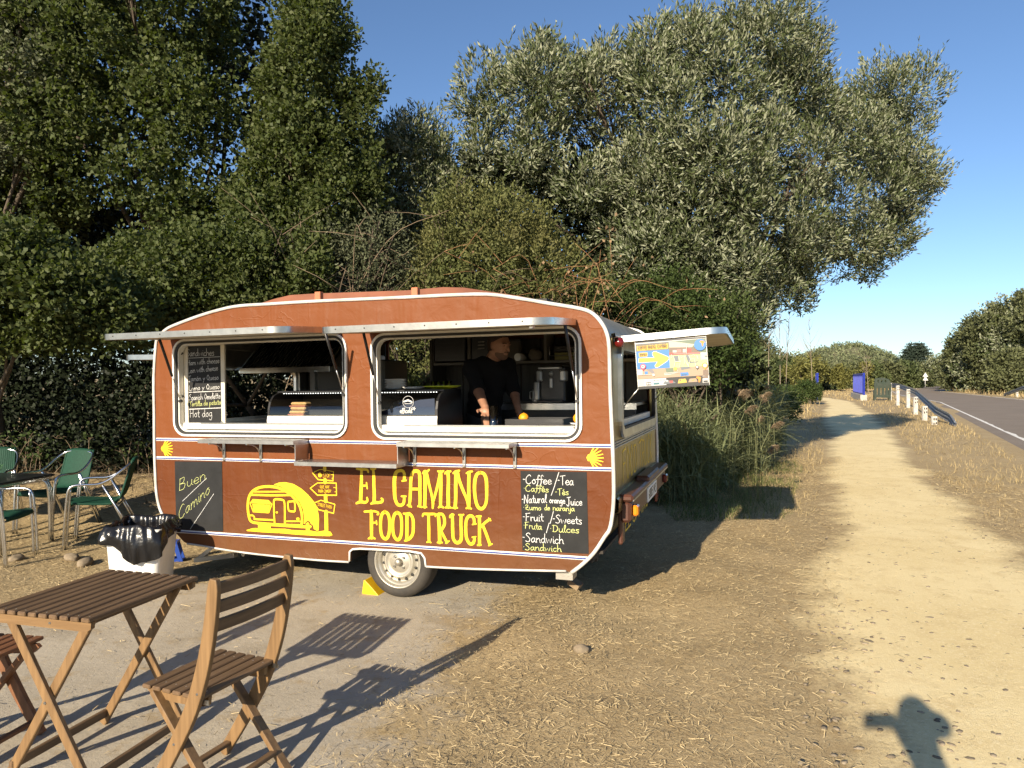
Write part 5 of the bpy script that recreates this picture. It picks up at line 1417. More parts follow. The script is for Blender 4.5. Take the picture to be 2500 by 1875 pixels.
V_, F_ = sdf_mesh(skin_f, (.0, .05, .45), (.85, 1.30, 2.08), .0100)
m_skin = mat('skin', (.36, .185, .115), .55, col2=(.30, .15, .09), vscale=18)
np_mesh('body', V_, F_, m_skin, bart, smooth=True)
def shirt_f(P):
    d = smin(capsule(P, CHE + arr(0, 0, .02), HIP, .148, .150), capsule(P, SHR, SHL, .074, .074), .09)
    d = smin(d, capsule(P, CHE + arr(.01, 0, .05), CHE + arr(.012, -.005, .115), .082, .072), .02)
    for a, b in ((SHR, ELR), (SHL, ELL)):
        d = smin(d, capsule(P, a, a + (b - a) * .93, .068, .060), .03)
    d = d + .004 * np.sin(P[..., 2] * 60 + P[..., 0] * 40)
    return np.maximum(d, -(np.linalg.norm((P - (CHE + arr(.02, -.01, .17))), axis=-1) - .060))
V_, F_ = sdf_mesh(shirt_f, (.0, .4, 1.1), (.85, 1.30, 1.90), .011)
np_mesh('shirt', V_, F_, mat('black_cotton', (.007, .007, .008), .95, spec=.2), bart, smooth=True)
def apron_f(P):
    d = smin(capsule(P, HIP + arr(0, 0, -.02), HIP + arr(0, 0, -.30), .155, .15), capsule(P, HIP + arr(0, 0, -.3), HIP + arr(0, 0, -.75), .15, .13), .05)
    return d
V_, F_ = sdf_mesh(apron_f, (.05, .75, .50), (.55, 1.25, 1.42), .02)
np_mesh('trousers', V_, F_, mat('charcoal_cloth', (.02, .02, .022), .9), bart, smooth=True)
def hair_f(P):
    q = (P - HC) @ HM.T
    d = ellip(q, (-.020, 0, .036), (.100, .080, .086))
    d = np.maximum(d, -(q[..., 2] - (.030 + np.clip(q[..., 0], -.03, .2) * .75)))
    d2 = np.maximum(ellip(q, (-.03, 0, .012), (.090, .079, .090)), np.maximum(q[..., 0] + .012, -(q[..., 2] + .055)))
    return np.minimum(d, d2) + .0015 * np.sin(q[..., 0] * 500) * np.sin(q[..., 1] * 420)
V_, F_ = sdf_mesh(hair_f, HC - .15, HC + .15, .006)
np_mesh('hair', V_, F_, mat('dark_brown_hair', (.035, .018, .010), .7), bart, smooth=True)
def beard_f(P):
    q = (P - HC) @ HM.T
    d = np.minimum(smin(ellip(q, (.02, 0, -.052), (.067, .0595, .060)), ellip(q, (.056, 0, -.086), (.031, .033, .025)), .025), 9)
    d = np.maximum(d, q[..., 2] + .052)
    mo = ellip(q, (.086, 0, -.045), (.014, .030, .006))
    return np.minimum(d, mo)
V_, F_ = sdf_mesh(beard_f, HC - .15, HC + .15, .006)
np_mesh('stubble', V_, F_, mat('stubble_skin', (.15, .085, .060), .8), bart, smooth=True)
ey = MB()
for s in (-1, 1):
    c = HC + HM.T @ arr(.0835, s * .032, .008)
    lump_mesh(ey, tuple(c), (.006, .006, .004), 3)
    e0, e1 = HC + HM.T @ arr(.090, s * .014, .026), HC + HM.T @ arr(.078, s * .050, .027)
    ey.tube([tuple(e0), tuple((e0 + e1) / 2 + up_ * .004 + fw * .006), tuple(e1)], .005, 6)
ey.build('eyes_and_brows', mat('dark_brown_hair', (0, 0, 0)), bart)
in_car(bart)
# ---------------------------------------------------------------- poster hanging from the rear flap
PW = .262
po = empty('poster', label='printed poster with yellow arrow hanging from the rear hatch flap', cat='poster')
pc = {}
def pmat(n, c):
    return mat('print_' + n, tuple(v * .62 for v in c), .45)
PC = dict(white=(.80, .80, .76), dark=(.05, .05, .06), grey=(.16, .16, .15), yellow=(.88, .55, .07), blue=(.04, .24, .68), cream=(.62, .58, .46), red=(.45, .08, .07), pink=(.62, .24, .22), lime=(.66, .70, .30), green=(.16, .22, .15), tan=(.48, .33, .22), brown=(.22, .15, .11), orange=(.85, .33, .03), slate=(.17, .20, .23), pale=(.55, .60, .55), black=(.02, .02, .022), teal=(.06, .28, .33), magenta=(.70, .03, .12), road=(.26, .24, .26))
lay = [0]
def pp(col, pts, name='print'):
    lay[0] += 1
    return plate(name, [pts], .0003, pmat(col, PC[col]), po, at=PW - .0008 - .00022 * lay[0])
plate('panel', [[(1.723,1.887),(2.208,1.908),(2.228,1.574),(1.743,1.549)]], .004, pmat('white', PC['white']), po, at=PW + .0022)
for col, pts in [('dark',[(1.7285,1.8839),(2.2052,1.903),(2.2058,1.8945),(1.7297,1.873)]),('grey',[(1.731,1.8656),(1.9572,1.8766),(1.9604,1.8242),(1.733,1.8144)]),('yellow',[(1.7389,1.8496),(1.7417,1.853),(1.9504,1.8648),(1.9538,1.862),(1.9545,1.8333),(1.9518,1.8293),(1.7439,1.8196),(1.7409,1.8215)]),('blue',[(1.733,1.8131),(1.9604,1.8229),(1.9639,1.6955),(1.7394,1.6892)]),('white',[(1.7513,1.7696),(1.8575,1.7713),(1.847,1.7843),(1.8433,1.8033),(1.8554,1.8124),(1.8714,1.812),(1.9544,1.7748),(1.9622,1.7612),(1.9487,1.7428),(1.8899,1.7037),(1.8779,1.6986),(1.8625,1.7021),(1.8608,1.7151),(1.8784,1.7395),(1.7468,1.7352)]),('yellow',[(1.754,1.7677),(1.8607,1.7685),(1.8503,1.7855),(1.8465,1.8018),(1.8559,1.8094),(1.8693,1.809),(1.9531,1.7722),(1.959,1.7613),(1.9469,1.7455),(1.8886,1.707),(1.8785,1.7018),(1.8657,1.7048),(1.8642,1.7145),(1.8825,1.7416),(1.7501,1.7381)]),('yellow',[(1.7518,1.803),(1.7545,1.8049),(1.8098,1.8072),(1.813,1.8044),(1.8127,1.7811),(1.8105,1.7785),(1.756,1.7755),(1.7533,1.7777)]),('green',[(1.9577,1.8766),(2.205,1.8919),(2.2089,1.7974),(1.9601,1.8015)]),('cream',[(1.9584,1.8739),(2.0044,1.8751),(2.1315,1.8538),(2.1105,1.8319),(1.9644,1.8308)]),('brown',[(1.9645,1.8362),(2.1106,1.8345),(2.1311,1.8313),(2.1667,1.7959),(1.964,1.7987)]),('pale',[(1.9853,1.8168),(2.0115,1.8174),(2.0113,1.8014),(1.9851,1.8008)]),('pink',[(2.0142,1.8214),(2.0429,1.8219),(2.0426,1.8006),(2.0139,1.8)]),('pale',[(2.0533,1.8229),(2.0742,1.8237),(2.0738,1.7984),(2.053,1.799)]),('red',[(2.082,1.8301),(2.1104,1.8239),(2.1101,1.8001),(2.0816,1.7995)]),('red',[(1.9601,1.8015),(2.1692,1.7971),(2.1677,1.7773),(1.9611,1.7813)]),('pink',[(1.9903,1.798),(2.1667,1.7953),(2.1665,1.7874),(1.9902,1.79)]),('lime',[(1.9625,1.7826),(2.21,1.7842),(2.2146,1.7076),(2.0803,1.6998),(1.9657,1.6947)]),('slate',[(1.9913,1.7779),(2.0227,1.7784),(2.0261,1.7383),(2.0026,1.7375)]),('slate',[(2.071,1.7798),(2.0944,1.7845),(2.1043,1.7524),(2.0988,1.7287),(2.0859,1.7316)]),('slate',[(2.0989,1.7366),(2.1607,1.7378),(2.1452,1.7276),(2.0962,1.7261)]),('pale',[(2.1717,1.7905),(2.2101,1.7921),(2.2121,1.7498),(2.1711,1.7455)]),('slate',[(2.1971,1.7739),(2.2124,1.7749),(2.2123,1.7656),(2.197,1.7647)]),('tan',[(1.7393,1.6878),(2.2145,1.7063),(2.2221,1.6416),(1.7425,1.6198)]),('road',[(1.8028,1.6893),(1.8457,1.6911),(1.8614,1.6639),(1.8532,1.6532),(1.8081,1.6838)]),('green',[(1.9335,1.6934),(1.9862,1.6951),(1.9911,1.6669),(1.941,1.6638)]),('slate',[(2.0387,1.7007),(2.0881,1.7023),(2.1086,1.6913),(2.041,1.6793)]),('pale',[(1.9251,1.66),(2.0277,1.6622),(1.9619,1.6487),(1.9276,1.6466)]),('brown',[(2.1855,1.6765),(2.2187,1.6785),(2.2208,1.6442),(2.1851,1.6422)]),('tan',[(1.8745,1.6501),(1.9091,1.6522),(1.9221,1.6332),(1.8662,1.6287)]),('cream',[(1.9914,1.6856),(2.015,1.6878),(2.0187,1.673),(1.9938,1.6708)]),('blue',[(2.0342,1.6621),(2.0875,1.6638),(2.0911,1.6425),(2.0365,1.638)]),('blue',[(1.7918,1.6732),(1.8134,1.675),(1.8131,1.6553),(1.7929,1.6543)]),('white',[(1.7401,1.6851),(1.7758,1.6866),(1.7767,1.654),(1.7416,1.6519)]),('white',[(1.7424,1.6184),(1.9379,1.6262),(1.9399,1.5787),(1.7458,1.5694)]),('black',[(1.9384,1.6262),(2.1799,1.6391),(2.1805,1.5889),(2.2232,1.5915),(2.2245,1.5778),(1.7456,1.5512),(1.7458,1.5686),(1.9404,1.5782)]),('pale',[(1.7492,1.6156),(1.791,1.6169),(1.7926,1.5743),(1.7505,1.5729)]),('black',[(1.8016,1.5986),(1.8365,1.6),(1.8375,1.5778),(1.8026,1.5761)]),('white',[(1.8055,1.5931),(1.8176,1.5938),(1.818,1.5835),(1.8059,1.5831)]),('white',[(1.8216,1.5942),(1.8337,1.5946),(1.8341,1.5838),(1.822,1.5834)]),('teal',[(1.8511,1.5925),(1.8551,1.596),(1.8898,1.5976),(1.8937,1.5946),(1.8936,1.5866),(1.8896,1.5831),(1.8549,1.5811),(1.8509,1.5844)]),('slate',[(1.9297,1.6062),(1.9824,1.6081),(2.0045,1.5918),(1.9161,1.5836)]),('red',[(1.9588,1.6085),(1.9851,1.6094),(1.9848,1.5921),(1.9638,1.591)]),('white',[(1.9364,1.6115),(1.9522,1.6123),(1.9529,1.6032),(1.937,1.6021)]),('yellow',[(2.025,1.6177),(2.0688,1.6202),(2.0793,1.594),(2.0168,1.5884)]),('brown',[(2.0283,1.6142),(2.0401,1.6153),(2.04,1.6046),(2.0295,1.6035)]),('tan',[(2.0973,1.6198),(2.1391,1.6223),(2.1491,1.5978),(2.0861,1.5944)]),('orange',[(2.1101,1.6063),(2.1308,1.6166),(2.1334,1.6126),(2.1126,1.6023)]),('orange',[(2.1413,1.6323),(2.1517,1.6353),(2.1716,1.6287),(2.1694,1.616),(2.1645,1.5949),(2.1557,1.5935),(2.1535,1.6176),(2.1412,1.6231)]),('white',[(2.1819,1.6343),(2.2169,1.639),(2.2196,1.5928),(2.1831,1.5907)]),('brown',[(2.1819,1.6343),(2.2169,1.639),(2.218,1.6219),(2.1822,1.6198)]),('black',[(2.1871,1.6052),(2.2153,1.6074),(2.2164,1.5955),(2.1883,1.5933)])]:
    pp(col, pts)
def pdisc(col, c, r, star=0, n=24):
    pts = [(c[0] + r * (1 - (.07 if star and i % 2 else 0)) * math.cos(2 * math.pi * i / n), c[1] + r * (1 - (.07 if star and i % 2 else 0)) * math.sin(2 * math.pi * i / n)) for i in range(n)]
    pp(col, pts)
S_ = [(2.1687,1.8487),(1.7815,1.7087),(1.7838,1.6775),(2.1987,1.7079),(2.1996,1.6762),(2.1479,1.6984),(2.1484,1.6799),(2.0019,1.6881),(1.8545,1.6491),(2.1705,1.698)]
pdisc('blue', S_[0], .0405, 1, 36)
pp('orange', [(2.1664,1.8699),(2.1729,1.8782),(2.1933,1.8743),(2.1996,1.8662),(2.1905,1.8559),(2.189,1.8402),(2.1813,1.8372),(2.1778,1.8616),(2.1689,1.864)])
for c, tail, r, col in ((S_[1], S_[2], .0195, 'magenta'), (S_[3], S_[4], .019, 'orange'), (S_[5], S_[6], .0115, 'dark')):
    pp(col, [(c[0] - r * .8, c[1] - r * .3), (tail[0], tail[1]), (c[0] + r * .8, c[1] - r * .3)])
    pdisc(col, c, r); pdisc('white', c, r * .65)
pdisc('yellow', S_[7], .012); pdisc('white', S_[8], .008)
txt = []
for t, u_, v_, h, wd, sl_ in [('COFFEE BAR EL CAMINO',1.7481,1.8303,0.0114,0.1967,0.053),('3,4 KM',1.7589,1.7857,0.0076,0.0485,0.03)]:
    txt += write(t, u_, v_, h, wd, .0028, sl_, 0)
txt += [[(S_[1][0] - .008, S_[1][1], .004), (S_[1][0] + .008, S_[1][1], .004)]]
ribbons(txt, PW - .0008 - .00022 * (lay[0] + 3), step=.00005, smooth=False, cap=False).build('lettering', pmat('dark', PC['dark']), po)
wl_ = []
for ln in [[(1.977,1.7876),(1.982,1.7714),(1.974,1.7636)],[(1.99,1.7779),(2.0026,1.7375),(1.9929,1.6989)],[(2.0227,1.7784),(2.0366,1.7381),(2.0334,1.6981)],[(2.0026,1.7375),(2.0366,1.7381)],[(2.0421,1.7646),(2.0631,1.7747),(2.065,1.7214)],[(2.0683,1.7746),(2.0705,1.7426),(2.0932,1.7022)],[(2.0917,1.782),(2.1043,1.7524),(2.0881,1.7023)],[(2.1043,1.7524),(2.1301,1.7545),(2.1397,1.7039)],[(2.1097,1.7735),(2.1228,1.7838),(2.1355,1.7729)],[(2.1459,1.7779),(2.1558,1.7512)],[(2.1715,1.772),(2.1762,1.7401)],[(1.9278,1.66),(2.0329,1.6648)],[(1.7456,1.6496),(1.8506,1.6546)],[(2.0798,1.8567),(2.0789,1.7903)]]:
    ribbons([[(p[0], p[1], .0026) for p in ln]], PW - .0008 - .00022 * (lay[0] + 1), smooth=False, cap=False).build('print_line', pmat('white', PC['white']), po)
tx = []
for t, u_, v_, h, wd, sl_ in [('46 min',2.0431,1.6459,0.0043,0.0338,0.062),('46 min 3,4 km',1.8526,1.6073,0.0035,0.0825,0.083),('Iniciar',1.8603,1.587,0.003,0.028,0.054)]:
    tx += write(t, u_, v_, h, wd, .0016, sl_, 0)
ribbons(tx[:len(tx)], PW - .0008 - .00022 * (lay[0] + 4), step=.00005, smooth=False, cap=False).build('lettering', pmat('slate', PC['slate']), po)
in_car(po)
# ---------------------------------------------------------------- wooden folding table and chairs
def woodmat(name, ax, c1=(.165, .103, .055), c2=(.098, .060, .032)):
    st = {'x': (1.5, 26, 26), 'y': (26, 1.5, 26), 'z': (26, 26, 1.5)}[ax]
    return mat(name, c1, .5, col2=c2, vscale=1.6, vdetail=6, stretch=st, bump=(2.0, .25, .002), spec=.35)
wx_, wy_, wz_ = (woodmat('stained_wood_' + a, a) for a in 'xyz')
hx_, hy_, hz_ = (woodmat('honey_wood_' + a, a, (.235, .142, .064), (.145, .085, .038)) for a in 'xyz')
def folding_chair(loc, rz, label, hz=hz_, sy=wy_, by=wy_):
    c = empty('folding_chair', loc, rz, label, 'chair', 'wooden folding chairs')
    prof = catmull([(-.205, .905), (-.195, .80), (-.172, .66), (-.135, .52), (-.08, .38), (.01, .22), (.085, .10), (.155, .0)], 5)
    for s in (-1, 1):
        y = s * .200
        n = len(prof)
        vs_, fs_ = [], []
        for i, (x, z) in enumerate(prof):
            a, b = prof[max(i - 1, 0)], prof[min(i + 1, n - 1)]
            d = Vector((b[0] - a[0], b[1] - a[1])).normalized()
            nx, nz = -d.y, d.x
            wd = .0235 + .006 * math.sin(i / (n - 1) * math.pi)
            if i < 2: wd *= (.62, .9)[i]
            for sy_, sw in ((-1, -1), (-1, 1), (1, 1), (1, -1)):
                vs_.append((x + nx * wd * sw, y + sy_ * .0115, z + nz * wd * sw))
        for i in range(n - 1):
            for k in range(4):
                fs_.append((4 * i + k, 4 * i + (k + 1) % 4, 4 * i + 4 + (k + 1) % 4, 4 * i + 4 + k))
        fs_ += [(3, 2, 1, 0), (4 * n - 4, 4 * n - 3, 4 * n - 2, 4 * n - 1)]
        p = MB().add(vs_, fs_).build('back_post', hz, c, bevel=.004)
        for (bx, bz) in ((-.128, .47), (-.01, .26)):
            MB().cyl((bx, y - s * .0, bz), (bx, y + s * .0145, bz), .0045, 8).build('bolt', m_steel, p)
        MB().bar((.135, s * .170, .425), (-.235, s * .170, .0), .022, .040, up=(0, 1, 0), bev=.003).build('leg', hz, c)
        r = [(.185, .438), (.20, .425), (.165, .396), (.05, .388), (-.08, .392), (-.125, .405), (-.13, .438)]
        plate('seat_rail', [r], .018, hz, c, at=-s * 0 + s * .150)
        MB().box((-.135, s * .186, .432), (.05, .004, .018)).build('metal_bracket', m_steel, c)
    for k in range(6):
        x = -.112 + k * .0525
        sl = MB().box((x, 0, .447), (.042, .40, .016), bev=.004).build('seat_slat', sy, c)
        for s in (-1, 1):
            MB().cyl((x, s * .150, .450), (x, s * .150, .4558), .003, 6).build('screw', m_steel, sl)
    for z, x in ((.865, -.202), (.795, -.196), (.722, -.184)):
        d = MB()
        n = 7
        vs_ = []
        for i in range(n):
            y = -.190 + .38 * i / (n - 1)
            bow = -.016 * (1 - (2 * i / (n - 1) - 1) ** 2)
            for dx, dz in ((-.008, -.023), (.008, -.023), (.008, .023), (-.008, .023)):
                vs_.append((x + bow + dx, y, z + dz))
        fs_ = [(4 * i + k, 4 * i + 4 + k, 4 * i + 4 + (k + 1) % 4, 4 * i + (k + 1) % 4) for i in range(n - 1) for k in range(4)]
        fs_ += [(0, 1, 2, 3), (4 * n - 1, 4 * n - 2, 4 * n - 3, 4 * n - 4)]
        d.add(vs_, fs_).build('back_slat', by, c, bevel=.003)
    MB().bar((.115, -.19, .055), (.115, .19, .055), .030, .018, bev=.003).build('stretcher', by, c)
    MB().bar((-.165, -.16, .085), (-.165, .16, .085), .030, .018, bev=.003).build('stretcher', by, c)
    return c
folding_chair((-1.203, 2.894, .010), R(157), 'wooden folding slatted chair seen from behind, right of the table')
rx_, ry_, rz3 = (woodmat('reddish_wood_' + a, a, (.21, .095, .045), (.13, .058, .027)) for a in 'xyz')
folding_chair((-2.36, 3.13, .010), R(-10), 'reddish wooden folding chair half cut off left of the table', rz3, ry_, ry_)
def folding_table(loc, rz, label):
    t = empty('folding_table', loc, rz, label, 'table')
    LX, LY, H_ = .52, .62, .715
    for k in range(10):
        x = -LX / 2 + LX * (k + .5) / 10
        s = MB().box((x, 0, H_ - .009), (LX / 10 - .012, LY, .018), bev=.004).build('top_slat', wy_, t)
        for y in (-.285, .285):
            MB().cyl((x, y, H_ - .002), (x, y, H_ + .0006), .003, 6).build('screw', m_steel, s)
    for y in (-.285, .285):
        a = plate('end_apron', [[(-LX / 2 + .01, H_ - .020), (-LX / 2 + .012, H_ - .045), (-LX / 2 + .03, H_ - .058), (LX / 2 - .03, H_ - .058), (LX / 2 - .012, H_ - .045), (LX / 2 - .01, H_ - .020)]], .020, hx_, t, at=y)
        MB().cyl((.05, y - .0125, H_ - .038), (.05, y + .0125, H_ - .038), .005, 8).build('bolt', m_steel, a)
    for y, s in ((-.262, 1), (.262, -1)):
        l1 = MB().bar((-.20, y, H_ - .022), (.225, y, 0), .040, .021, up=(0, 1, 0), bev=.003)
        # bar() lays width across; the legs stand on edge
        l1.build('leg', hz_, t)
        l2 = MB().bar((.20, y + s * .0225, H_ - .022), (-.225, y + s * .0225, 0), .040, .021, up=(0, 1, 0), bev=.003).build('leg', hz_, t)
        MB().cyl((0, y - .014 * s, .345), (0, y - .010 * s, .345), .006, 8).build('bolt', m_steel, l2)
    for x, z in ((.200, .055), (-.200, .055)):
        MB().bar((x, -.255, z), (x, .255, z), .020, .036, bev=.003).build('stretcher', wy_, t)
    for x in (.175, -.175):
        MB().bar((x, -.272, H_ - .040), (x, .272, H_ - .040), .018, .034, bev=.003).build('long_rail', wy_, t)
    return t
folding_table((-1.795, 3.118, .010), R(-15), 'brown slatted wooden folding table on the concrete')
# ---------------------------------------------------------------- aluminium cafe chairs with green weave, and their table
m_weave = mat('green_weave', (.009, .052, .031), .65, col2=(.006, .037, .022), vscale=60, vdetail=2, bump=(220, .5, .003), spec=.25)
m_chrome = mat('polished_aluminium', (.74, .74, .73), .22, 1.0, col2=(.6, .6, .6), vscale=9)
def cafe_chair(x, y, rz, label):
    z0 = float(hgt(x, y)) - .004
    c = empty('cafe_chair', (x, y, z0), rz, label, 'chair', 'green woven cafe chairs')
    for dy in (0, .026):
        pass
    side = lambda s, o: catmull([(.285, s * (.262 + o), 0), (.275, s * (.265 + o), .20), (.255, s * (.268 + o), .47), (.235, s * (.270 + o), .585), (.19, s * (.272 + o), .622), (.10, s * (.275 + o), .628), (-.02, s * (.270 + o), .628), (-.12, s * (.262 + o), .672), (-.20, s * (.248 + o), .738), (-.265, s * (.215 + o), .792), (-.295, s * (.15 + o * .5), .820), (-.305, 0, .832)], 4)
    for s in (-1, 1):
        MB().tube(side(s, 0), .0125, 8).build('arm_tube', m_chrome, c)
        MB().tube(catmull([(.262, s * .243, 0), (.252, s * .246, .20), (.235, s * .25, .44), (.222, s * .255, .60)], 4), .0115, 8).build('leg', m_chrome, c)
        MB().tube([(-.36, s * .255, 0), (-.22, s * .258, .30), (-.05, s * .264, .618)], .0120, 8).build('leg', m_chrome, c)
        MB().tube([(-.335, s * .232, 0), (-.20, s * .236, .30), (-.06, s * .243, .600)], .0105, 8).build('leg', m_chrome, c)
    MB().tube([(.245, -.245, .40), (.245, .245, .40)], .010, 8).build('seat_bar', m_chrome, c)
    MB().tube([(-.18, -.235, .40), (-.18, .235, .40)], .010, 8).build('seat_bar', m_chrome, c)
    # woven shell: seat and back in one sweep, cords standing out as ribs
    sp = catmull([(.262, .405), (.265, .425), (.235, .438), (.10, .428), (-.06, .418), (-.15, .428), (-.195, .475), (-.225, .56), (-.260, .68), (-.290, .79), (-.305, .834), (-.315, .828)], 4)
    nw = 80
    V, F_ = [], []
    for j, (px, pz) in enumerate(sp):
        t = j / (len(sp) - 1)
        half = .205 if t < .5 else .205 - .03 * (t - .5) * 2
        a, b = sp[max(j - 1, 0)], sp[min(j + 1, len(sp) - 1)]
        d = Vector((b[0] - a[0], b[1] - a[1])).normalized()
        for i in range(nw + 1):
            q = i / nw * 2 - 1
            rib = .0028 * abs(math.sin(i / nw * math.pi * 20))
            dish = -.018 * (1 - q * q)
            k = rib + dish
            V.append((px - d.y * k * 1, q * half, pz + d.x * k * 1 if t < .5 else pz + d.x * k))
    m1 = nw + 1
    for j in range(len(sp) - 1):
        for i in range(nw):
            F_.append((j * m1 + i, j * m1 + i + 1, (j + 1) * m1 + i + 1, (j + 1) * m1 + i))
    o = MB().add(V, F_, 0, True).build('woven_shell', m_weave, c)
    so = o.modifiers.new('thick', 'SOLIDIFY'); so.thickness = .010; so.offset = 0
    for s in (-1, 1):
        MB().tube([(px, s * (.205 if j < len(sp) / 2 else .205 - .03 * (j / (len(sp) - 1) - .5) * 2), pz) for j, (px, pz) in enumerate(sp)], .012, 8).build('rim_tube', m_weave, c)
    MB().tube([(-.305, -.17, .826), (-.312, -.08, .838), (-.314, 0, .842), (-.312, .08, .838), (-.305, .17, .826)], .018, 8).build('rim_tube', m_weave, c)
    return c
cafe_chair(-4.176, 7.28, R(201), 'green woven cafe chair seen from the side behind the white bin')
cafe_chair(-4.93, 7.75, R(-107), 'green woven cafe chair facing the camera behind the metal table')
cafe_chair(-5.78, 7.85, R(-75), 'green woven cafe chair at the left edge behind the metal table')
cafe_chair(-4.72, 6.45, R(8), 'green woven cafe chair at the left edge in front of the metal table')
ct_ = empty('cafe_table', (-5.06, 7.02, float(hgt(-5.06, 7.02))), R(-6), 'square metal cafe table with dark top and fluted aluminium legs', 'table')
MB().box((0, 0, .675), (.70, .70, .022), bev=.006).build('top', mat('dark_tabletop', (.02, .02, .022), .3, .3), ct_)
MB().box((0, 0, .650), (.66, .66, .028), bev=.004).build('frame', m_chrome, ct_)
for a in (-1, 1):
    for b in (-1, 1):
        l = MB()
        for dx, dy in ((0, 0), (.026, 0), (0, .026)):
            l.tube(catmull([(a * (.33 - dx), b * (.33 - dy), 0), (a * (.325 - dx), b * (.325 - dy), .45), (a * (.30 - dx), b * (.31 - dy), .60), (a * (.24 - dx), b * (.27 - dy), .640)], 4), .015, 8)
        l.build('leg', m_chrome, ct_)
pt = empty('potted_plant', (-5.02, 6.93, float(hgt(-5.06, 7.02)) + .686), 0, 'small green plant in a pale pot on the metal table', 'plant')
MB().lathe([(0, 0), (.035, 0), (.05, .08), (.046, .08), (0, .06)], (0, 0, 0), 'Z', 18).build('pot', mat('pale_pot', (.45, .40, .32), .8), pt)
pr = np.random.default_rng(2)
blades(160, np.stack([pr.normal(0, .02, 160), pr.normal(0, .02, 160), np.full(160, .07)], -1), pr.uniform(.05, .11, 160), pr.uniform(.004, .01, 160), pr.uniform(0, 6.3, 160), pr.uniform(.4, 1.5, 160), np.full(160, .02), mat('pot_leaves', (.08, .20, .04), .6, island=.4), 'leaves', pr, nseg=2, parent=pt)
# ---------------------------------------------------------------- bin with its black bag
bn = empty('waste_bin', (-2.89, 5.60, .006), R(6), 'white square plastic bin beside the caravan drawbar', 'bin')
def taper_box(mb, z0, z1, a0, a1, r0=.05, n=4, mi=0, cap0=True, cap1=False):
    p0, p1 = rrect(-a0, -a0, a0, a0, r0, n), rrect(-a1, -a1, a1, a1, r0, n)
    k = len(p0)
    vs_ = [(x, y, z0) for x, y in p0] + [(x, y, z1) for x, y in p1]
    fs_ = [(i, (i + 1) % k, k + (i + 1) % k, k + i) for i in range(k)]
    if cap0: fs_.append(tuple(reversed(range(k))))
    if cap1: fs_.append(tuple(range(k, 2 * k)))
    mb.add(vs_, fs_, mi, True)
m_bin = mat('white_bin_plastic', (.74, .74, .72), .4, col2=(.66, .65, .62), vscale=5)
b1 = MB(); taper_box(b1, 0, .50, .175, .205)
o = b1.build('tub', m_bin, bn); o.modifiers.new('es', 'EDGE_SPLIT').split_angle = R(50)
MB().box((.0, -.183, .12), (.20, .004, .15), bev=.002).build('moulded_panel', m_bin, bn)
rim = MB(); taper_box(rim, .485, .505, .215, .215, cap0=False); taper_box(rim, .505, .485, .195, .195, cap0=False)
rim.build('rim', m_bin, bn)
def bag_mesh():
    V, F_ = [], []
    nu, rows = 96, 34
    rb_ = random.Random(4)
    for j in range(rows):
        t = j / (rows - 1)
        for i in range(nu):
            a = 2 * math.pi * i / nu
            c, s = math.cos(a), math.sin(a)
            m_ = max(abs(c), abs(s)) ** .8
            sq = Vector((c / m_, s / m_))
            hang = .10 + .17 * max(0, math.cos(a - R(285))) ** 4 + .05 * mnoise.noise(Vector((c * 2, s * 2, 1.3)))
            fold = mnoise.noise(Vector((c * 3.2, s * 3.2, t * 1.5))) * .020 + mnoise.noise(Vector((c * 8, s * 8, t * 4))) * .012 + .007 * math.sin(a * 21 + 5 * t)
            if t < .55:       # outside, from the hem up
                q = t / .55
                r = .222 + .016 * math.sin(q * math.pi) + fold * (1.2 - q * .5) + .012 * (1 - q)
                z = .515 - hang * (1 - q) + .02 * mnoise.noise(Vector((c * 2.5, s * 2.5, 7)))
            elif t < .68:     # over the rim
                q = (t - .55) / .13
                r = .222 - .035 * q + fold * .7
                z = .515 + .022 * math.sin(q * math.pi) + .028 * mnoise.noise(Vector((c * 2.5, s * 2.5, 7)))
            else:             # down the inside
                q = (t - .68) / .32
                r = .187 - .02 * q + fold
                z = .515 - .28 * q
            V.append((sq.x * r, sq.y * r, z))
    for j in range(rows - 1):
        for i in range(nu):
            F_.append((j * nu + i, j * nu + (i + 1) % nu, (j + 1) * nu + (i + 1) % nu, (j + 1) * nu + i))
    F_.append(tuple(range((rows - 1) * nu, rows * nu)))
    return MB().add(V, F_, 0, True)
o = bag_mesh().build('bin_bag', mat('black_bag', (.008, .008, .009), .26, bump=(11, .35, .03), spec=.45), None, 'black plastic bag lining and hanging over the white bin', 'bag')
o.location = (-2.89, 5.60, .006); o.rotation_euler = (0, 0, R(6))
# ---------------------------------------------------------------- axle stand and wheel chock
m_bluep = mat('blue_plastic', (.012, .05, .28), .4)
ax_ = empty('axle_stand', (-3.05, 6.45, float(hgt(-3.05, 6.45))), R(12), 'blue plastic stand under the front of the caravan behind the bin', 'stand')
for y in (-.06, .06):
    plate('side_frame', [[(-.11, 0), (.11, 0), (.05, .20), (-.05, .20)], [(-.055, .035), (.055, .035), (.018, .15), (-.018, .15)]], .016, m_bluep, ax_, at=y)
MB().box((0, 0, .205), (.11, .15, .02), bev=.004).build('saddle', m_bluep, ax_)
for x in (-.10, .10): MB().box((x, 0, .012), (.02, .13, .024)).build('foot_bar', m_bluep, ax_)
ax_.scale = (.8, .8, .85)
ck_pts = [(-0.352,-0.052),(-0.205,-0.037),(-0.262,0.004),(-0.324,0.05),(-0.331,0.046)]
ck = plate('wheel_chock', [[(ck_pts[0][0], .006), (ck_pts[1][0], .006), (ck_pts[2][0] + .0, .062), (ck_pts[3][0], .118), (ck_pts[4][0] - .003, .116)]], .14, mat('yellow_plastic', (.85, .50, .01), .45, col2=(.75, .42, .01), vscale=20), None, at=.115, bevel=.004, label='yellow plastic wheel chock wedged against the tyre', cat='wheel chock')
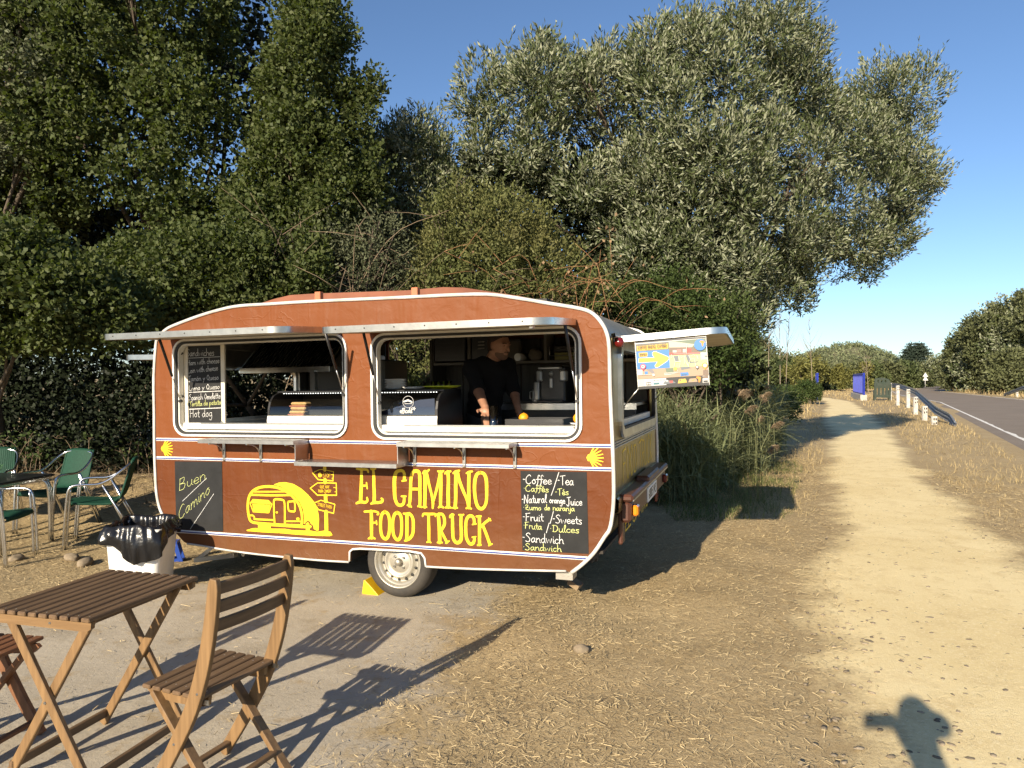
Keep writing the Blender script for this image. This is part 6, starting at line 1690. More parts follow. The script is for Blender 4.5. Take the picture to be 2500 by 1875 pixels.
in_car(ck)
# ---------------------------------------------------------------- trees
def unit(v):
    return v / np.maximum(np.linalg.norm(v, axis=-1, keepdims=True), 1e-9)
def leaf_mesh(name, C, D, length, width, m, parent, r_, shape='round', fold=.25, up_bias=0.0, **kw):
    """one small folded blade per row: base C, axis D"""
    n = len(C)
    D = unit(D)
    rnd = unit(r_.normal(size=(n, 3)) + np.array([0, 0, up_bias]))
    S = unit(np.cross(D, rnd))
    Nn = np.cross(S, D)
    L_ = (length * r_.uniform(.65, 1.25, n))[:, None]
    W_ = (width * r_.uniform(.7, 1.2, n))[:, None]
    if shape == 'round':     # broad leaf, widest beyond the middle
        f = fold * W_
        rows = [C, C + D * L_ * .62 + S * W_ * .56 + Nn * f, C + D * L_ * 1.02, C + D * L_ * .62 - S * W_ * .56 + Nn * f]
        V = np.stack(rows, 1).reshape(-1, 3)
        F_ = (np.arange(n) * 4)[:, None] + np.array([0, 1, 2, 3])
    else:
        f = fold * W_
        rows = [C, C + D * L_ * .45 + S * W_ * .5 + Nn * f, C + D * L_ - Nn * L_ * .08, C + D * L_ * .45 - S * W_ * .5 + Nn * f]
        V = np.stack(rows, 1).reshape(-1, 3)
        b = (np.arange(n) * 4)[:, None]
        F_ = (b + np.array([0, 1, 2, 3]))
    return np_mesh(name, V, F_, m, parent, **kw)
def puffs_in(poly, Y0, thick, n, r0, r1, r_, front=.62):
    """ball-shaped leaf masses spread through a crown whose outline (x, z) stands at distance Y0"""
    P = np.array(poly)
    lo, hi = P.min(0), P.max(0)
    out = []
    tries = 0
    while len(out) < n and tries < 60:
        tries += 1
        x = r_.uniform(lo[0], hi[0], 400); z = r_.uniform(lo[1], hi[1], 400)
        d = poly_dist(x, z, poly)
        r = r_.uniform(r0, r1, 400)
        ok = d > r * .55
        for i in np.where(ok)[0]:
            k = math.sqrt(min(1.0, d[i] / (thick * 1.1)))
            dy = r_.uniform(-1, 1)
            if r_.uniform() < front: dy = -abs(dy)
            c = (x[i], Y0 + dy * thick * k, z[i], r[i])
            if all((c[0] - q[0]) ** 2 + (c[1] - q[1]) ** 2 + (c[2] - q[2]) ** 2 > (.62 * (c[3] + q[3]) * .75) ** 2 for q in out):
                out.append(c)
                if len(out) >= n: break
    return np.array(out)
def fill(puffs, ntw, per, r_, twig=.10, up=.35, out_w=1.0, rnd_w=.8, shellp=.55):
    """leaf bases and axes: twigs on the puffs, leaves round each twig"""
    w = puffs[:, 3] ** 2
    idx = r_.choice(len(puffs), ntw, p=w / w.sum())
    d = unit(r_.normal(size=(ntw, 3)))
    rad = r_.uniform(shellp, 1.0, ntw) ** .6
    lump = 1 + .22 * np.sin(d[:, 0] * 5 + idx) * np.cos(d[:, 2] * 6 + idx * 2)
    tc = puffs[idx, :3] + d * (puffs[idx, 3] * rad * lump)[:, None]
    td = unit(d * out_w + np.array([0, 0, up]) + r_.normal(size=(ntw, 3)) * .35)
    C = np.repeat(tc, per, 0)
    D = np.repeat(td, per, 0)
    t = np.tile(np.linspace(-1, .6, per), ntw) * twig
    C = C + D * t[:, None] + r_.normal(size=C.shape) * twig * .22
    A = unit(D * 1.0 + r_.normal(size=D.shape) * rnd_w)
    return C, A
def limbs(mb, base, puffs, r0, r_, n=14, mid=None):
    P = puffs[r_.choice(len(puffs), min(n, len(puffs)), replace=False)]
    fork = np.array(mid if mid is not None else [base[0] * .5 + P[:, 0].mean() * .5, base[1] * .6 + P[:, 1].mean() * .4, base[2] * .6 + P[:, 2].mean() * .4])
    b = np.array(base)
    pts = catmull([tuple(b), tuple(b * .5 + fork * .5 + np.array([.08, -.05, 0])), tuple(fork)], 5)
    k = len(pts)
    mb.tube(pts, [r0 * (1.25 - .55 * i / (k - 1)) for i in range(k)], 9)
    for p in P:
        e = p[:3]
        m1 = fork * .6 + e * .4 + r_.normal(size=3) * .18
        pts = catmull([tuple(fork + (b - fork) * .03), tuple(m1), tuple(e)], 5)
        k = len(pts)
        rr0 = r0 * r_.uniform(.32, .5)
        mb.tube(pts, [rr0 * (1 - .85 * i / (k - 1)) + .006 for i in range(k)], 6)
        for q in range(4):
            e2 = e + unit(r_.normal(size=3)) * p[3] * .9
            mb.tube([tuple(m1 * .4 + e * .6), tuple(e * .5 + e2 * .5 + r_.normal(size=3) * .05), tuple(e2)], [.012, .007, .003], 4)
m_bark = mat('grey_bark', (.11, .085, .06), .9, col2=(.06, .046, .034), vscale=9, stretch=(4, 4, 1), bump=(18, .6, .02))
m_twig = mat('dead_twig', (.17, .125, .08), .9, island=.3)
def leafm(name, c, c2, tr=.25, tc=None, rough=.6, isl=.28, spec=.22, vs_=.9, imix=False):
    return mat(name, c, rough, col2=c2, imix=imix, vscale=vs_, island=isl, translucent=tr, trans_col=tc or tuple(a * 1.5 for a in c), spec=spec)
m_alder = leafm('alder_leaf', (.088, .106, .034), (.050, .067, .021), .22, (.12, .17, .02), imix=True)
m_alder2 = leafm('alder_leaf_dark', (.042, .070, .018), (.060, .080, .024), .2)
m_willow = leafm('willow_leaf', (.30, .32, .215), (.072, .092, .036), .2, (.13, .16, .05), .5, isl=.18, imix=True)
m_sallow = leafm('sallow_leaf', (.12, .13, .075), (.085, .10, .05), .2)
m_shrub = leafm('shrub_leaf', (.10, .125, .04), (.14, .135, .05), .25)
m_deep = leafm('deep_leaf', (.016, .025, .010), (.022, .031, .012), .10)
def tree(name, label, poly, Y0, thick, npuff, r0, r1, ntw, per, leaf, m, seed, base, trunk_r, shape='round', group=None, twig=.10, up=.35, rnd=.8, nl=14, front=.62, upb=.6, shellp=.55, extra=None, shoots=0, recede=None):
    r_ = np.random.default_rng(seed)
    t = empty(name, (0, 0, 0), 0, label, 'tree' if 'tree' in name else 'shrub', group)
    pf = puffs_in(poly, Y0, thick, npuff, r0, r1, r_, front)
    r2 = np.random.default_rng(seed + 500)
    P_ = np.array(poly); lo, hi = P_.min(0), P_.max(0)
    x = r2.uniform(lo[0], hi[0], npuff * 30); z = r2.uniform(lo[1], hi[1], npuff * 30)
    d_ = poly_dist(x, z, poly); rr_ = r2.uniform(.10, .24, len(x)) * (r1 / .55)
    ok = np.where((d_ > rr_ * .35) & (d_ < r1 * 1.1))[0][:int(npuff * 1.1)]
    edge = np.stack([x[ok], Y0 + r2.uniform(-.5, .35, len(ok)) * thick * np.sqrt(np.clip(d_[ok] / thick, .04, 1)), z[ok], rr_[ok]], -1)
    pf = np.concatenate([pf, edge])
    if extra is not None: pf = np.concatenate([pf, np.array(extra)])
    if recede:      # crown side pushed back so its shadow lands farther up the path
        c0 = np.array([0, 0, 1.65])
        f = 1 + recede[2] * sstep(recede[0], recede[1], pf[:, 0] / pf[:, 1])
        pf = np.concatenate([c0 + (pf[:, :3] - c0) * f[:, None], (pf[:, 3] * f)[:, None]], 1)
    b = np.array([base[0], base[1], float(hgt(base[0], base[1])) - .05])
    t.location = tuple(b)
    C, A = fill(pf, ntw, per, r_, twig, up, 1.0, rnd, shellp)
    if shoots:     # young leaders standing out of the crown
        ps = pf[r_.choice(len(pf), shoots)]
        dd = unit(r_.normal(size=(shoots, 3)) * np.array([.5, .5, .3]) + np.array([0, 0, .9]))
        st = ps[:, :3] + dd * (ps[:, 3] * .85)[:, None]
        kk = 11
        tt = np.tile(np.linspace(0, 1, kk), shoots)
        ln_ = np.repeat(r_.uniform(.15, .42, shoots), kk)
        Cs = np.repeat(st, kk, 0) + np.repeat(dd, kk, 0) * (tt * ln_)[:, None] + r_.normal(size=(shoots * kk, 3)) * .008
        As = unit(np.repeat(dd, kk, 0) + r_.normal(size=(shoots * kk, 3)) * .42)
        C, A = np.concatenate([C, Cs]), np.concatenate([A, As])
    keep = C[:, 2] > hgt(C[:, 0], C[:, 1]) + .02
    leaf_mesh('crown', C[keep] - b, A[keep], leaf[0], leaf[1], m, t, r_, shape, up_bias=upb)
    mb = MB()
    limbs(mb, b, pf, trunk_r, r_, nl)
    mb.v = [tuple(np.array(v) - b) for v in mb.v]
    mb.build('trunk', m_bark, t)
    return pf
G1 = 'leafy trees behind the caravan'
tree('alder_tree', 'tall dark green alder filling the upper left of the picture', [(-9.1,9.33),(-3.98,9.33),(-4.1,7.23),(-3.89,6.94),(-4.23,6.57),(-3.99,5.73),(-3.69,4.94),(-3.75,4.22),(-4.17,3.62),(-4.96,3.62),(-5.75,3.98),(-6.65,3.86),(-8.16,4.1),(-9.13,4.22)], 10.6, 1.4, 112, .27, .55, 15500, 6, (.064, .050), m_alder, 1, (-4.6, 11.8), .12, nl=5, group=G1, shoots=350)
tree('alder_tree', 'leaning green alder whose crown meets the open sky above the caravan', [(-3.08,7.31),(-2.87,7.42),(-2.64,7.07),(-2.27,6.54),(-2.39,6.14),(-1.86,5.95),(-2.02,5.49),(-2.24,5.32),(-1.82,4.56),(-1.94,3.79),(-2.18,3.03),(-3.12,2.8),(-3.82,2.97),(-4.05,3.79),(-3.82,4.73),(-3.58,5.55),(-3.28,6.43)], 10.3, 1.0, 64, .22, .44, 10000, 6, (.058, .045), m_alder, 2, (-3.0, 11.6), .11, nl=6, group=G1, shoots=260, extra=[(-1.99,10.1,5.79,0.24),(-2.17,10.3,5.7,0.28),(-2.39,10.2,6.51,0.24),(-2.58,10.4,6.8,0.26),(-2.7,10.2,6.93,0.28),(-2.96,10.5,7.3,0.28),(-2.11,10.0,5.35,0.24),(-2.02,10.1,4.62,0.3),(-2.24,10.4,5.06,0.28),(-2.01,10.2,4.3,0.3),(-2.99,10.2,6.79,0.24),(-3.14,10.4,6.6,0.26)])
tree('alder_tree', 'low leafy alder hanging over the green chairs at the left', [(-7.34,3.52),(-4.96,3.32),(-4.39,2.9),(-4.04,2.64),(-3.98,2.2),(-4.18,1.98),(-4.97,1.96),(-7.35,1.89)], 7.7, .9, 74, .18, .34, 9500, 6, (.054, .043), m_alder, 3, (-7.7, 9.2), .06, nl=4, group=G1, front=.4)
tree('alder_tree', 'leafy alder boughs drooping behind the left end of the caravan roof', [(-5.47,3.39),(-4.45,3.63),(-3.49,3.69),(-2.63,3.5),(-2.25,2.96),(-2.36,2.54),(-4.4,2.13),(-5.1,2.05)], 9.4, .8, 56, .21, .40, 8000, 6, (.056, .044), m_alder, 33, (-4.0, 12.2), .06, nl=4, group=G1)
tree('alder_tree', 'dull olive alder cut off by the left edge of the picture', [(-9.4,8.83),(-6.13,8.83),(-6.43,6.58),(-5.92,5.74),(-6.15,4.9),(-6.95,3.94),(-9.43,4.05)], 9.9, .9, 34, .28, .5, 4600, 6, (.058, .04), m_sallow, 4, (-7.6, 10.6), .14, group=G1)
# the big silvery willow
tree('willow_tree', 'big silvery green willow spreading over the caravan and path', [(-1.02,5.87),(-1.21,6.2),(-0.45,6.71),(-0.12,7.18),(0.58,7.42),(0.96,6.99),(1.15,7.23),(1.43,7.32),(1.81,7.14),(2.28,7.42),(2.8,7.6),(3.13,7.79),(4.16,8.0),(4.82,8.07),(5.29,7.75),(5.25,7.28),(5.06,6.76),(5.58,6.57),(5.96,6.71),(6.9,6.67),(6.86,6.01),(6.72,5.58),(7.24,5.25),(7.43,5.02),(6.86,4.45),(6.68,3.75),(6.06,3.32),(5.31,3.61),(5.12,2.9),(4.36,2.8),(4.18,2.38),(3.85,1.81),(3.23,1.95),(2.29,2.66),(1.62,3.37),(1.34,4.31),(0.21,4.69),(-0.55,4.78)], 12.2, 1.5, 190, .30, .56, 25000, 8, (.100, .030), m_willow, 5, (4.2, 13.6), .20, 'long', G1, twig=.13, up=.75, rnd=.30, nl=18, upb=.2, shoots=900, recede=(.26, .60, .34), extra=[(4.38,11.8,3.17,0.34),(4.91,12.2,3.56,0.34),(4.96,12.4,3.1,0.26),(3.91,11.6,2.88,0.36),(3.64,11.6,2.48,0.36),(3.58,12.3,2.95,0.36),(3.06,11.9,3.04,0.38),(5.66,12.4,3.6,0.3),(6.06,12.2,3.56,0.26),(6.37,12.0,3.88,0.28),(4.53,12.6,3.7,0.36),(4.24,12.8,3.44,0.36),(5.46,12.6,3.99,0.34),(5.66,11.8,3.91,0.34),(3.33,11.9,2.23,0.34),(2.65,11.6,2.61,0.36),(3.69,12.2,1.96,0.3),(6.57,12.8,4.46,0.34),(4.74,11.7,3.95,0.34),(3.08,11.5,3.52,0.36),(2.8,12.6,3.63,0.36),(2.16,12.2,3.63,0.34),(2.4,12.0,2.99,0.34),(5.08,12.9,3.38,0.3),(4.39,12.4,2.68,0.26)])
tree('sallow_tree', 'grey green sallow standing behind between alder and willow', [(-2.14,5.82),(-1.7,6.06),(-1.15,5.96),(-0.81,5.08),(-0.88,3.86),(-1.29,3.04),(-2.51,2.91),(-2.72,4.13),(-2.58,5.21)], 11.9, .9, 40, .30, .5, 4600, 8, (.085, .026), m_willow, 6, (-1.4, 12.4), .12, 'long', G1, twig=.13, up=.8, rnd=.4)
tree('shrub', 'bushy green shrub rising right behind the caravan roof', [(-1.45,3.77),(-1.28,4.3),(-0.76,4.53),(0.0,4.3),(0.58,3.89),(0.99,3.43),(1.46,2.84),(1.22,2.38),(-1.46,2.38),(-1.51,3.08)], 10.2, .8, 44, .24, .46, 5200, 7, (.055, .026), m_shrub, 7, (-.3, 10.6), .06, 'long', 'shrubs behind the caravan', twig=.10, up=.7, rnd=.55)
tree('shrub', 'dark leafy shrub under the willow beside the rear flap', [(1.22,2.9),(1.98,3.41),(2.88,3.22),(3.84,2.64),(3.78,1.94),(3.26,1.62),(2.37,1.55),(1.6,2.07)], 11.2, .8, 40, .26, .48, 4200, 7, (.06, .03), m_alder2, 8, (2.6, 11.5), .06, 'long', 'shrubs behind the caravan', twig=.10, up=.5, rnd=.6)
tree('shrub', 'low twiggy shrub behind the caravan roof post', [(-3.17,2.92),(-2.77,3.71),(-2.26,4.05),(-1.64,3.94),(-1.36,3.37),(-1.41,2.47),(-3.11,2.41)], 9.9, .6, 26, .22, .42, 1500, 6, (.05, .022), m_sallow, 9, (-2.5, 10.2), .05, 'long', 'shrubs behind the caravan', twig=.12, up=.8, rnd=.5)
tree('shrub', 'leafy shrub seen through the far door of the caravan', [(-1.86,2.53),(-0.74,2.53),(-0.64,0.93),(-1.91,0.93)], 9.3, .35, 26, .14, .28, 1500, 6, (.05, .024), m_shrub, 10, (-1.3, 9.6), .03, 'long', 'shrubs behind the caravan', twig=.10, up=.6, rnd=.6)
# trees of the second row close the view
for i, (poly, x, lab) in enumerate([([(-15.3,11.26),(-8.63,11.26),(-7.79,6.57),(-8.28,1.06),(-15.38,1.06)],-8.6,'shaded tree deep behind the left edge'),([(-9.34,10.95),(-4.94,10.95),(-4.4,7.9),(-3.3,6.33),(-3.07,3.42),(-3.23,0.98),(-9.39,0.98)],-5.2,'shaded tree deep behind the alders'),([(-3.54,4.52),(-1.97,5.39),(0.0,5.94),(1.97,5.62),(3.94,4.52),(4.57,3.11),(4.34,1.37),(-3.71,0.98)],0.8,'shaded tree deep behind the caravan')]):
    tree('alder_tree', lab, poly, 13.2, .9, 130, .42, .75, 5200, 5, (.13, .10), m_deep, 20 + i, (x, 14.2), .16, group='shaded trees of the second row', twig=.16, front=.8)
# undergrowth below them, with deep shade put into its near-black leaf colour
r_ = np.random.default_rng(31)
n = 62000
C = np.stack([r_.uniform(-11, 3.7, n), 12.6 + r_.normal(0, .45, n), 4.6 * r_.uniform(0, 1, n) ** .95], -1)
n2 = 24000
x, y = r_.uniform(-10.5, -2.2, n2), r_.uniform(10.2, 12.3, n2)
C = np.concatenate([C, np.stack([x, y, hgt(x, y) + (y - 9.9) * .8 * r_.uniform(0, 1, n2)], -1)])
leaf_mesh('thicket', C, r_.normal(size=(len(C), 3)) + np.array([0, -.3, .6]), .075, .062, mat('shaded_thicket_leaf', (.010, .016, .007), .6, island=.5, col2=(.015, .021, .009), vscale=1, spec=.2), None, r_, 'long', up_bias=.5, kind='stuff', label='dense dark undergrowth under the trees')
# ---------------------------------------------------------------- brambles and dead stems
def bramble(name, label, c, spread, n, hgt_, seed, leaves=0, m=m_twig, lm=None, r=.006):
    rr = random.Random(seed)
    t = empty(name, (c[0], c[1], float(hgt(c[0], c[1]))), 0, label, 'shrub', 'brambles and dead stems')
    mb = MB()
    LP = []
    for i in range(n):
        x, y = rr.uniform(-1, 1) * spread[0], rr.uniform(-1, 1) * spread[1]
        h = hgt_ * rr.uniform(.5, 1.1)
        a = rr.uniform(0, 6.28)
        dx, dy = math.cos(a) * h * rr.uniform(.2, .8), math.sin(a) * h * rr.uniform(.1, .4)
        P = catmull([(x, y, -.02), (x + dx * .2, y + dy * .2, h * .55), (x + dx * .6, y + dy * .6, h * rr.uniform(.85, 1.0)), (x + dx * 1.1, y + dy, h * rr.uniform(.6, 1.05))], 4)
        mb.tube(P, [r * (1 - .75 * k / (len(P) - 1)) for k in range(len(P))], 5)
        for q in range(5):
            p = Vector(P[rr.randrange(4, len(P))])
            e = p + Vector((rr.uniform(-1, 1), rr.uniform(-.6, .6), rr.uniform(-.3, .8))) * h * .22
            mb.tube([tuple(p), tuple((p + e) / 2 + Vector((0, 0, .02))), tuple(e)], [r * .5, r * .4, r * .2], 4)
            LP.append(tuple(e))
    mb.build('stems', m, t)
    if leaves and lm:
        rn = np.random.default_rng(seed)
        L0 = np.array(LP)[rn.integers(0, len(LP), leaves)] + rn.normal(size=(leaves, 3)) * .07
        leaf_mesh('leaves', L0, rn.normal(size=(leaves, 3)) + np.array([0, 0, .5]), .055, .035, lm, t, rn)
bramble('bramble', 'tangle of pale bare twigs behind the green chairs', (-5.8, 10.0), (1.6, .4), 34, .55, 1, 500, lm=m_alder2)
bramble('bramble', 'dark bramble with a few leaves between chairs and caravan', (-3.7, 10.3), (1.0, .4), 18, .7, 2, 700, lm=m_alder2)
bramble('dead_shrub', 'tall bare grey stems rising behind the caravan roof', (-2.35, 9.7), (.45, .2), 20, 3.5, 3, 260, lm=m_sallow, r=.010)
bramble('dead_shrub', 'reddish brown dead stems between shrub and willow', (.75, 9.9), (.35, .2), 40, 3.0, 4, 500, m=mat('rust_twig', (.30, .15, .07), .9), lm=mat('dead_leaf', (.20, .13, .07), .8, island=.4), r=.007)
bramble('bramble', 'arching brown twigs over the caravan roof', (-.2, 9.9), (.8, .2), 16, 2.9, 5, 260, lm=m_shrub, r=.006)
# fallen brushwood strewn on the bank
r_ = np.random.default_rng(8)
n = 2600
x, y = r_.uniform(-7.5, -2.2, n), r_.uniform(8.2, 11.5, n)
blades(n, np.stack([x, y, hgt(x, y) + r_.uniform(0, .08, n)], -1), r_.uniform(.1, .5, n), r_.uniform(.005, .012, n), r_.uniform(0, 6.28, n), r_.normal(.15, .3, n), np.zeros(n), m_twig, 'brushwood', r_, kind='stuff', label='dead twigs and straw strewn on the bank')
# ---------------------------------------------------------------- reeds beside the path
m_reed = leafm('reed_leaf', (.145, .175, .085), (.20, .21, .105), .25, (.15, .19, .05), .5, vs_=.6)
r_ = np.random.default_rng(12)
yy = r_.uniform(9.2, 17, 1500)
lx = np.interp(yy, [p[1] for p in PATH_L], [p[0] for p in PATH_L])
off = np.where(yy < 10.2, r_.uniform(1.3, 3.2, 1500), np.where(yy < 12, r_.uniform(1.25, 3.8, 1500), r_.uniform(.85, 3.4, 1500)))
xx = lx - off
ht = r_.uniform(.9, 1.55, 1500) * np.clip(np.where(yy > 11.5, .75, .45) + off * .25, .5, 1.0)
per = 12
f_ = np.tile(np.linspace(.08, .97, per), 1500) + r_.uniform(-.04, .04, 1500 * per)
lean = r_.normal(0, .12, (1500, 2))
bx = np.repeat(xx, per) + np.repeat(lean[:, 0] * ht, per) * f_ ** 2
by = np.repeat(yy, per) + np.repeat(lean[:, 1] * ht, per) * f_ ** 2
bz = np.repeat(ht, per) * f_
n = len(bx)
ll = r_.uniform(.28, .62, n)
blades(n, np.stack([bx, by, bz + hgt(bx, by)], -1), ll, r_.uniform(.012, .024, n), r_.uniform(0, 6.28, n), r_.uniform(.35, 1.25, n), ll * r_.uniform(.15, .75, n), m_reed, 'reed_leaves', r_, nseg=4, kind='stuff', label='dense green reeds between caravan and path')
blades(1500, np.stack([xx, yy, hgt(xx, yy)], -1), ht, np.full(1500, .010), r_.uniform(0, 6.28, 1500), np.full(1500, 1.5), np.zeros(1500), m_reed, 'reed_stems', r_, nseg=2, kind='stuff', label='upright reed stems between caravan and path')
# feathery plumes
m_plume = mat('reed_plume', (.36, .27, .17), .95, island=.3, translucent=.3)
for i, (px, py, pz, az) in enumerate([(2.95, 9.35, 1.42, .4), (2.95, 9.1, 1.22, .2), (3.35, 9.3, 1.0, .1), (3.2, 9.0, .72, .3), (3.4, 10.2, 1.40, 2.6), (3.7, 10.6, 1.36, .5), (4.0, 11.2, 1.30, 2.0), (3.9, 11.9, 1.35, .8), (4.1, 12.5, 1.36, 1.2), (4.6, 13.2, 1.42, .4), (4.0, 11.6, .95, 1.0), (4.8, 13.9, 1.4, .9)]):
    pr = np.random.default_rng(60 + i)
    t = empty('reed_plume', (px, py, pz), 0, None, 'plume', 'feathery reed plumes')
    t['label'] = ['topmost tan reed plume beside the caravan corner', 'second tan reed plume from the top beside the caravan', 'third tan reed plume down beside the caravan', 'lowest tan reed plume beside the caravan', 'tan reed plume above the reeds below the poster', 'tan reed plume right of the poster', 'tan reed plume left of the middle of the reed bed', 'tan reed plume in the middle of the reed bed', 'tan reed plume right of the middle of the reed bed', 'tall tan reed plume near the path end of the reeds', 'low tan reed plume near the path end of the reeds', 'farthest tan reed plume at the end of the reeds'][i]
    k = 260
    f0 = pr.uniform(0, 1, k)
    sp_ = np.stack([np.cos(az) * f0 * .16, np.sin(az) * f0 * .16, f0 * .20 - .12 * f0 * f0], -1)
    ln = .10 * (1 - .6 * f0)
    blades(k, sp_, ln, np.full(k, .006), az + pr.normal(0, .6, k), pr.normal(.35, .4, k), ln * .5, m_plume, 'plume', pr, nseg=2, parent=t)
    MB().tube([(0, 0, 0), (-math.cos(az) * .12, -math.sin(az) * .12, -.25), (-math.cos(az) * .16, -math.sin(az) * .16, -pz)], .004, 5).build('stalk', m_reed, t)
# green grass at the foot of the reeds
n = 9000
yy = r_.uniform(8.3, 14, n)
lx = np.interp(yy, [p[1] for p in PATH_L], [p[0] for p in PATH_L])
xx = lx - np.abs(r_.normal(1.1, .55, n)) - .25
k = (xx > 1.9) & (vnoise(xx, yy, 1.4, 71) > .3)
xx, yy = xx[k], yy[k]; n = len(xx)
hh = r_.uniform(.06, .24, n)
blades(n, np.stack([xx, yy, hgt(xx, yy) - .01], -1), hh, r_.uniform(.004, .009, n), r_.uniform(0, 6.28, n), r_.uniform(.6, 1.45, n), hh * .3, m_greengrass, 'green_grass', r_, nseg=3, kind='stuff', label='green grass along the foot of the reeds')
# ---------------------------------------------------------------- guard rails
m_galv = mat('weathered_galvanised', (.40, .40, .38), .5, .6, col2=(.20, .19, .18), vscale=6)
m_postw = mat('whitewashed_post', (.58, .56, .52), .8, col2=(.36, .34, .30), vscale=9)
def guard_rail(pts, label, post_at, zend):
    g = empty('guard_rail', (pts[0][0], pts[0][1], 0), 0, label, 'guard rail')
    o = Vector((pts[0][0], pts[0][1], 0))
    P = [Vector(p) - o for p in pts]
    sec = [(-.02, -.17), (-.02, -.13), (.06, -.10), (.06, -.04), (-.02, 0), (.06, .04), (.06, .10), (-.02, .13), (-.02, .17)]
    V, F_ = [], []
    for i, p in enumerate(P):
        d = (P[min(i + 1, len(P) - 1)] - P[max(i - 1, 0)]); d.z = 0; d.normalize()
        s = Vector((d.y, -d.x, 0))
        for a, b in sec: V.append(p + s * (a + .10) + Vector((0, 0, b)))
    k = len(sec)
    for i in range(len(P) - 1):
        for j in range(k - 1): F_.append((i * k + j, i * k + j + 1, (i + 1) * k + j + 1, (i + 1) * k + j))
    r = MB().add(V, F_, 0, False).build('rail', m_galv, g)
    so = r.modifiers.new('thick', 'SOLIDIFY'); so.thickness = .006
    rr = random.Random(5)
    for (x, y, top) in post_at:
        p = MB().box((x - o.x, y - o.y, top / 2 - .1), (.17, .12, top + .2), bev=.01).build('post', m_postw, g)
        for dx, dz in ((-.04, -.10), (.04, -.10), (-.04, -.26), (.045, -.24)):
            MB().box((x - o.x + dx, y - o.y - .0605, top + dz), (.04, .004, .075)).build('bolt_slot', m_black, p)
    return g
GR = [(15.15, 24.7, .02), (15.75, 26.0, .24), (16.6, 28.3, .42), (19.0, 33.2, .66), (22.8, 40.7, .90), (24.3, 44.4, 1.06), (29.6, 55.5, 1.16), (34.5, 66.0, 1.12)]
guard_rail(GR, 'grey road guard rail on white posts dipping into the verge beside the path', [(15.2, 25.8, .30), (16.3, 28.3, .58), (18.7, 33.2, .82), (22.5, 40.7, 1.07), (23.9, 44.4, 1.24), (29.3, 55.5, 1.34)], .02)
guard_rail([(47.5, 69.0, .10), (45.2, 64.5, .5), (42.9, 60.0, .9), (39.8, 54.0, 1.0)], 'short guard rail end on the far side of the road', [(45.6, 64.7, .6), (43.4, 60.2, .95), (41.2, 56.2, 1.0)], .1)
# ---------------------------------------------------------------- footbridge railings
m_bluesteel = mat('blue_painted_steel', (.012, .03, .32), .45, col2=(.010, .022, .24), vscale=3)
m_greensteel = mat('dark_green_steel', (.030, .045, .030), .5, col2=(.05, .06, .045), vscale=5)
m_conc = mat('pale_concrete', (.42, .40, .35), .9, col2=(.3, .28, .24), vscale=4)
def railing(a, b, h, label, m, bars, base=.0, scallop=False):
    g = empty('bridge_railing', (a[0], a[1], 0), 0, label, 'railing', 'footbridge railings')
    A_ = Vector((0, 0, 0)); B_ = Vector((b[0] - a[0], b[1] - a[1], 0))
    up = Vector((0, 0, 1))
    if base: MB().bar(A_ + up * base / 2, B_ + up * base / 2, .45, base).build('kerb', m_conc, g)
    for z in (base + .06, h - .06): MB().bar(A_ + up * z, B_ + up * z, .10, .10).build('rail', m, g)
    for i in range(bars):
        p = A_.lerp(B_, i / (bars - 1))
        MB().bar(p + up * (base + .1), p + up * (h - .1), .09, .05, up=B_.normalized()).build('bar', m, g)
    MB().bar(A_ + up * base, A_ + up * h, .14, .12).build('end_post', m, g)
    return g
railing((26.5, 54.0), (30.5, 64.0), 2.1, 'blue steel footbridge railing panel on a pale concrete kerb', m_bluesteel, 16, .45)
railing((23.0, 54.0), (23.5, 55.4), 2.1, 'blue steel railing seen end on left of the path', m_bluesteel, 14, .0)
gp_ = empty('bridge_railing', (28.2, 54.6, 0), 0, 'dark green steel parapet panel with round holes beside the guard rail', 'railing', 'footbridge railings')
pan = [(-1.0, .25), (1.05, .20), (1.2, 1.2), (.85, 1.62), (.1, 1.75), (-.9, 1.68), (-1.05, 1.2)]
hol = [[(cx + .11 * math.cos(R(q)), 1.48 + .11 * math.sin(R(q))) for q in range(0, 360, 30)] for cx in (-.55, -.1, .4)]
hol += [[(cx - .09, .45), (cx + .09, .45), (cx + .09, .95), (cx - .09, .95)] for cx in (-.65, -.15, .35, .85)]
pan, hol = [(x * .58, z) for x, z in pan], [[(x * .58, z) for x, z in h_] for h_ in hol]
plate('panel', [pan] + hol, .10, m_greensteel, gp_)
for x in (-.55, .58): MB().box((x, .05, .4), (.16, .16, .8)).build('post', m_greensteel, gp_)
# ---------------------------------------------------------------- road signs
m_sign = mat('sign_back', (.62, .62, .60), .5)
def sign(x, y, h, kind, label):
    s = empty('road_sign', (x, y, 0), 0, label, 'road sign', 'road signs by the bend')
    MB().cyl((0, 0, -.1), (0, 0, h), .045, 8).build('pole', m_sign, s)
    if kind == 't':
        for z in (h - .15, h - .85):
            plate('plate', [[(-.55, z - .3), (.55, z - .3), (0, z + .55)]], .03, m_sign, s, at=-.06)
    else:
        plate('plate', [rrect(-.3, h - .6, .3, h, .1)], .03, m_sign, s, at=-.06)
sign(80.7, 140, 2.5, 't', 'triangular road sign seen from behind by the bend')
sign(121.6, 205, 1.7, 'r', 'small white marker sign left of the shaded trees')
sign(122.8, 205, 2.0, 'r', 'middle white marker sign left of the shaded trees')
sign(124.8, 205, 2.3, 'r', 'tallest white marker sign left of the shaded trees')
